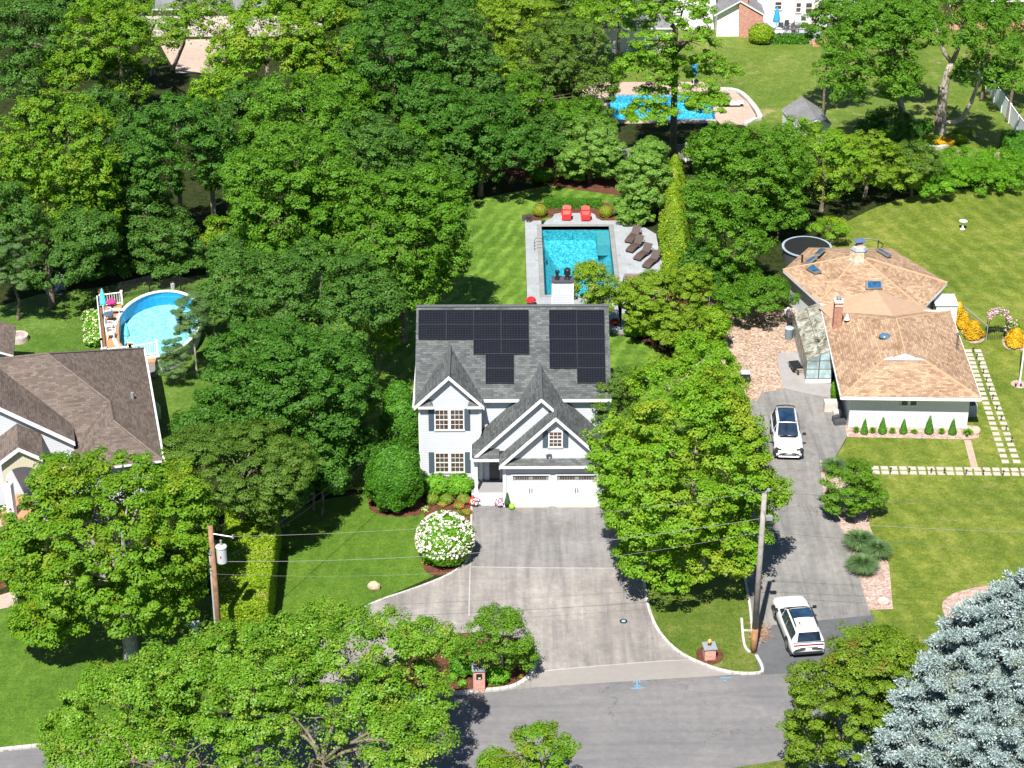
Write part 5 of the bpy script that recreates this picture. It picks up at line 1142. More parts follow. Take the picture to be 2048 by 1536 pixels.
k = MB(); kk = ty(1877,243,-.5); k.lathe([(.05,-.5),(.3,-.35),(.38,0),(.3,.35),(.05,.5)], tuple(kk), 9); k.build('burl', BARK, rt)
T('maple_tree', 'leafy crown in the top right corner over the brick house', [(2035,70,60,70)], LM, .200, zc=8, kw=dict(bottom=-.7, cr=.452, airy=.2))
# blue spruce: tiers of drooping boughs
def conifer(name, label, base, h, R, mat, leaf=.3, aspect=.16, tiers=16, pw_=.85, cr=.34, n_clump=26, z0=.6, nlf=16):
    root = thing(name, label, 'tree', base, 0)
    P, Nn = [], []
    for i in range(tiers):
        f = i/(tiers-1); z = z0+(h-z0)*f; r = R*(1-f)**pw_+.15; nb = max(5, int(2.9*r+4))
        for k in range(nb):
            a = 2*pi*(k+rng.uniform(-.3, .3))/nb+i*.7; rr = r*rng.uniform(.82, 1.1)
            m = max(4, int(rr/R*n_clump*1.5)); t = rng.uniform(.25, 1, m)**.7
            w = (rng.uniform(-1, 1, m))*.34*rr*t*(1.15-t)
            x = t*rr; q = np.stack([x*cos(a)-w*sin(a), x*sin(a)+w*cos(a), z-.22*x+.25*t*t*rr*.5+rng.normal(size=m)*.10], 1)
            ang = np.full(m, a)+np.sign(w)*.5
            for s_ in range(3):
                d = sph(m)*np.array([1,1,.5]); P.append(q+d*cr*.4)
            Nn += [None]*3
    P = np.concatenate(P); m = len(P); k = np.repeat(np.arange(m), nlf)
    rad = nrm(P[k]*np.array([1,1,0])+1e-6); u = sph(len(k)); dirv = nrm(rad*.3+UP*.25+u*1.1)
    pos_ = P[k]+u*cr*np.array([1,1,.45])*rng.uniform(.1, 1, (len(k),1))
    side = nrm(np.cross(dirv, sph(len(k)))); L_ = leaf*.5; V = np.stack([pos_-dirv*L_, pos_+side*leaf*aspect*.5, pos_+dirv*L_, pos_-side*leaf*aspect*.5], 1)
    mesh_np('crown', V, mat, root)
    t = MB(); t.tube([(0,0,-.1),(0,0,h*.5),(0,0,h*.97)], [.25,.14,.03], 8)
    for i in range(34):
        f = rng.uniform(.05, .9); z = z0+(h-z0)*f; r = R*(1-f)**pw_*.8; a = rng.uniform(0, 2*pi); t.tube([(0,0,z),(r*cos(a),r*sin(a),z-.15*r)], [.05,.015], 5)
    t.build('trunk', BARK, root, world=False)
    return root
sb = at(1945,1640); conifer('blue_spruce', 'large silvery blue spruce in the bottom right corner', (sb[0]+.9,sb[1],0), 14.6, 8.6, LSPR, .17, .42, 22, .72, .36, 42, nlf=26)
# golden arborvitae row between the pool terrace and the neighbour
AG = 'golden evergreen columns between the two gardens'
for i, (x, y, w_, h_) in enumerate([(1349,352,.95,3.4),(1345,385,1.05,3.6),(1344,418,1.2,3.8),(1346,452,1.3,3.9),(1350,486,1.4,3.9),(1357,520,1.45,3.8),(1366,555,1.45,3.6)]):
    lab = ['farthest','second farthest','third farthest','middle','third nearest','second nearest','nearest'][i]+' golden green column of the evergreen row beside the loungers'
    shrub('arborvitae', lab, (x, y+32), (w_*1.05, h_, .55), LGOLDH if i != 4 else LYEL, 'cone', .16, 'evergreen', AG, cov=2.4, rough=.12)
# clipped hedge by the transformer pole
hx0, hy0, _ = at(520,1255); hx1, hy1, _ = at(523,1092)
shrub('clipped_hedge', 'tall clipped golden green hedge between the two front lawns', ((-14.45,98.6,0)), (3.0, 10.2, 2.7), LGOLDH, 'box', .15, 'hedge', cov=2.6, rough=.1, rz=.03)
# bushes around the white house
shrub('arborvitae', 'big rounded dark green evergreen at the left front corner of the house', (790,1015), (1.72,1.6,2.35), LYEW, 'ball', .13, 'evergreen', cov=3.0, rough=.10)
shrub('arborvitae', 'dark evergreen behind the big rounded one beside the house wall', (803,905), (1.35,1.2,2.0), LYEW, 'ball', .15, 'evergreen', cov=2.4, rough=.08)
shrub('arborvitae', 'narrow dark evergreen beside the left wall, farthest from the road', (798,850), (1.0,1.0,1.7), LYEW, 'ball', .15, 'evergreen', cov=2.2)
shrub('hydrangea', 'left one of two leafy hydrangeas under the lower window', (875,990), (.92,.75,.72), LHYD, 'ball', .17, group='hydrangeas under the lower window', cov=1.7, rough=.16)
shrub('hydrangea', 'right one of two leafy hydrangeas under the lower window', (919,989), (.92,.75,.70), LHYD, 'ball', .17, group='hydrangeas under the lower window', cov=1.7, rough=.16)
LBOX = leaf_mat('boxwood_leaf', (.05,.11,.01), (.10,.19,.015), (.17,.24,.03), accent=((.35,.24,.08), .03, 1.6), tr=.15)
for x, lab in ((865,'left'),(893,'middle'),(927,'right')): shrub('boxwood', f'{lab} one of three small clipped boxwoods in the mulch in front of the hydrangeas', (x,1007), (.42,.38,.33), LBOX, 'ball', .08, group='small boxwoods in front of the house', cov=1.8, rough=.05)
shrub('viburnum', 'big round bush covered in white blossom beside the driveway', (891,1120), (1.68,1.55,1.62), LHYD, 'ball', .14, cov=1.6, rough=.08, blooms=(BWHITE, 640, .15, 10))
for x, y, lab in ((885,1012,'red flowers behind the white blossom bush'),(918,1016,'small red flowers beside the boxwoods'),(934,1028,'red flowers at the driveway edge by the white blossom bush'),(855,1128,'coral flowers at the left foot of the white blossom bush')):
    shrub('flower_clump', lab, (x,y), (.3,.25,.16), LHYD, 'ball', .09, 'flowers', cov=1.3, blooms=(BCORAL, 26, .11, 6), stem=False)
shrub('flower_clump', 'small pale flower clump at the right foot of the big rounded evergreen', (851,1022), (.22,.2,.14), LHYD, 'ball', .08, 'flowers', cov=1.3, blooms=(BCREAM, 16, .1, 6), stem=False)
# island
T('magnolia_tree', 'grey twigged bushy tree on the island beside the driveway', [(998,1275,68,62),(950,1300,38,40,-1),(1045,1310,36,32,0),(1000,1240,45,30,0)], LPLUM, .120, base=(1003,1340), zc=2.7, r0=.12, bark=BARK_PALE, nl=26, kw=dict(cr=.32, airy=.12, cov=1.0))
shrub('low_shrub', 'low round green shrub right of the brick mailbox pillar', (993,1362), (.78,.6,.42), LHYD, 'ball', .14, cov=1.6, rough=.15)
shrub('low_shrub', 'green shrub left of the brick mailbox pillar', (928,1348), (.75,.65,.62), LYEW, 'ball', .13, cov=1.8, rough=.15)
shrub('low_shrub', 'small bright shrub in the island mulch, left of the pillar', (905,1362), (.30,.28,.26), LHYD, 'ball', .1, cov=1.6)
shrub('low_shrub', 'tiny bright shrub closest to the kerb left of the pillar', (925,1372), (.24,.22,.2), LHYD, 'ball', .09, cov=1.6)
shrub('low_shrub', 'yellow green shrub at the island between oak and grey twigged tree', (905,1305), (.8,.7,.6), LYEL, 'ball', .13, cov=1.6, rough=.15)
shrub('flower_clump', 'small red flower in the island mulch near the kerb tip', (1042,1356), (.16,.14,.1), LHYD, 'ball', .07, 'flowers', cov=1.2, blooms=(BRED, 12, .09, 5), stem=False)
# terrace end
for x, y, lab in ((1080,432,'left'),(1212,434,'right')): shrub('boxwood', f'{lab} one of two golden boxwood balls behind the red chairs', (x,y), (.56,.56,.50), leaf_mat('golden_box_leaf_'+lab, (.12,.17,.015), (.24,.28,.02), (.34,.36,.04), tr=.15), 'ball', .09, group='golden boxwood balls by the pool', cov=2.2, rough=.02)
hp = at(1146,414); shrub('low_hedge', 'low green hedge behind the two red chairs', (hp[0],hp[1],0), (4.6,.9,.62), LYEW, 'box', .11, 'hedge', cov=2.2)
shrub('flower_clump', 'red flowers beside the right golden boxwood ball', (1213,437), (.25,.2,.15), LHYD, 'ball', .08, 'flowers', cov=1.2, blooms=(BRED, 20, .1, 6), stem=False)
shrub('low_shrub', 'leafy low shrub in the mulch behind the pale round tree', (1085,362), (1.0,.7,.6), LHYD, 'ball', .16, cov=1.5, rough=.15)
shrub('low_shrub', 'rounded green shrub at the foot of the yellow green tree by the steps', (1275,672), (1.0,.7,.75), LHYD, 'ball', .15, cov=1.6, rough=.15)
shrub('low_shrub', 'dark green shrub beside the lawn edge right of the steps', (1330,682), (1.1,.7,.7), LYEW, 'ball', .15, cov=1.6, rough=.15)
shrub('low_shrub', 'leafy shrub between the lawn and the chip yard', (1392,705), (1.0,.8,.8), LM, 'ball', .15, cov=1.6, rough=.18)
# right neighbour's plants
TG = 'small cone shaped evergreens along the white wall'
for i, (x, y, r_, h_) in enumerate([(1728,868,.27,1.15),(1764,867,.32,1.22),(1806,867,.29,1.1),(1857,867,.33,1.35),(1904,869,.30,1.2)]):
    shrub('cone_evergreen', ['first','second','third','tallest and fourth','fifth'][i]+' cone evergreen from the left along the white wall', (x,y), (r_,h_,.8), LYEW, 'cone', .07, 'evergreen', TG, cov=2.2)
for i, (x, y) in enumerate([(1712,866),(1745,867),(1784,868),(1828,867),(1883,869),(1934,871)]):
    blades('leafy_perennial', ['first','second','third','fourth','fifth','largest and last'][i]+' tuft of upright leaves from the left between the cone evergreens', (x,y), .32 if i < 5 else .5, .55 if i != 3 else .35, 160, LIVY, 'perennial', 'leafy tufts along the white wall', .02)
T('plum_tree', 'spreading layered small tree beside the side driveway', [(1705,970,62,55),(1690,1000,45,28),(1730,990,40,35)], LPLUM, .136, base=(1706,1040), zc=2.3, kw=dict(cr=.36, flat=.35), cat='tree')
for x, y, r_, h_, lab in ((1668,945,1.05,1.0,'tuft of ornamental grass behind the spreading small tree'),(1718,1100,1.25,1.35,'big ornamental grass tuft beside the side driveway, rear left'),(1752,1115,1.1,1.2,'ornamental grass tuft nearest the open lawn'),(1723,1145,1.2,1.2,'front tuft of the three ornamental grasses')):
    blades('ornamental_grass', lab, (x,y), r_, h_, 1500, LGRASS, group='ornamental grasses by the side driveway', wd=.022)
for i, (x, y, r_, h_) in enumerate([(1914,645,.62,1.7),(1926,655,.6,1.25),(1945,674,.78,1.35),(2030,690,.82,1.35)]):
    shrub('golden_shrub', ['tallest golden shrub beside the roof corner','golden shrub between its two golden neighbours','golden shrub nearest the arbor gate on its left','golden shrub right of the arbor gate'][i], (x,y), (r_,h_,.5), LGOLD, 'cone', .13, group='golden shrubs by the chain link fence', cov=1.9, rough=.15)
T('young_tree', 'small yellow leaved tree behind the tan octagon roof', [(1660,455,40,22)], LMB, .136, zc=1.6, kw=dict(cr=.35, airy=.2))
# ivy bank and hedges to the far right
for i, (x, y, a, b) in enumerate([(1905,345,50,32),(1965,352,55,32),(2030,350,48,34),(1870,370,40,24),(1935,320,60,22),(2005,318,55,20)]):
    T('ivy_bush', ['ivy covered bush left of the middle of the bank','ivy covered bush in the middle of the bank','ivy covered bush at the right edge of the bank','low ivy bush at the left end of the bank','ivy bush behind the middle of the bank','ivy bush behind, at the right end of the bank'][i], [(x,y,a,b)], LIVY, .144, zc=1.2, cat='bush', group='ivy bushes on the bank above the rear lawn', trunk=False, kw=dict(cr=.4))
shrub('clipped_hedge', 'green hedge at the right edge below the white panel fence', at(2043,320), (2.6,5.5,1.6), LYEW, 'box', .16, 'hedge', cov=1.8)
for i, (x, y, m_) in enumerate([(1868,285,LGOLDH),(1890,290,LGOLD),(1915,285,LGOLDH),(1845,265,LYEW),(1925,270,LYEL)]):
    shrub('low_shrub', ['yellow shrub left of the pale trunk','bright yellow ground cover in front of the pale trunk','yellow shrub right of the pale trunk','dark round shrub left of the pale trunk','olive shrub behind the pale trunk on its right'][i], (x,y), (.9,.55,.35 if i != 3 else .6), m_, 'ball', .16, cov=1.5, rough=.2)
shrub('round_shrub', 'yellow green ball shrub beside the far brick chimney', (1522,86), (1.25,1.1,1.0), LGOLDH, 'ball', .18, cov=1.8, rough=.05)
hp = at(1580,86); shrub('low_hedge', 'low clipped hedge in front of the far raised patio', (hp[0],hp[1],0), (3.4,.9,.85), LYEW, 'box', .18, 'hedge', cov=1.8)
# left neighbour's plants
for i, (x, y) in enumerate([(185,640),(188,660),(190,682)]):
    shrub('hydrangea', ['farthest','middle','nearest'][i]+' pale flowering hydrangea along the left side of the pool deck', (x,y+8), (.72,.65,.55), LHYD, 'ball', .15, group='pale hydrangeas beside the pool deck', cov=1.5, rough=.15, blooms=(BCREAM, 50, .17, 8))
shrub('low_shrub', 'small shrub in the mulch beside the front end of the round pool', (310,731), (.5,.4,.35), LHYD, 'ball', .12, cov=1.3)
shrub('low_shrub', 'leafy planting beside the pinkish front path at the left edge', (10,1125), (1.6,1.3,.6), LHYD, 'ball', .16, cov=1.6, rough=.2)
T('young_tree', 'pink flowering small tree hidden under the big front maple', [(75,1190,45,35)], LMD, .144, zc=2.0, kw=dict(cr=.38))
for i, (x, y, a, b, m_) in enumerate([(250,525,50,20,LMC),(360,520,50,22,LMC),(180,540,40,20,LMD)]):
    T('understory_bush', ['bush under the trees behind the mesh fence','leafy bush right of the forked trunk foot','dark bush at the shaded edge of the left lawn'][i], [(x,y,a,b)], m_, .2, zc=1.4, cat='bush', trunk=False, kw=dict(cr=.42))
# ---------------- vehicles ----------------
CARW = M('white_car_paint', (.68,.69,.70), .22, var=.02, spec=.6); TYRE = M('tyre_rubber', (.02,.02,.02), .85); RIM = M('alloy_rim', (.3,.31,.33), .3, .8)
CGL = glass_mat('car_glass', (.008,.016,.03), .05); CGLB = glass_mat('roof_glass', (.006,.022,.05), .08); CLAD = M('black_cladding', (.03,.03,.035), .5)
def disc(mb, c, r, w, n=20, mi=0):     # wheel like disc with its axis along x
    for sx in (-1, 1): pass
    V = [(c[0]+sx*w/2, c[1]+r*cos(2*pi*k/n), c[2]+r*sin(2*pi*k/n)) for sx in (-1, 1) for k in range(n)]
    mb.add(V, [tuple(range(n)), tuple(range(2*n-1, n-1, -1))]+[(k, n+k, n+(k+1)%n, (k+1)%n) for k in range(n)], mi)
def inq(mb, q, s=.86, o=.008, mi=0, sx=None):
    q = [np.array(p, float) for p in q]; c = sum(q)/4; n = nrm(np.cross(q[1]-q[0], q[3]-q[0]))
    if n@(c-np.array([0,c[1],.8])) < 0: n = -n
    out = []
    for p in q:
        d = p-c; out.append(c+d*s+n*o)
    mb.add(out, [(0,1,2,3)], mi)
def car(label, loc, rz, Lc, Wc, Hc, sunroof, rails, rear_view):
    r = thing('parked_car', label, 'car', loc, rz, 'white cars parked on the side driveway')
    h = Wc/2; st = [(-.5,.74,.60,.30),(-.49,.88,.76,.24),(-.46,.96,.86,.22),(-.38,1,.95,.22),(-.27,1,1.02,.22),(-.18,1,1.06,.22),(0,1,1.05,.22),(.2,1,1.05,.22),(.36,1,1.06,.22),(.45,.98,1.06,.24),(.488,.93,1.0,.28),(.5,.86,.72,.34)]
    b = MB(); rows = []
    for t, w, top, bot in st:
        w *= h; y = t*Lc; right = [(0,top+.035),(.55*w,top+.02),(.86*w,top-.03),(.985*w,top-.15),(w,.58*(top-.3)+.25),(.985*w,.40),(.93*w,bot)]
        rows.append([(x, y, z) for x, z in right]+[(-x, y, z) for x, z in right[:0:-1]])
    n = len(rows[0]); V = [p for q in rows for p in q]; F = [(i*n+k, i*n+(k+1)%n, (i+1)*n+(k+1)%n, (i+1)*n+k) for i in range(len(rows)-1) for k in range(n)]
    b.add(V, F+[tuple(range(n)), tuple(range(len(V)-1, len(V)-n-1, -1))])
    rr_ = (.445,.493,1.12) if rear_view else (.385,.482,1.07)
    B = [(-.20,.90,1.02),(-.03,.93,1.03),(.15,.93,1.03),(rr_[0]-.01,.92,1.05),(rr_[1]-.006,.86,rr_[2]-.01)]; Tp = [(-.20,.80,1.05),(-.015,.69,Hc-.05),(.15,.70,Hc),(rr_[0],.68,Hc-.06),(rr_[1],.80,rr_[2])]
    Bp = lambda i, s: (s*B[i][1]*h, B[i][0]*Lc, B[i][2]); Tq = lambda i, s: (s*Tp[i][1]*h, Tp[i][0]*Lc, Tp[i][2])
    V = []; 
    for i in range(5): V += [Bp(i,-1), Tq(i,-1), (0, Tp[i][0]*Lc, Tp[i][2]+(.03 if 0<i<4 else .02)), Tq(i,1), Bp(i,1)]
    b.add(V, [(5*i+k, 5*i+k+1, 5*i+k+6, 5*i+k+5) for i in range(4) for k in range(4)])
    body = b.build('body', CARW, r, world=False, smooth=True)
    mo = body.modifiers.new('sub', 'SUBSURF'); mo.levels = mo.render_levels = 1
    g = MB(); q = [Tq(0,-1),Tq(0,1),Tq(1,1),Tq(1,-1)]; inq(g, q, .90, .028); g.build('windshield', CGL, r, world=False)
    g = MB(); q = [Tq(3,-1),Tq(3,1),Tq(4,1),Tq(4,-1)]; inq(g, q, .86, .03); g.build('rear_window', CGL, r, world=False)
    for s in (-1, 1):
        g = MB()
        for i in range(1, 3):
            q = [Bp(i,s),Bp(i+1,s),Tq(i+1,s),Tq(i,s)]; q = [np.array(p, float) for p in q]; c_ = sum(q)/4; inq(g, [c_+(p-c_)*np.array([1,1.13,1]) for p in q], .84, .022)
        q = [Bp(0,s),Bp(1,s),Tq(1,s),tuple(np.array(Tq(0,s))*.5+np.array(Tq(1,s))*.5)]; inq(g, q, .66, .015)
        g.build('side_window', CGL, r, world=False)
    y0_, y1_ = sunroof; g = MB(); w_ = .56*h; zz = lambda y: Hc+.012-.03*abs(y/Lc-.15)*4
    g.add([(-w_,y0_*Lc,zz(y0_*Lc)+.02),(w_,y0_*Lc,zz(y0_*Lc)+.02),(w_,y1_*Lc,zz(y1_*Lc)+.02),(-w_,y1_*Lc,zz(y1_*Lc)+.02)],[(0,1,2,3)]); g.tube([(-w_,(y0_+y1_)/2*Lc,Hc+.02),(w_,(y0_+y1_)/2*Lc,Hc+.02)],.008,4,0); g.build('sunroof', CGLB, r, world=False)
    for s in (-1, 1):
        g = MB(); g.tube([(s*.62*h,.02*Lc,Hc+.0),(s*.625*h,.05*Lc,Hc+.06),(s*.62*h,.34*Lc,Hc+.05),(s*.61*h,.36*Lc,Hc-.01)],.03,6); g.build('roof_rail', BLACK if rails else CARW, r, world=False)
        g = MB(); g.box((s*(h+.12),-.155*Lc,1.12),(.22,.12,.15)); g.box((s*(h+.0),-.155*Lc,1.06),(.1,.06,.05)); g.build('side_mirror', BLACK, r, world=False, bevel=.02)
        for yy in (-.30, .30):
            m = MB(); disc(m, (s*(h-.11),yy*Lc,.37), .37, .25, 22); wl = m.build('wheel', TYRE, r, world=False)
            m = MB(); disc(m, (s*(h+.018),yy*Lc,.37), .24, .02, 18)
            for k in range(5): a = 2*pi*k/5; m.box((s*(h+.03),yy*Lc+.12*cos(a),.37+.12*sin(a)),(.02,.05,.05))
            m.build('rim', RIM, wl, world=False)
            a = MB(); disc(a, (s*(h-.06),yy*Lc,.40), .44, .13, 22); a.build('wheel_arch', CLAD, r, world=False)
    c = MB(); c.box((0,0,.27),(Wc*.985,Lc*.93,.14)); c.box((0,-.485*Lc,.40),(Wc*.80,.12,.22)); c.box((0,.488*Lc,.42),(Wc*.84,.14,.2)); c.build('bumper_cladding', CLAD, r, world=False, bevel=.03)
    pl = MB(); yy = .503*Lc if rear_view else -.50*Lc-.015; zz_ = .66
    pl.box((0,yy,zz_),(.36,.02,.15)); pl.build('licence_plate', M('plate', (.72,.72,.66), .5, var=.1, sc=30), r, world=False)
    for s in (-1, 1):
        hl = MB(); hl.box((s*.72*h,-.468*Lc,.80),(.42,.12,.07), s*.3); hl.build('headlight', CLAD if not rear_view else MGREY, r, world=False, bevel=.015)
    if rear_view:
        t = MB(); t.box((0,.492*Lc,.92),(Wc*.84,.05,.075)); t.build('tail_light', M('tail_red', (.30,.01,.03), .3), r, world=False, bevel=.01)
        t = MB(); t.box((.35*h,.31*Lc,Hc+.03),(.05,.2,.06)); t.build('antenna_fin', BLACK, r, world=False)
        t = MB(); t.box((0,.505*Lc,.80),(Wc*.5,.015,.02)); t.build('tailgate_handle', MGREY, r, world=False)
    else:
        t = MB(); t.tube([(-.70*h,.40*Lc,Hc-.16),(-.6*h,.43*Lc,Hc-.03),(0,.445*Lc,Hc+.0),(.6*h,.43*Lc,Hc-.03),(.70*h,.40*Lc,Hc-.16)],.045,6); t.build('spoiler', BLACK, r, world=False)
        t = MB(); t.add([(-.70*h,-.205*Lc,1.10),(.70*h,-.205*Lc,1.10),(.5*h,-.25*Lc,1.095),(-.5*h,-.25*Lc,1.095)],[(0,3,2,1)]); t.build('cowl', BLACK, r, world=False)
        t = MB(); t.tube([(-.62*h,-.47*Lc,.86),(-.3*h,-.492*Lc,.79),(.3*h,-.492*Lc,.79),(.62*h,-.47*Lc,.86)],.018,5); t.box((0,-.503*Lc,.46),(.9,.03,.03)); t.build('grille', CLAD, r, world=False)
        for s in (-1, 1): t = MB(); t.box((s*.82*h,-.455*Lc,.62),(.26,.3,.44), s*.45); t.build('bumper_corner', CLAD, r, world=False, bevel=.03)
        t = MB(); 
        for s in (-.25,.4): t.box((s*h,-.197*Lc,1.085),(.5,.02,.015),.08)
        t.build('wiper', BLACK, r, world=False)
    return r
p = at(1581,924); car('white car with dark glass roof facing the road, beside the big maple', (p[0],p[1]+2.4,.013), -.05, 4.69, 1.87, 1.63, (0.0,.33), False, False)
p = at(1613,1322); car('white car with a red light bar and blue sunroof, seen from behind', (p[0]-.18,p[1]+2.65,.013), .11+pi*0, 5.0, 1.98, 1.74, (.03,.2), True, True)
# the second car faces away: mirror it end for end
for o in bpy.data.objects:
    if o.get('label', '').startswith('white car with a red light bar'): rear = o
for ch in rear.children:
    ch.rotation_euler = (0,0,pi)
# ---------------- poles and wires ----------------
WOODP = M('weathered_pole', (.30,.27,.25), .85, var=.25, sc=3); WOODR = M('brown_pole', (.27,.15,.085), .85, var=.35, sc=3)
p = at(1507,1303); pr_ = thing('utility_pole', 'grey weathered utility pole between the two driveways', 'utility pole', p)
m = MB(); m.tube([(p[0],p[1],-.1),(p[0],p[1],1.6)],[.19,.18],14); m.tube([(p[0],p[1],1.6),(p[0],p[1],10.3)],[.18,.13],14,1); m.build('pole', [M('stained_pole', (.33,.17,.08), .85, var=.3), WOODP], pr_, smooth=True)
m = MB(); m.tube([(p[0],p[1]-.05,10.3),(p[0]+.12,p[1]-.05,10.5)],.05,6); m.lathe([(.09,0),(.12,.08),(.08,.18)],(p[0]+.2,p[1]-.05,10.45),10); m.build('insulator', MGREY, pr_)
m = MB(); m.box((p[0]+.32,p[1]-.12,8.85),(.35,.25,.22)); m.tube([(p[0],p[1]-.15,9.3),(p[0]+.15,p[1]-.18,8.9)],.03,5); m.build('junction_box', MGREY, pr_)
PR = p; PLx, PLy = -15.2, 91.6
pl_ = thing('utility_pole', 'brown utility pole with grey transformer by the clipped hedge', 'utility pole', (PLx,PLy,0))
m = MB(); m.tube([(PLx,PLy,-.1),(PLx+.0,PLy,9.25)],[.18,.13],14); m.build('pole', WOODR, pl_, smooth=True)
m = MB(); m.tube([(PLx-.17,PLy-.06,0),(PLx-.14,PLy-.05,7.4)],.06,6); m.build('conduit', M('grey_conduit', (.45,.47,.5), .5), pl_)
q = aty(435,1106,PLy-.1); m = MB(); m.lathe([(.27,0),(.27,.9),(.30,.92),(.30,.97),(.1,1.02)],(PLx+.50,PLy-.1,q[2]-.55),20); tf = m.build('transformer', M('transformer_grey', (.52,.54,.56), .4, var=.04), pl_, smooth=False)
m = MB(); m.box((PLx+.48,PLy-.375,q[2]-.1),(.06,.02,.16)); m.build('marking', BRED, tf)
m = MB(); m.lathe([(.05,0),(.07,.1),(.05,.2),(.07,.3),(.03,.35)],(PLx+.5,PLy-.05,q[2]+.45),8); m.build('insulator', MGREY, tf)
m = MB(); m.tube([(PLx,PLy,8.8),(PLx+1.15,PLy-.05,8.6)],.035,6); m.box((PLx+1.15,PLy-.05,8.62),(.08,.08,.22)); m.box((PLx-.1,PLy-.1,7.7),(.14,.14,.3)); m.build('bracket', M('galvanised_bracket', (.5,.52,.54), .4, .5), pl_)
def wire(label, a, b, sag, r=.012, mat=None, group='overhead wires along the road', braid=0):
    a, b = np.array(a, float), np.array(b, float); pts = [a+(b-a)*t-UP*sag*4*t*(1-t) for t in np.linspace(0, 1, 21)]
    m = MB(); m.tube(pts, r, 5); return tag(m.build('overhead_wire', mat or BLACK), label, 'wire', group)
GW = M('pale_wire', (.20,.20,.21), .6)
wire('thick pale wire from the transformer pole to the grey pole over the driveway', (PLx+.5,PLy-.05,7.05), (PR[0],PR[1],8.75), .75, .012, GW)
wire('upper black wire across the driveway between the two poles', (PLx+1.1,PLy,8.6), (PR[0]+.1,PR[1],10.45), .55, .008)
wire('lower of the two thin dark wires below the pale one', (PLx,PLy-.1,6.3), (PR[0],PR[1],7.9), 1.1, .007)
wire('top thin dark wire running right from the grey pole over the lawn', (PR[0],PR[1],10.45), (52,91,10.9), .8, .010)
wire('paler twisted wire running right from the grey pole over the lawn', (PR[0],PR[1],8.8), (52,91,9.6), .9, .010, GW)
wire('lower dark wire running right from the grey pole over the side driveway', (PR[0],PR[1],7.9), (52,91,8.2), .9, .009)
wire('service wire from the transformer pole up to the left corner of the white house', (PLx+.4,PLy,7.0), (-4.95,110.3,5.6), .5, .012)
wire('second service wire from the transformer pole to the white house', (PLx+.4,PLy,6.8), (-4.95,110.3,5.3), .7, .009)
wire('wire running left from the transformer pole out of the frame', (PLx,PLy,7.7), (-50,92,8.2), .7, .010)
# ---------------- brick pillars ----------------
def pillar(px, w, h, rz, label, box=False):
    b = at(*px, .03); r = thing('brick_pillar', label, 'pillar', b, rz, 'brick pillars at the ends of the driveway')
    m = MB(); m.box((0,0,h/2),(w,w,h)); m.build('column', PILB, r, world=False)
    m = MB(); m.box((0,0,h+.03),(w+.14,w+.14,.06)); m.build('cap', SLATE, r, world=False)
    m = MB(); m.lathe([(.10,0),(.10,.03),(.06,.05),(.05,.14),(.09,.16)],(0,.05,h+.06),12); lt = m.build('lantern', M('lantern_bronze', (.14,.07,.05), .4, .5), r, world=False)
    m = MB(); m.lathe([(.09,0),(.12,.08),(.10,.17),(.03,.24)],(0,.05,h+.22),12); m.build('globe', M('amber_globe', (.75,.38,.06), .3), lt, world=False)
    if box:
        m = MB(); m.box((0,-w/2-.015,h-.36),(w*.5,.03,.34)); mb_ = m.build('mailbox', BLACK, r, world=False)
        m = MB(); m.box((-.02,-w/2-.035,h-.45),(.05,.01,.10)); m.box((.045,-w/2-.035,h-.45),(.05,.01,.10)); m.build('house_number', WHITE, mb_, world=False)
PILB = bpy.data.materials.new('pillar_brick'); 
def pil_mat():
    m, t, b = new_mat('pillar_brick'); tc = t.nodes.new('ShaderNodeTexCoord'); sp = N(t, 'ShaderNodeSeparateXYZ'); L(t, tc.outputs['Object'], sp.inputs[0])
    cb = N(t, 'ShaderNodeCombineXYZ'); L(t, mth(t, 'ADD', sp.outputs[0], sp.outputs[1]), cb.inputs[0]); L(t, sp.outputs[2], cb.inputs[1])
    br = N(t, 'ShaderNodeTexBrick'); L(t, cb.outputs[0], br.inputs['Vector']); br.inputs['Scale'].default_value = 1; br.inputs['Brick Width'].default_value = .2; br.inputs['Row Height'].default_value = .075; br.inputs['Mortar Size'].default_value = .01
    br.inputs['Color1'].default_value = (.42,.13,.08,1); br.inputs['Color2'].default_value = (.58,.24,.17,1); br.inputs['Mortar'].default_value = (.62,.52,.45,1)
    L(t, br.outputs[0], b.inputs['Base Color']); b.inputs['Roughness'].default_value = .9; return m
PILB = pil_mat()
pillar((958,1378), .62, 1.42, .06, 'brick pillar with a black mailbox on the planted island', True)
pillar((1418,1314), .60, .72, .12, 'short brick pillar in a round mulch bed on the right lawn')
# ---------------- garden and driveway things ----------------
def rock(label, px, d, seed, mat):
    p = at(*px); r_ = np.random.default_rng(seed); bm = bmesh.new(); bmesh.ops.create_icosphere(bm, subdivisions=2, radius=1)
    for v in bm.verts: v.co = Vector((v.co.x*d[0], v.co.y*d[1], v.co.z*d[2]))*float(1+r_.uniform(-.12, .12))
    me = bpy.data.meshes.new('boulder'); bm.to_mesh(me); bm.free(); me.materials.append(mat); o = bpy.data.objects.new('boulder', me); COL.objects.link(o); o.location = (p[0],p[1],d[2]*.55)
    return tag(o, label, 'rock')
ROCK = M('sandy_rock', (.52,.36,.25), .9, var=.2, bmp=.4)
rock('rounded tan boulder on the front lawn near the driveway curve', (748,1178), (.38,.28,.33), 1, ROCK); rock('pinkish boulder at the end of the gravel strip', (1766,1207), (.36,.28,.26), 2, M('pink_rock', (.62,.45,.38), .9, var=.2, bmp=.4)); rock('small boulder at the right end of the bed along the white wall', (1951,866), (.35,.3,.3), 3, ROCK)
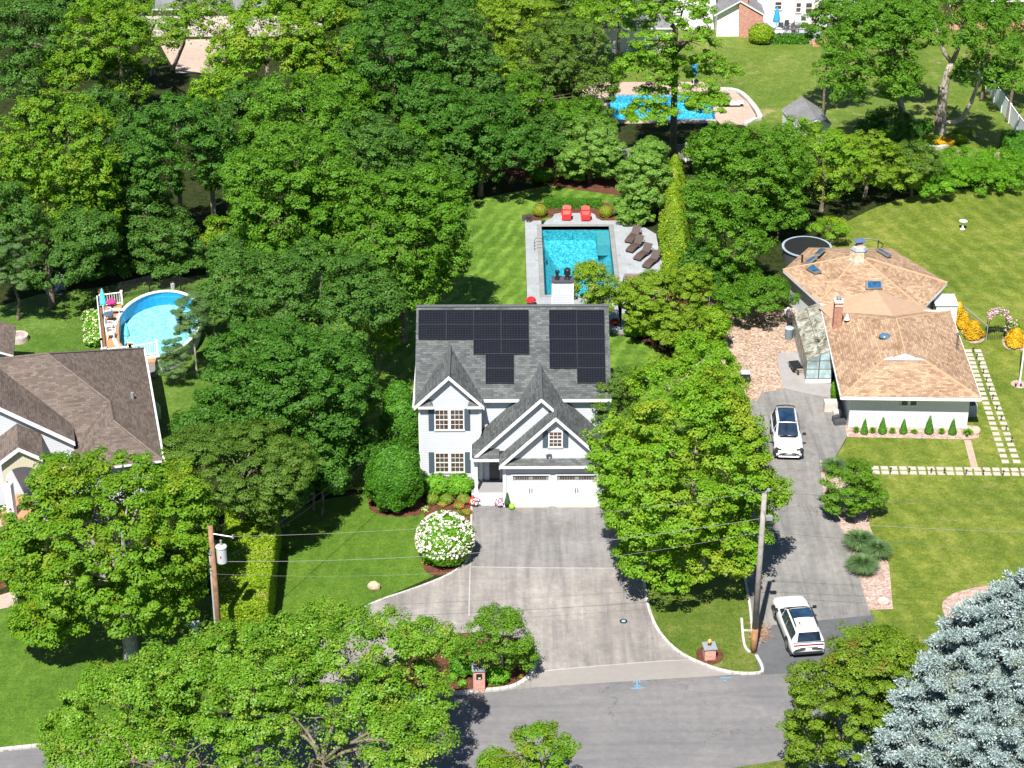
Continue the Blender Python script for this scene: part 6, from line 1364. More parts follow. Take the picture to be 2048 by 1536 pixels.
p = at(1247,1243); m = MB(); m.lathe([(.22,0),(.22,.02),(.19,.024)],(p[0],p[1],.013),20); m.lathe([(.12,.0),(.10,.004)],(p[0],p[1],.037),14,1); tag(m.build('manhole_cover', [BLACK, M('pale_blue_lid', (.25,.45,.55), .5)]), 'small round black cover with blue centre in the driveway', 'manhole cover')
def flower_pot(label, px, z, rp, hp_, blooms, potmat, leafm=LHYD, fr=1.35, group=None, flat=.9):
    b = at(*px, z); r = thing('flower_pot', label, 'flower pot', b, 0, group)
    m = MB(); m.lathe([(rp*.62,0),(rp,hp_*.8),(rp*1.05,hp_),(rp*.9,hp_)],(0,0,0),16); m.build('pot', potmat, r, world=False)
    n = 240; u = sph(n); u[:,2] = np.abs(u[:,2]); P = u*rp*fr*np.array([1,1,flat])*rng.uniform(.6, 1, (n,1))+[0,0,hp_*.85]; mesh_np('plant', leaves(P, u+UP*.3, .09), leafm, r)
    for bm_, k, (sx, sy) in blooms:
        u = sph(k); u[:,2] = np.abs(u[:,2])+.1; u = nrm(u+np.array([sx,sy,0])); c = u*rp*fr*np.array([1,1,flat])*1.02+[0,0,hp_*.85]; kk_ = np.repeat(np.arange(k), 6); q = sph(len(kk_))
        mesh_np('blossom', leaves(c[kk_]+q*.05, q+UP*.3, .075, .9), bm_, r)
flower_pot('round pot of red, purple and white flowers at the left foot of the steps', (949,1011), .0, .26, .26, [(BRED,60,(-.9,0)),(BWHITE,30,(.3,-.8)),(BPURP,30,(.7,.1))], BLACK)
flower_pot('round pot of pink and purple flowers at the right foot of the steps', (1000,1012), .0, .22, .24, [(BCORAL,40,(0,.6)),(BWHITE,30,(-.1,-.7)),(BPURP,30,(-.3,-.6))], MGREY)
r = thing('potted_conifer', 'small dark cone evergreen in a black pot left of the garage doors', 'potted plant', at(1014.5,1014)); m = MB(); m.lathe([(.13,0),(.17,.2)],(0,0,0),12); m.build('pot', BLACK, r, world=False); V, core = shape_leaves('cone', (.2,.85,.8), .06, 2.4); mesh_np('foliage', V+np.array([0,0,.18]), leaf_mat('dark_conifer_leaf', (.02,.05,.02), (.04,.09,.035), tr=.05), r)
m = MB(); p = at(1023.5,1018); m.lathe([(.02,0),(.15,.05),(.19,.19),(.15,.33),(.02,.38)],(p[0],p[1],.0),14); tag(m.build('garden_ball', M('lime_ball', (.25,.62,.03), .35), smooth=True), 'lime green ball beside the small potted conifer', 'ball')
flower_pot('pot of bright red flowers at the near left corner of the pool terrace', (1062,611), DZ, .26, .42, [(BRED,160,(0,0))], BLACK, fr=1.25)
flower_pot('pot of bright red flowers above the terrace steps on the right', (1229,650), DZ, .24, .2, [(BRED,150,(0,0))], BLACK, fr=1.3)
b = at(1058,443,DZ); r = thing('planter_urn', 'dark urn planter at the far left corner of the pool terrace', 'planter', b); m = MB(); m.lathe([(.22,0),(.14,.12),(.2,.3),(.32,.5),(.27,.5)],(0,0,0),14); m.build('urn', M('dark_bronze', (.06,.045,.04), .5), r, world=False)
b = at(1049,440,0); r = thing('planter_box', 'small dark box beside the urn at the terrace corner', 'planter', b); m = MB(); m.box((0,0,.2),(.4,.4,.4)); m.build('box', DGREY, r, world=False)
# terrace steps
m = MB(); a = at(1223,657,0); 
r = thing('retaining_step', 'grey stone steps at the near end of the pool terrace', 'steps', (a[0]+.9,YB-.2,0)); m = MB(); m.bx(a[0]+.05,a[0]+1.0,YB-.35,YB-.002,0,.28); m.bx(a[0]+1.04,a[0]+1.85,YB-.2,YB-.002,0,.25); m.build('block', SLATE, r); 
# pool ladder
b = at(1088,498,DZ); r = thing('pool_ladder', 'steel pool ladder on the left side of the pool', 'pool ladder', b)
m = MB()
for dy in (-.28,.28): m.tube([(-.75,dy,0),(-.75,dy,.55),(-.6,dy,.78),(-.25,dy,.8),(-.02,dy,.55),(.02,dy,-.5)],.026,8)
m.build('handrail', STEEL, r, world=False); m = MB()
for z in (-.2,-.45): m.box((.04,0,z),(.1,.5,.03))
m.build('step', STEEL, r, world=False)
# skimmer lids set in the terrace
for i, (x, y) in enumerate([(1072,474),(1074,521),(1076,568),(1239,511),(1259,529)]):
    b = at(x, y, DZ+.002); m = MB(); m.bx(b[0]-.14,b[0]+.14,b[1]-.1,b[1]+.1,DZ,DZ+.008); tag(m.build('drain_cover', MGREY), ['farthest drain cover left of the pool','middle drain cover left of the pool','nearest drain cover left of the pool','drain cover between the pool and the loungers','small drain cover in front of the loungers'][i], 'drain cover', 'drain covers in the terrace')
# red chairs
REDP = M('red_plastic', (.75,.03,.025), .4, var=.05)
def adirondack(label, loc, rz, mat, group, proto=[None]):
    r = thing('adirondack_chair', label, 'chair', loc, rz, group)
    m = MB()
    for k in range(5): m.box((-.22+.11*k,-.12,.33),(.095,.55,.03))
    m.box((0,-.42,.25),(.56,.03,.24)); m.build('seat', mat, r, world=False)
    m = MB()
    for k in range(6):
        x = -.25+.1*k; hgt = .82-.9*(x*x); q0 = np.array([x*.9,.14,.26]); q1 = np.array([x*1.15,.14+.42*hgt/.8,.26+hgt*.86]); w_ = .042
        m.add([q0+[-w_,0,0],q0+[w_,0,0],q1+[w_,0,0],q1+[-w_,0,0],q0+[-w_,.025,-.01],q0+[w_,.025,-.01],q1+[w_,.025,-.01],q1+[-w_,.025,-.01]],[(0,1,2,3),(7,6,5,4),(0,4,5,1),(3,2,6,7),(0,3,7,4),(1,5,6,2)])
    m.box((0,.33,.66),(.6,.04,.06)); m.build('backrest', mat, r, world=False)
    for s in (-1,1):
        m = MB(); m.box((s*.36,-.08,.55),(.15,.72,.03)); m.build('armrest', mat, r, world=False)
        m = MB(); m.box((s*.33,-.38,.27),(.05,.09,.54)); m.build('leg', mat, r, world=False)
        m = MB(); q = [(s*.30,-.42,.34),(s*.30,.62,.05)]; m.tube(q,.04,4); m.build('leg', mat, r, world=False)
    return r
ca = at(1133,438,DZ); adirondack('left one of two red slatted chairs facing the pool', ca, -.06, REDP, 'red slatted chairs by the pool'); ca = at(1171,439,DZ); adirondack('right one of two red slatted chairs facing the pool', ca, 0, REDP, 'red slatted chairs by the pool')
CHW = M('white_plastic', (.78,.8,.82), .45, var=.03)
ca = at(122,578); adirondack('white slatted chair standing in the shade under the left trees', ca, .3, M('shade_tinted_white', (.35,.42,.48), .5), 'white chairs in the shade');  # white chair, tree shade put into its blue grey colour
ca = at(106,590); adirondack('low pale chair turned sideways in front of the shaded slatted chair', ca, -1.2, M('shade_greyed_white', (.4,.42,.46), .5), 'white chairs in the shade')  # greyed the same way, shade painted into the plastic
# loungers
WICK = M('brown_wicker', (.075,.05,.042), .7, var=.3, sc=25); 
def lounger(label, loc, rz):
    r = thing('sun_lounger', label, 'sun lounger', loc, rz, 'brown wicker loungers on the terrace')
    prof = [(-1.0,.20),(-.75,.27),(-.45,.34),(-.1,.35),(.2,.30),(.32,.29)]; m = MB()
    for (a, za), (b_, zb) in zip(prof[:-1], prof[1:]): m.add([(a,-.32,za),(b_,-.32,zb),(b_,.32,zb),(a,.32,za),(a,-.32,za-.06),(b_,-.32,zb-.06),(b_,.32,zb-.06),(a,.32,za-.06)],[(0,1,2,3),(7,6,5,4),(0,4,5,1),(3,2,6,7),(0,3,7,4),(1,5,6,2)])
    m.build('seat', WICK, r, world=False)
    m = MB(); a, za, b_, zb = .33,.30,.86,.82; m.add([(a,-.32,za),(b_,-.32,zb),(b_,.32,zb),(a,.32,za),(a+.04,-.32,za-.05),(b_+.04,-.32,zb-.04),(b_+.04,.32,zb-.04),(a+.04,.32,za-.05)],[(0,1,2,3),(7,6,5,4),(0,4,5,1),(3,2,6,7),(0,3,7,4),(1,5,6,2)]); m.build('backrest', WICK, r, world=False)
    m = MB()
    for s in (-1,1): m.tube([(.1,s*.34,.3),(.95,s*.34,.42),(.98,s*.34,.0)],.018,5); m.tube([(.55,s*.34,.5),(.85,s*.34,.3)],.015,5); m.tube([(-.8,s*.3,.25),(-.8,s*.3,0)],.02,5)
    m.tube([(.95,-.34,.42),(.95,.34,.42)],.018,5); m.build('frame', BLACK, r, world=False); return r
lo = None
for i, (x, y) in enumerate([(1266,478),(1270,497),(1286,513),(1303,528)]):
    lab = ['farthest','second farthest','second nearest','nearest'][i]+' of the four brown loungers right of the pool'; b = at(x, y, DZ)
    lo = lounger(lab, b, 1.12) if i == 0 else copy_tree(lo, b, [0,1.02,.98,1.02][i], lab)
# boards under the yellow green tree
bw = [at(*q, .2) for q in [(1249,548),(1328,546),(1336,612),(1262,640)]]; m = MB(); m.prism([q[:2] for q in bw], 0, .24); tag(m.build('wood_deck', siding_mat('brown_boards', (.24,.16,.13), .14, True)), 'brown board deck beside the loungers under the yellow green tree', 'deck')
# ---------------- right neighbour's small things ----------------
def bin_(label, px, r0, h, mat, lidm, rx=1):
    p = at(*px); r = thing('trash_can', label, 'trash can', p); m = MB(); m.lathe([(r0*.8,0),(r0,h)],(0,0,0),16); m.build('can', mat, r, world=False); m = MB(); m.lathe([(r0*1.08,h),(r0*1.08,h+.05),(r0*.6,h+.12)],(0,0,0),16); m.build('lid', lidm, r, world=False)
bin_('grey round trash can beside the greenhouse', (1577,678), .31, .85, M('bin_grey', (.16,.22,.26), .5), M('bin_lid_grey', (.35,.42,.46), .4)); bin_('black trash can behind the grey one beside the greenhouse', (1582,660), .36, .75, BLACK, BLACK)
p = at(1575,632); m = MB(); m.lathe([(.2,0),(.28,.2),(.26,.5),(.1,.68)],p,10); tag(m.build('garden_sack', M('white_sack', (.7,.66,.68), .7)), 'white sack at the foot of the leafy tree above the chip yard', 'sack')
p = at(1490,765); r = thing('grill', 'small black covered grill on the wood chips', 'grill', p); m = MB(); m.box((0,0,.55),(.62,.5,.5)); m.build('body', BLACK, r, world=False, bevel=.06); m = MB(); m.box((0,0,.82),(.66,.54,.08),taper=.9); m.build('lid', M('pale_lid', (.42,.48,.52), .3), r, world=False); m = MB()
for sx in (-1,1): m.tube([(sx*.2,-.2,0),(sx*.2,-.2,.3)],.04,6); m.tube([(sx*.2,.2,0),(sx*.2,.2,.3)],.04,6)
m.build('leg', BLACK, r, world=False)
p = at(1590,742); r = thing('wheelbarrow', 'dark wheelbarrow leaning by the greenhouse corner', 'wheelbarrow', p, .2); m = MB(); m.box((0,0,.42),(.6,.85,.25),taper=1.2); m.build('tray', BLACK, r, world=False); m = MB(); disc(m,(0,-.55,.2),.2,.08); m.build('wheel', TYRE, r, world=False); m = MB()
for s in (-1,1): m.tube([(s*.1,-.55,.2),(s*.25,.3,.4),(s*.3,.95,.6)],.02,5); m.tube([(s*.25,.3,.35),(s*.25,.3,0)],.02,5)
m.build('handle', BARK_PALE, r, world=False)
p = at(1601,745); r = thing('wooden_crate', 'weathered wooden crate with plants beside the greenhouse', 'crate', p); m = MB()
for z in (.08,.24,.4): m.box((0,-.3,z),(.6,.03,.1)); m.box((0,.3,z),(.6,.03,.1)); m.box((-.3,0,z),(.03,.6,.1)); m.box((.3,0,z),(.03,.6,.1))
m.box((0,0,.03),(.6,.6,.03)); m.build('slat', BARK_PALE, r, world=False)
shrub('climbing_plant', 'dark leafy plant against the left wall of the tan roofed house', (1669,800), (.3,.6,.75), LIVY, 'ball', .12, 'plant', cov=1.3)
p = at(1668,835); m = MB(); m.box((p[0]-.1,p[1]+1.0,.35),(.9,.6,.7)); m.box((p[0]+.2,p[1]+.2,.2),(.5,.5,.4)); tag(m.build('storage_box', M('cream_box', (.55,.52,.46), .6)), 'cream storage boxes at the left corner of the white wall', 'box'); 
p = at(1676,848); m = MB(); m.box((p[0]+.1,p[1],.15),(.8,.4,.3),.2); m.box((p[0]-.1,p[1]+.3,.3),(.5,.3,.3),.5); tag(m.build('bag', DGREY), 'dark bags lying beside the corner of the white wall', 'bag')
ORD = 'first second third fourth fifth sixth seventh eighth ninth tenth eleventh twelfth thirteenth fourteenth fifteenth sixteenth seventeenth eighteenth nineteenth twentieth'.split()+['twenty '+k for k in 'first second third fourth fifth sixth'.split()]
# stepping stones: two rows across, two rows down the side of the house
sg = 'pale square stepping stones'; SL = 'pale square slab of the double row of stepping stones set in the lawn'; first = None
def stone(p, rz, s=(.46,.40), lab=None):
    global first
    if first is None:
        m = MB(); m.box((0,0,.014),(s[0],s[1],.028)); first = tag(m.build('stepping_stone', FLAG, loc=(0,0,0)), lab or SL, 'stepping stone', sg); first.location = (p[0],p[1],.004); first.rotation_euler = (0,0,rz); return
    o = first.copy(); COL.objects.link(o); o.location = (p[0],p[1],.004); o.rotation_euler = (0,0,rz+rng.normal()*.03); o['label'] = lab or SL
for i in range(17):
    x = 1750+i*18.6
    for y in (936, 945): stone(at(x+(y-936)*.2, y+i*.25), -.02, lab=f"{ORD[i]} pale slab from the side driveway in the {'rear' if y == 936 else 'front'} row across the lawn")
for i in range(25):
    t = i/24; y = 702+(935-702)*(.2*t*t+.8*t); xl = 1937+(2014-1937)*(y-702)/233
    if y < 928:
        for dx in (0, 21): stone(at(xl+dx*(.9+.2*t), y), -.02, lab=f"{ORD[i]} pale slab from the arbor in the {'left' if dx == 0 else 'right'} column beside the tan roofed house")
pl0 = None
for i, (x, y) in enumerate([(1946,705),(1953,718),(1958,732),(1966,748),(1972,765),(1978,783),(1985,800),(1993,822),(2002,842),(2012,862),(2023,885),(1781,946),(1818,947),(1862,948),(1888,949),(1932,950),(1966,951),(2006,952)]):
    p = at(x, y)
    if pl0 is None:
        m = MB(); m.tube([(0,0,0),(0,0,.3)],.02,6); m.lathe([(.07,.3),(.07,.36),(.03,.42)],(0,0,0),8); pl0 = tag(m.build('path_light', BLACK, loc=(0,0,0)), 'first small black path light from the arbor beside the slab columns', 'path light', 'small black path lights'); pl0.location = p
    else: o = pl0.copy(); COL.objects.link(o); o.location = p; o['label'] = f'{ORD[i]} small black path light from the arbor beside the slab columns' if i < 11 else f'{ORD[i-11]} small black path light from the side driveway along the slab row'
# flagpole
p = at(2039,768); r = thing('flagpole', 'white flagpole on a round stone base at the right edge', 'flagpole', p); m = MB(); m.tube([(0,0,0),(0,0,7)],[.07,.045],12); m.build('pole', CHW, r, world=False); m = MB(); m.lathe([(.6,0),(.5,.03)],(0,0,0),18); m.build('base', PINKGRAVEL, r, world=False)
for s in (-.35,.0): m = MB(); m.box((s,-.35,.12),(.1,.16,.16)); m.build('spotlight', BLACK, r, world=False)
# chain link fence, arbor and gate
def chainlink(label, a, b, h, npost, vis=.22, mat=None):
    a, b = np.array(a), np.array(b); r = thing('chain_link_fence', label, 'fence', tuple(a)); m = MB()
    for i in range(npost): q = a+(b-a)*i/(npost-1); m.tube([q, q+UP*h],.03,6)
    m.tube([a+UP*h, b+UP*h],.03,6); m.build('post', mat or M('galvanised_post', (.5,.52,.53), .4, .5), r)
    m = MB(); d = nrm(b-a); Ln = np.linalg.norm(b-a); k = int((Ln)/.22)
    for i in range(-int(h/.22), k):
        for s in (1,-1):
            x0_ = i*.22 if s > 0 else i*.22+h; x1_ = x0_+s*h
            z0_, z1_ = 0, h
            if x0_ < 0: z0_ = -x0_*s; x0_ = 0
            if x1_ > Ln: z1_ = h-(x1_-Ln); x1_ = Ln
            if x1_ < 0 or x0_ > Ln or z1_ <= z0_: continue
            q0, q1 = a+d*x0_+UP*z0_, a+d*x1_+UP*z1_; m.tube([q0,q1],.006,3,cap=False)
    m.build('mesh', mat or MGREY, r); return r
chainlink('chain link fence from the lean-to to the flowered arbor', at(1912,632), at(1972,682), 1.2, 4)
chainlink('short chain link fence behind the wood chip yard', at(1418,612), at(1450,612), 1.2, 3)
a0, a1 = at(1974,679), at(2012,681); r = thing('garden_arbor', 'metal arch with pink climbing roses and a low black gate', 'arbor', ((a0[0]+a1[0])/2,(a0[1]+a1[1])/2,0)); hw_ = (a1[0]-a0[0])/2; m = MB()
for dy in (0,.5):
    m.tube([(-hw_,dy,0),(-hw_,dy,1.5)]+[(-hw_*cos(k*pi/8),dy,1.5+hw_*sin(k*pi/8)) for k in range(1,8)]+[(hw_,dy,1.5),(hw_,dy,0)],.025,6)
m.build('arch', BLACK, r, world=False); m = MB()
for i in range(10): x = -hw_+.1+i*(2*hw_-.2)/9; m.tube([(x,0,.05),(x,0,.95+.25*sin(i/9*pi))],.012,4)
m.tube([(-hw_+.05,0,.15),(hw_-.05,0,.15)],.015,4); m.tube([(-hw_+.05,0,.85),(hw_-.05,0,.85)],.015,4); m.build('gate', BLACK, r, world=False)
an = rng.uniform(.15, pi, 900); P = np.stack([-hw_*1.05*np.cos(an), rng.uniform(-.15, .65, 900), 1.5+hw_*1.08*np.sin(an)], 1)+rng.normal(size=(900,3))*.08
P2 = np.stack([np.full(500, hw_+.25)+rng.normal(size=500)*.2, rng.uniform(-.2, .6, 500), rng.uniform(.1, 1.5, 500)], 1); mesh_np('foliage', leaves(np.concatenate([P[:350], P2]), sph(850), .12), LHYD, r); mesh_np('rose_blossom', leaves(np.concatenate([P[350:], P2[:120]+[0,-.1,.05]]), sph(670)+UP, .11, .9), M('pale_pink_rose', (.75,.42,.55), .6, var=.25, sc=6), r)
shrub('rose_bush', 'rose bush spilling right of the arbor gate', (2027,672), (.6,.45,.5), LHYD, 'ball', .12, cov=1.2, rough=.2, blooms=(BPINK, 30, .13, 6), stem=False)
# round covered pool behind the rear wing
p = at(1612,520); r = thing('round_pool', 'dark round above ground pool in shade behind the tan rear roof', 'pool', p); m = MB(); m.lathe([(1.8,0),(1.8,1.1)],(0,0,0),32); m.build('wall', DGREY, r, world=False); m = MB(); m.lathe([(1.92,1.08),(1.92,1.14),(1.75,1.14)],(0,0,0),32); m.build('rim', M('blue_grey_rim', (.3,.38,.45), .4), r, world=False); m = MB(); m.lathe([(1.74,1.145),(1.74,1.15)],(0,0,0),32); m.build('cover', BLACK, r, world=False)
p = at(1925,458); r = thing('birdbath', 'small white birdbath on the rear lawn', 'birdbath', p); m = MB(); m.lathe([(.2,0),(.08,.1),(.07,.6)],(0,0,0),12); m.build('pedestal', CHW, r, world=False); m = MB(); m.lathe([(.07,.6),(.32,.7),(.28,.7)],(0,0,0),14); m.build('bowl', CHW, r, world=False)
p = at(1754,498,0); r = thing('hammock_stand', 'curved black hammock stand behind the tan rear roof', 'stand', (p[0],p[1]+2,0)); m = MB(); q0 = at(1728,478,1.2); q1 = at(1766,488,1.5); q2 = at(1752,495,0)
m.tube([at(1720,478,1.6), at(1740,477,1.7), at(1755,481,1.6), at(1767,489,1.3)],.045,6); m.tube([at(1757,482,1.55), (at(1757,482,1.55)[0],at(1757,482,1.55)[1],0)],.04,6); m.tube([at(1767,489,1.3), (at(1757,482,1.55)[0],at(1757,482,1.55)[1],.5)],.03,6); m.build('frame', BLACK, r)
# ---------------- left neighbour's round pool and deck ----------------
rp0 = thing('round_pool', 'white rimmed above ground oval pool with bright blue water', 'pool', (-24.4,130.3,0))
cx_, cy_, ax, ay = -24.15, 130.35, 2.95, 5.1
def oval(s, n=40): return [(cx_+(ax+s)*cos(2*pi*k/n)*(1.0), cy_+(ay+s)*np.sign(sin(2*pi*k/n))*abs(sin(2*pi*k/n))**.9) for k in range(n)]
m = MB(); O = oval(0); n = len(O)
m.add([(x,y,0) for x,y in O]+[(x,y,1.28) for x,y in O], [(k,(k+1)%n,n+(k+1)%n,n+k) for k in range(n)])
m.build('wall', siding_mat('white_ribbed_wall', (.66,.7,.74), .12, True), rp0)
m = MB(); I = oval(-.02)
m.add([(x,y,.15) for x,y in I]+[(x,y,1.27) for x,y in I], [(k,n+k,n+(k+1)%n,(k+1)%n) for k in range(n)]); m.build('liner', M('blue_liner', (.02,.33,.62), .4), rp0)
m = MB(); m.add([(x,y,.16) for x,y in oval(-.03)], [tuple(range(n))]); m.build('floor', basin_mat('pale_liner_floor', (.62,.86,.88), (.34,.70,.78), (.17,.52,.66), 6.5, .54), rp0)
m = MB(); m.add([(x,y,1.08) for x,y in oval(-.03)], [tuple(range(n))]); m.build('water', water_mat('round_pool_water', (.72,.93,.97), 9), rp0)
m = MB(); A_, B_ = oval(-.12), oval(.14); m.add([(x,y,1.30) for x,y in A_]+[(x,y,1.30) for x,y in B_]+[(x,y,1.24) for x,y in A_]+[(x,y,1.24) for x,y in B_], [f for k in range(n) for f in ((k,n+k,n+(k+1)%n,(k+1)%n),(n+k,3*n+k,3*n+(k+1)%n,n+(k+1)%n),(k,(k+1)%n,2*n+(k+1)%n,2*n+k))]); m.build('rim', WHITE, rp0)
dk = thing('pool_deck', 'orange board deck with white railings along the left side of the oval pool', 'deck', (-27.3,129.5,0))
d0, d1, d2, d3 = at(186,575,1.3), at(247,566,1.3), at(262,690,1.3), at(212,690,1.3)
dl = [(-28.75,132.9),(-27.1,133.4),(-27.05,132.2),(-26.75,129.5),(-26.4,127.6),(-25.5,126.1),(-23.5,125.4),(-23.5,124.6),(-27.0,124.6),(-27.3,126.0)]
m = MB(); m.prism(dl, 1.14, 1.24); m.build('deck_board', siding_mat('orange_boards', (.50,.25,.12), .14, True), dk)
m = MB(); m.prism([(x*.995-.13,y) for x,y in dl], .05, 1.13); m.build('skirt', M('grey_lattice', (.30,.28,.27), .8), dk)
def railing(a, b, z0, parent, n, ep=1):
    a, b = np.array((*a, z0), float), np.array((*b, z0), float); m = MB()
    m.tube([a+UP*.95, b+UP*.95], .05, 4); m.tube([a+UP*.12, b+UP*.12], .04, 4)
    for i in range(1, n): q = a+(b-a)*i/n; m.tube([q+UP*.12, q+UP*.93], .025, 4)
    m.build('railing', WHITE, parent)
    for q in (a, b): m = MB(); m.box((q[0],q[1],z0+.5),(.13,.13,1.05)); m.box((q[0],q[1],z0+1.06),(.18,.18,.06)); m.build('post', WHITE, parent)
railing(dl[0], dl[1], 1.24, dk, 10); railing(dl[0], dl[9], 1.24, dk, 40); railing(dl[9], dl[8], 1.24, dk, 9); railing((-26.8,124.7), (-25.2,125.1), 1.24, dk, 10); railing((-25.2,125.1), (-23.45,125.7), 1.24, dk, 11)
def umbrella(label, p, mat, h=2.1, r0=.22):
    r = thing('closed_umbrella', label, 'umbrella', p); m = MB(); m.tube([(0,0,0),(0,0,h)],.025,6); m.build('pole', CHW, r, world=False); m = MB(); m.lathe([(r0*.9,h*.42),(r0,h*.5),(r0*.6,h*.8),(.04,h*1.0)],(0,0,0),10); m.build('canopy', mat, r, world=False); m = MB(); m.lathe([(.22,0),(.2,.06)],(0,0,0),12); m.build('base', DGREY, r, world=False)
AQUA = M('aqua_cloth', (.12,.55,.62), .7)
umbrella('closed aqua umbrella at the far end of the pool deck', at(209,632,1.24), AQUA, 2.2, .26); umbrella('closed aqua umbrella at the near end of the pool deck by the water', at(256,690,1.24), AQUA, 1.7, .22)
def armchair(label, p, rz, mat, group):
    r = thing('patio_chair', label, 'chair', p, rz, group); m = MB(); m.box((0,0,.42),(.5,.5,.05)); m.build('seat', mat, r, world=False); m = MB(); m.box((0,.27,.7),(.5,.05,.55),taper=.9); m.build('backrest', mat, r, world=False)
    for sx in (-1,1):
        m = MB(); m.box((sx*.27,0,.62),(.05,.5,.04)); m.build('armrest', mat, r, world=False)
        for sy in (-1,1): m = MB(); m.box((sx*.23,sy*.23,.3),(.05,.05,.6)); m.build('leg', mat, r, world=False)
    return r
for i, (x, y) in enumerate([(216,634),(220,661),(223,677)]):
    armchair(['white chair beside the aqua umbrella on the pool deck','middle white chair in the row on the pool deck','nearest white chair in the row on the pool deck'][i], at(x, y, 1.24), [1.7,1.5,1.6][i], CHW, 'white chairs on the pool deck')
p = at(219,645,1.24); m = MB(); m.lathe([(.05,0),(.05,.65),(.38,.68),(.36,.72)],p,16); tag(m.build('round_table', M('dark_blue_table', (.08,.12,.18), .4)), 'dark blue round table between the white chairs on the pool deck', 'table')
p = at(231,628,1.24); m = MB(); m.box((p[0],p[1],1.24+.38),(.9,.3,.05),.1); m.box((p[0]-.3,p[1],1.24+.18),(.05,.25,.36)); m.box((p[0]+.3,p[1],1.24+.18),(.05,.25,.36)); tag(m.build('side_table', M('pale_blue_top', (.5,.65,.68), .4)), 'small pale blue bench table at the pool deck edge', 'table')
flower_pot('purple pot of magenta flowers at the far railing of the pool deck', (223,612), 1.24, .24, .3, [(BHOT,150,(0,0))], M('purple_pot', (.2,.08,.4), .5), fr=1.2)
flower_pot('tall leafy pot in the far left corner of the pool deck', (203,600), 1.24, .2, .35, [(BRED,20,(0,0))], BLACK, fr=1.7, flat=1.6)
flower_pot('terracotta pot beside the near aqua umbrella', (262,694), 1.24, .2, .2, [(BWHITE,20,(0,0))], M('terracotta_pot', (.6,.32,.18), .7), fr=1.0)
FM = M('black_mesh', (.02,.025,.02), .8)
r = thing('mesh_fence', 'black mesh fence behind the oval pool', 'fence', at(240,600)); fp = [at(186,613), at(245,597), at(300,584), at(362,585), at(430,600)]; m = MB()
for q in fp: m.tube([q,(q[0],q[1],1.35)],.05,6)
m.build('post', BLACK, r); m = MB()
for a, b in zip(fp[:-1], fp[1:]):
    a, b = np.array(a), np.array(b)
    for z in np.arange(.05, 1.35, .09): m.tube([a+UP*z, b+UP*z], .007, 3, cap=False)
    k = int(np.linalg.norm(b-a)/.12)
    for i in range(k): q = a+(b-a)*i/k; m.tube([q+UP*.05, q+UP*1.33], .007, 3, cap=False)
m.build('mesh', FM, r)
p = at(346,578); m = MB(); m.lathe([(.16,0),(.18,.5),(.1,.6)],p,10); tag(m.build('pool_filter', CHW), 'small white canister behind the oval pool', 'pool filter')
p = at(37,680); r = thing('planter_ring', 'round stone ring on the grass beside the rear roof of the brown house', 'planter', p); m = MB(); m.lathe([(.75,0),(.72,.4),(.48,.4),(.48,.05)],(0,0,0),20); m.build('ring', M('ring_stone', (.42,.36,.34), .9, var=.2), r, world=False)
p = at(314,838); m = MB(); m.lathe([(.28,0),(.3,.9),(.15,1.25)],(p[0],p[1],0),12); tag(m.build('gas_tank', M('pale_green_tank', (.35,.45,.42), .4)), 'pale tank standing in the shade along the brown roofed house', 'tank')
p = at(392,1268); r = thing('utility_box', 'small blue white utility box in the shade beside the transformer pole', 'utility box', p); m = MB(); m.box((0,0,.35),(.4,.35,.7)); m.build('cabinet', M('utility_blue', (.35,.45,.55), .5), r, world=False, bevel=.03); m = MB(); m.box((0,0,.74),(.44,.39,.06)); m.build('lid', CHW, r, world=False)
q = LP(da-.6,pf+.2,0); armchair('blue white striped porch chair on the left house', (q[0],q[1]+.5,.8), .4, M('blue_stripe', (.4,.5,.65), .6), 'porch chairs')
flower_pot('small white pot on the left house steps', (7,1022), .6, .16, .2, [(BWHITE,6,(0,0))], CHW, fr=1.1)
# ---------------- far garden things ----------------
umbrella('closed blue umbrella on the far raised patio', (aty(1553,50,193)[0],193.2,.55), M('bright_blue_cloth', (.03,.30,.62), .6), 2.6, .36); umbrella('closed beige umbrella behind the far table', (aty(1627,38,195.6)[0],195.2,.3), M('beige_cloth', (.62,.42,.25), .7), 2.4, .25)
umbrella('closed blue umbrella beside the far pool', at(1387,172,0), M('far_blue_cloth', (.03,.30,.62), .6), 2.8, .35)
p = aty(1620,50,194.6); r = thing('patio_table', 'grey table with dark chairs on the far patio', 'table', (p[0],194.6,.3)); m = MB(); m.box((0,0,.75),(1.9,1.0,.05)); m.build('tabletop', M('pinkish_top', (.45,.40,.40), .5), r, world=False); 
for sx in (-1,1):
    for sy in (-1,1): m = MB(); m.box((sx*.8,sy*.4,.37),(.05,.05,.74)); m.build('leg', DGREY, r, world=False)
for i, (dx, dy, rz_) in enumerate([(-.5,.9,0),(.5,.9,0),(-1.3,0,pi/2),(.2,-.9,pi)]):
    armchair(['dark chair behind the left half of the far table','dark chair behind the right half of the far table','dark chair at the left end of the far table','dark chair in front of the far table'][i], (p[0]+dx,194.6+dy,.3), rz_, DGREY, 'dark chairs around the far table')
for i, (x, y) in enumerate([(1562,60),(1578,57),(1590,62)]):
    q = aty(x, y, 193.0); armchair(['dark chair next to the far blue umbrella','dark chair in the middle of the raised patio','brown chair at the raised patio railing'][i], (q[0],193.0+.8*(i==1),.55), .4*i, BARK if i == 2 else DGREY, 'chairs on the raised patio')
p = (aty(1558,55,192.4)[0],192.3,.55); m = MB(); m.lathe([(.45,0),(.5,.45),(.3,.7),(.1,.75)],p,14); tag(m.build('covered_grill', CHW), 'white covered round grill behind the far railing', 'grill')
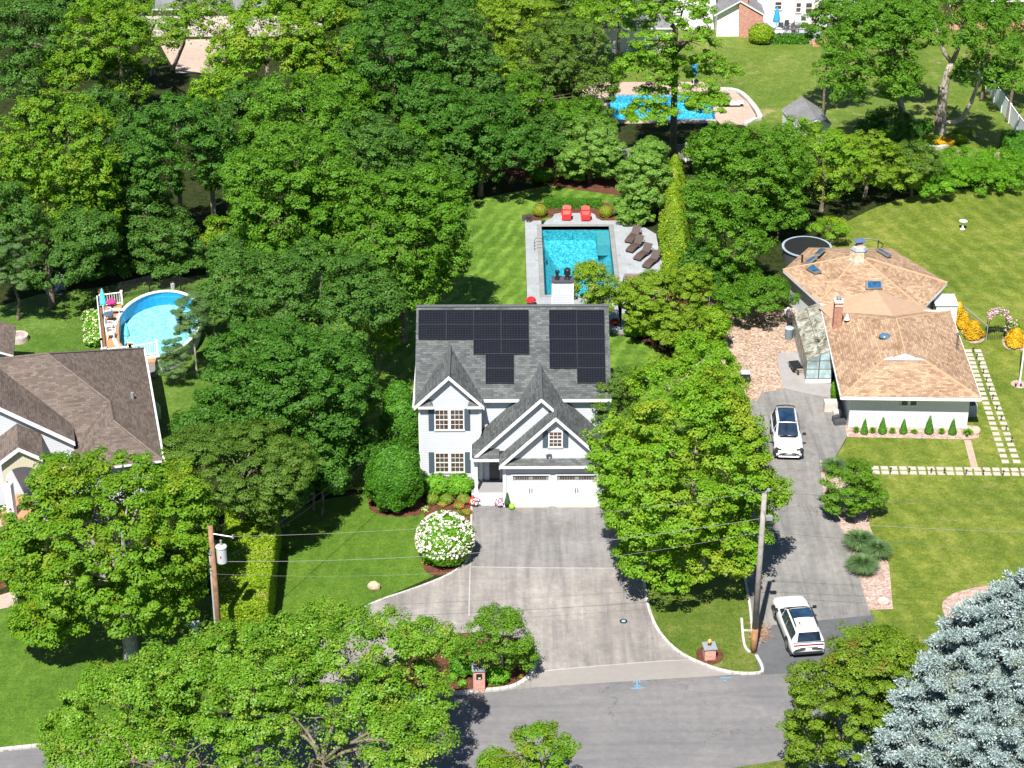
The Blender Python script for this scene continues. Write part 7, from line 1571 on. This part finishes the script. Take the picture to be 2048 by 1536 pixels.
p = at(1478,225); r = thing('pool_lounger', 'white lounger at the right end of the far pool', 'sun lounger', (at(1458,214)[0],at(1458,214)[1],.06)); m = MB(); m.box((0,0,.28),(1.9,.6,.1)); m.build('seat', CHW, r, world=False); m = MB(); m.box((1.0,0,.4),(.5,.6,.1)); m.build('backrest', CHW, r, world=False)
# fences
def panel_fence(name, label, pts, h, mat, seg=2.4):
    r = thing(name, label, 'fence', pts[0]); m = MB(); c = MB()
    for a, b in zip(pts[:-1], pts[1:]):
        a, b = np.array(a), np.array(b); d = b-a; Ln = np.linalg.norm(d); k = max(1, int(Ln/seg)); ang = atan2(d[1], d[0])
        for i in range(k+1): q = a+d*i/k; c.box((q[0],q[1],h/2+.06),(.14,.14,h+.12),ang)
        mid = (a+b)/2; m.box((mid[0],mid[1],h/2+.03),(Ln,.05,h-.1),ang); m.box((mid[0],mid[1],h),(Ln,.08,.08),ang)
    m.build('panel', mat, r); c.build('post', WHITE2, r)
panel_fence('vinyl_fence', 'white panel fence running down the right edge behind the ivy bank', [(*at(1957,150)[:2],0),(*at(1988,205)[:2],0),(*at(2033,268)[:2],0),(*at(2080,330)[:2],0)], 1.75, M('white_panel', (.74,.77,.80), .5, var=.05))
panel_fence('wooden_fence', 'grey wooden fence glimpsed behind the pale trees by the pool', [(*at(1232,335)[:2],0),(*at(1440,318)[:2],0)], 1.6, M('grey_boards', (.34,.32,.34), .8, var=.2, sc=8))
panel_fence('stone_wall', 'low pinkish stone wall behind the ivy bank', [(*at(1895,318)[:2],0),(*at(2030,322)[:2],0)], .7, M('pink_stone', (.42,.32,.30), .9, var=.35, sc=5))
m = MB(); strip(m, [at(*q) for q in [(1852,295),(1875,298),(1905,288),(1925,272)]], .35, 0, .25); struct(m.build('bed_edging', CURB_M, loc=(0,0,0)))
m = MB(); p = at(1530,1278)
for i in range(260):
    a = rng.uniform(0, 2*pi); rr = rng.uniform(.05, .75)*(1+.6*(cos(a-.5*pi*1.9) > .5)); b = np.array([p[0]-.15+rr*cos(a)*.7, p[1]+.5+rr*sin(a)*1.3, rng.uniform(.02, .35)]); d = sph(1)[0]*np.array([1,1,.4])*rng.uniform(.15, .4); m.tube([b, b+d], .008, 3, cap=False)
tag(m.build('brush_pile', M('dry_twigs', (.42,.24,.14), .9, var=.3, sc=9)), 'pile of dry brown twigs beside the grey utility pole', 'brush pile')
print('TREES', TREES, 'objects', len(bpy.data.objects), 'polys', sum(len(o.data.polygons) for o in bpy.data.objects if o.type == 'MESH'))
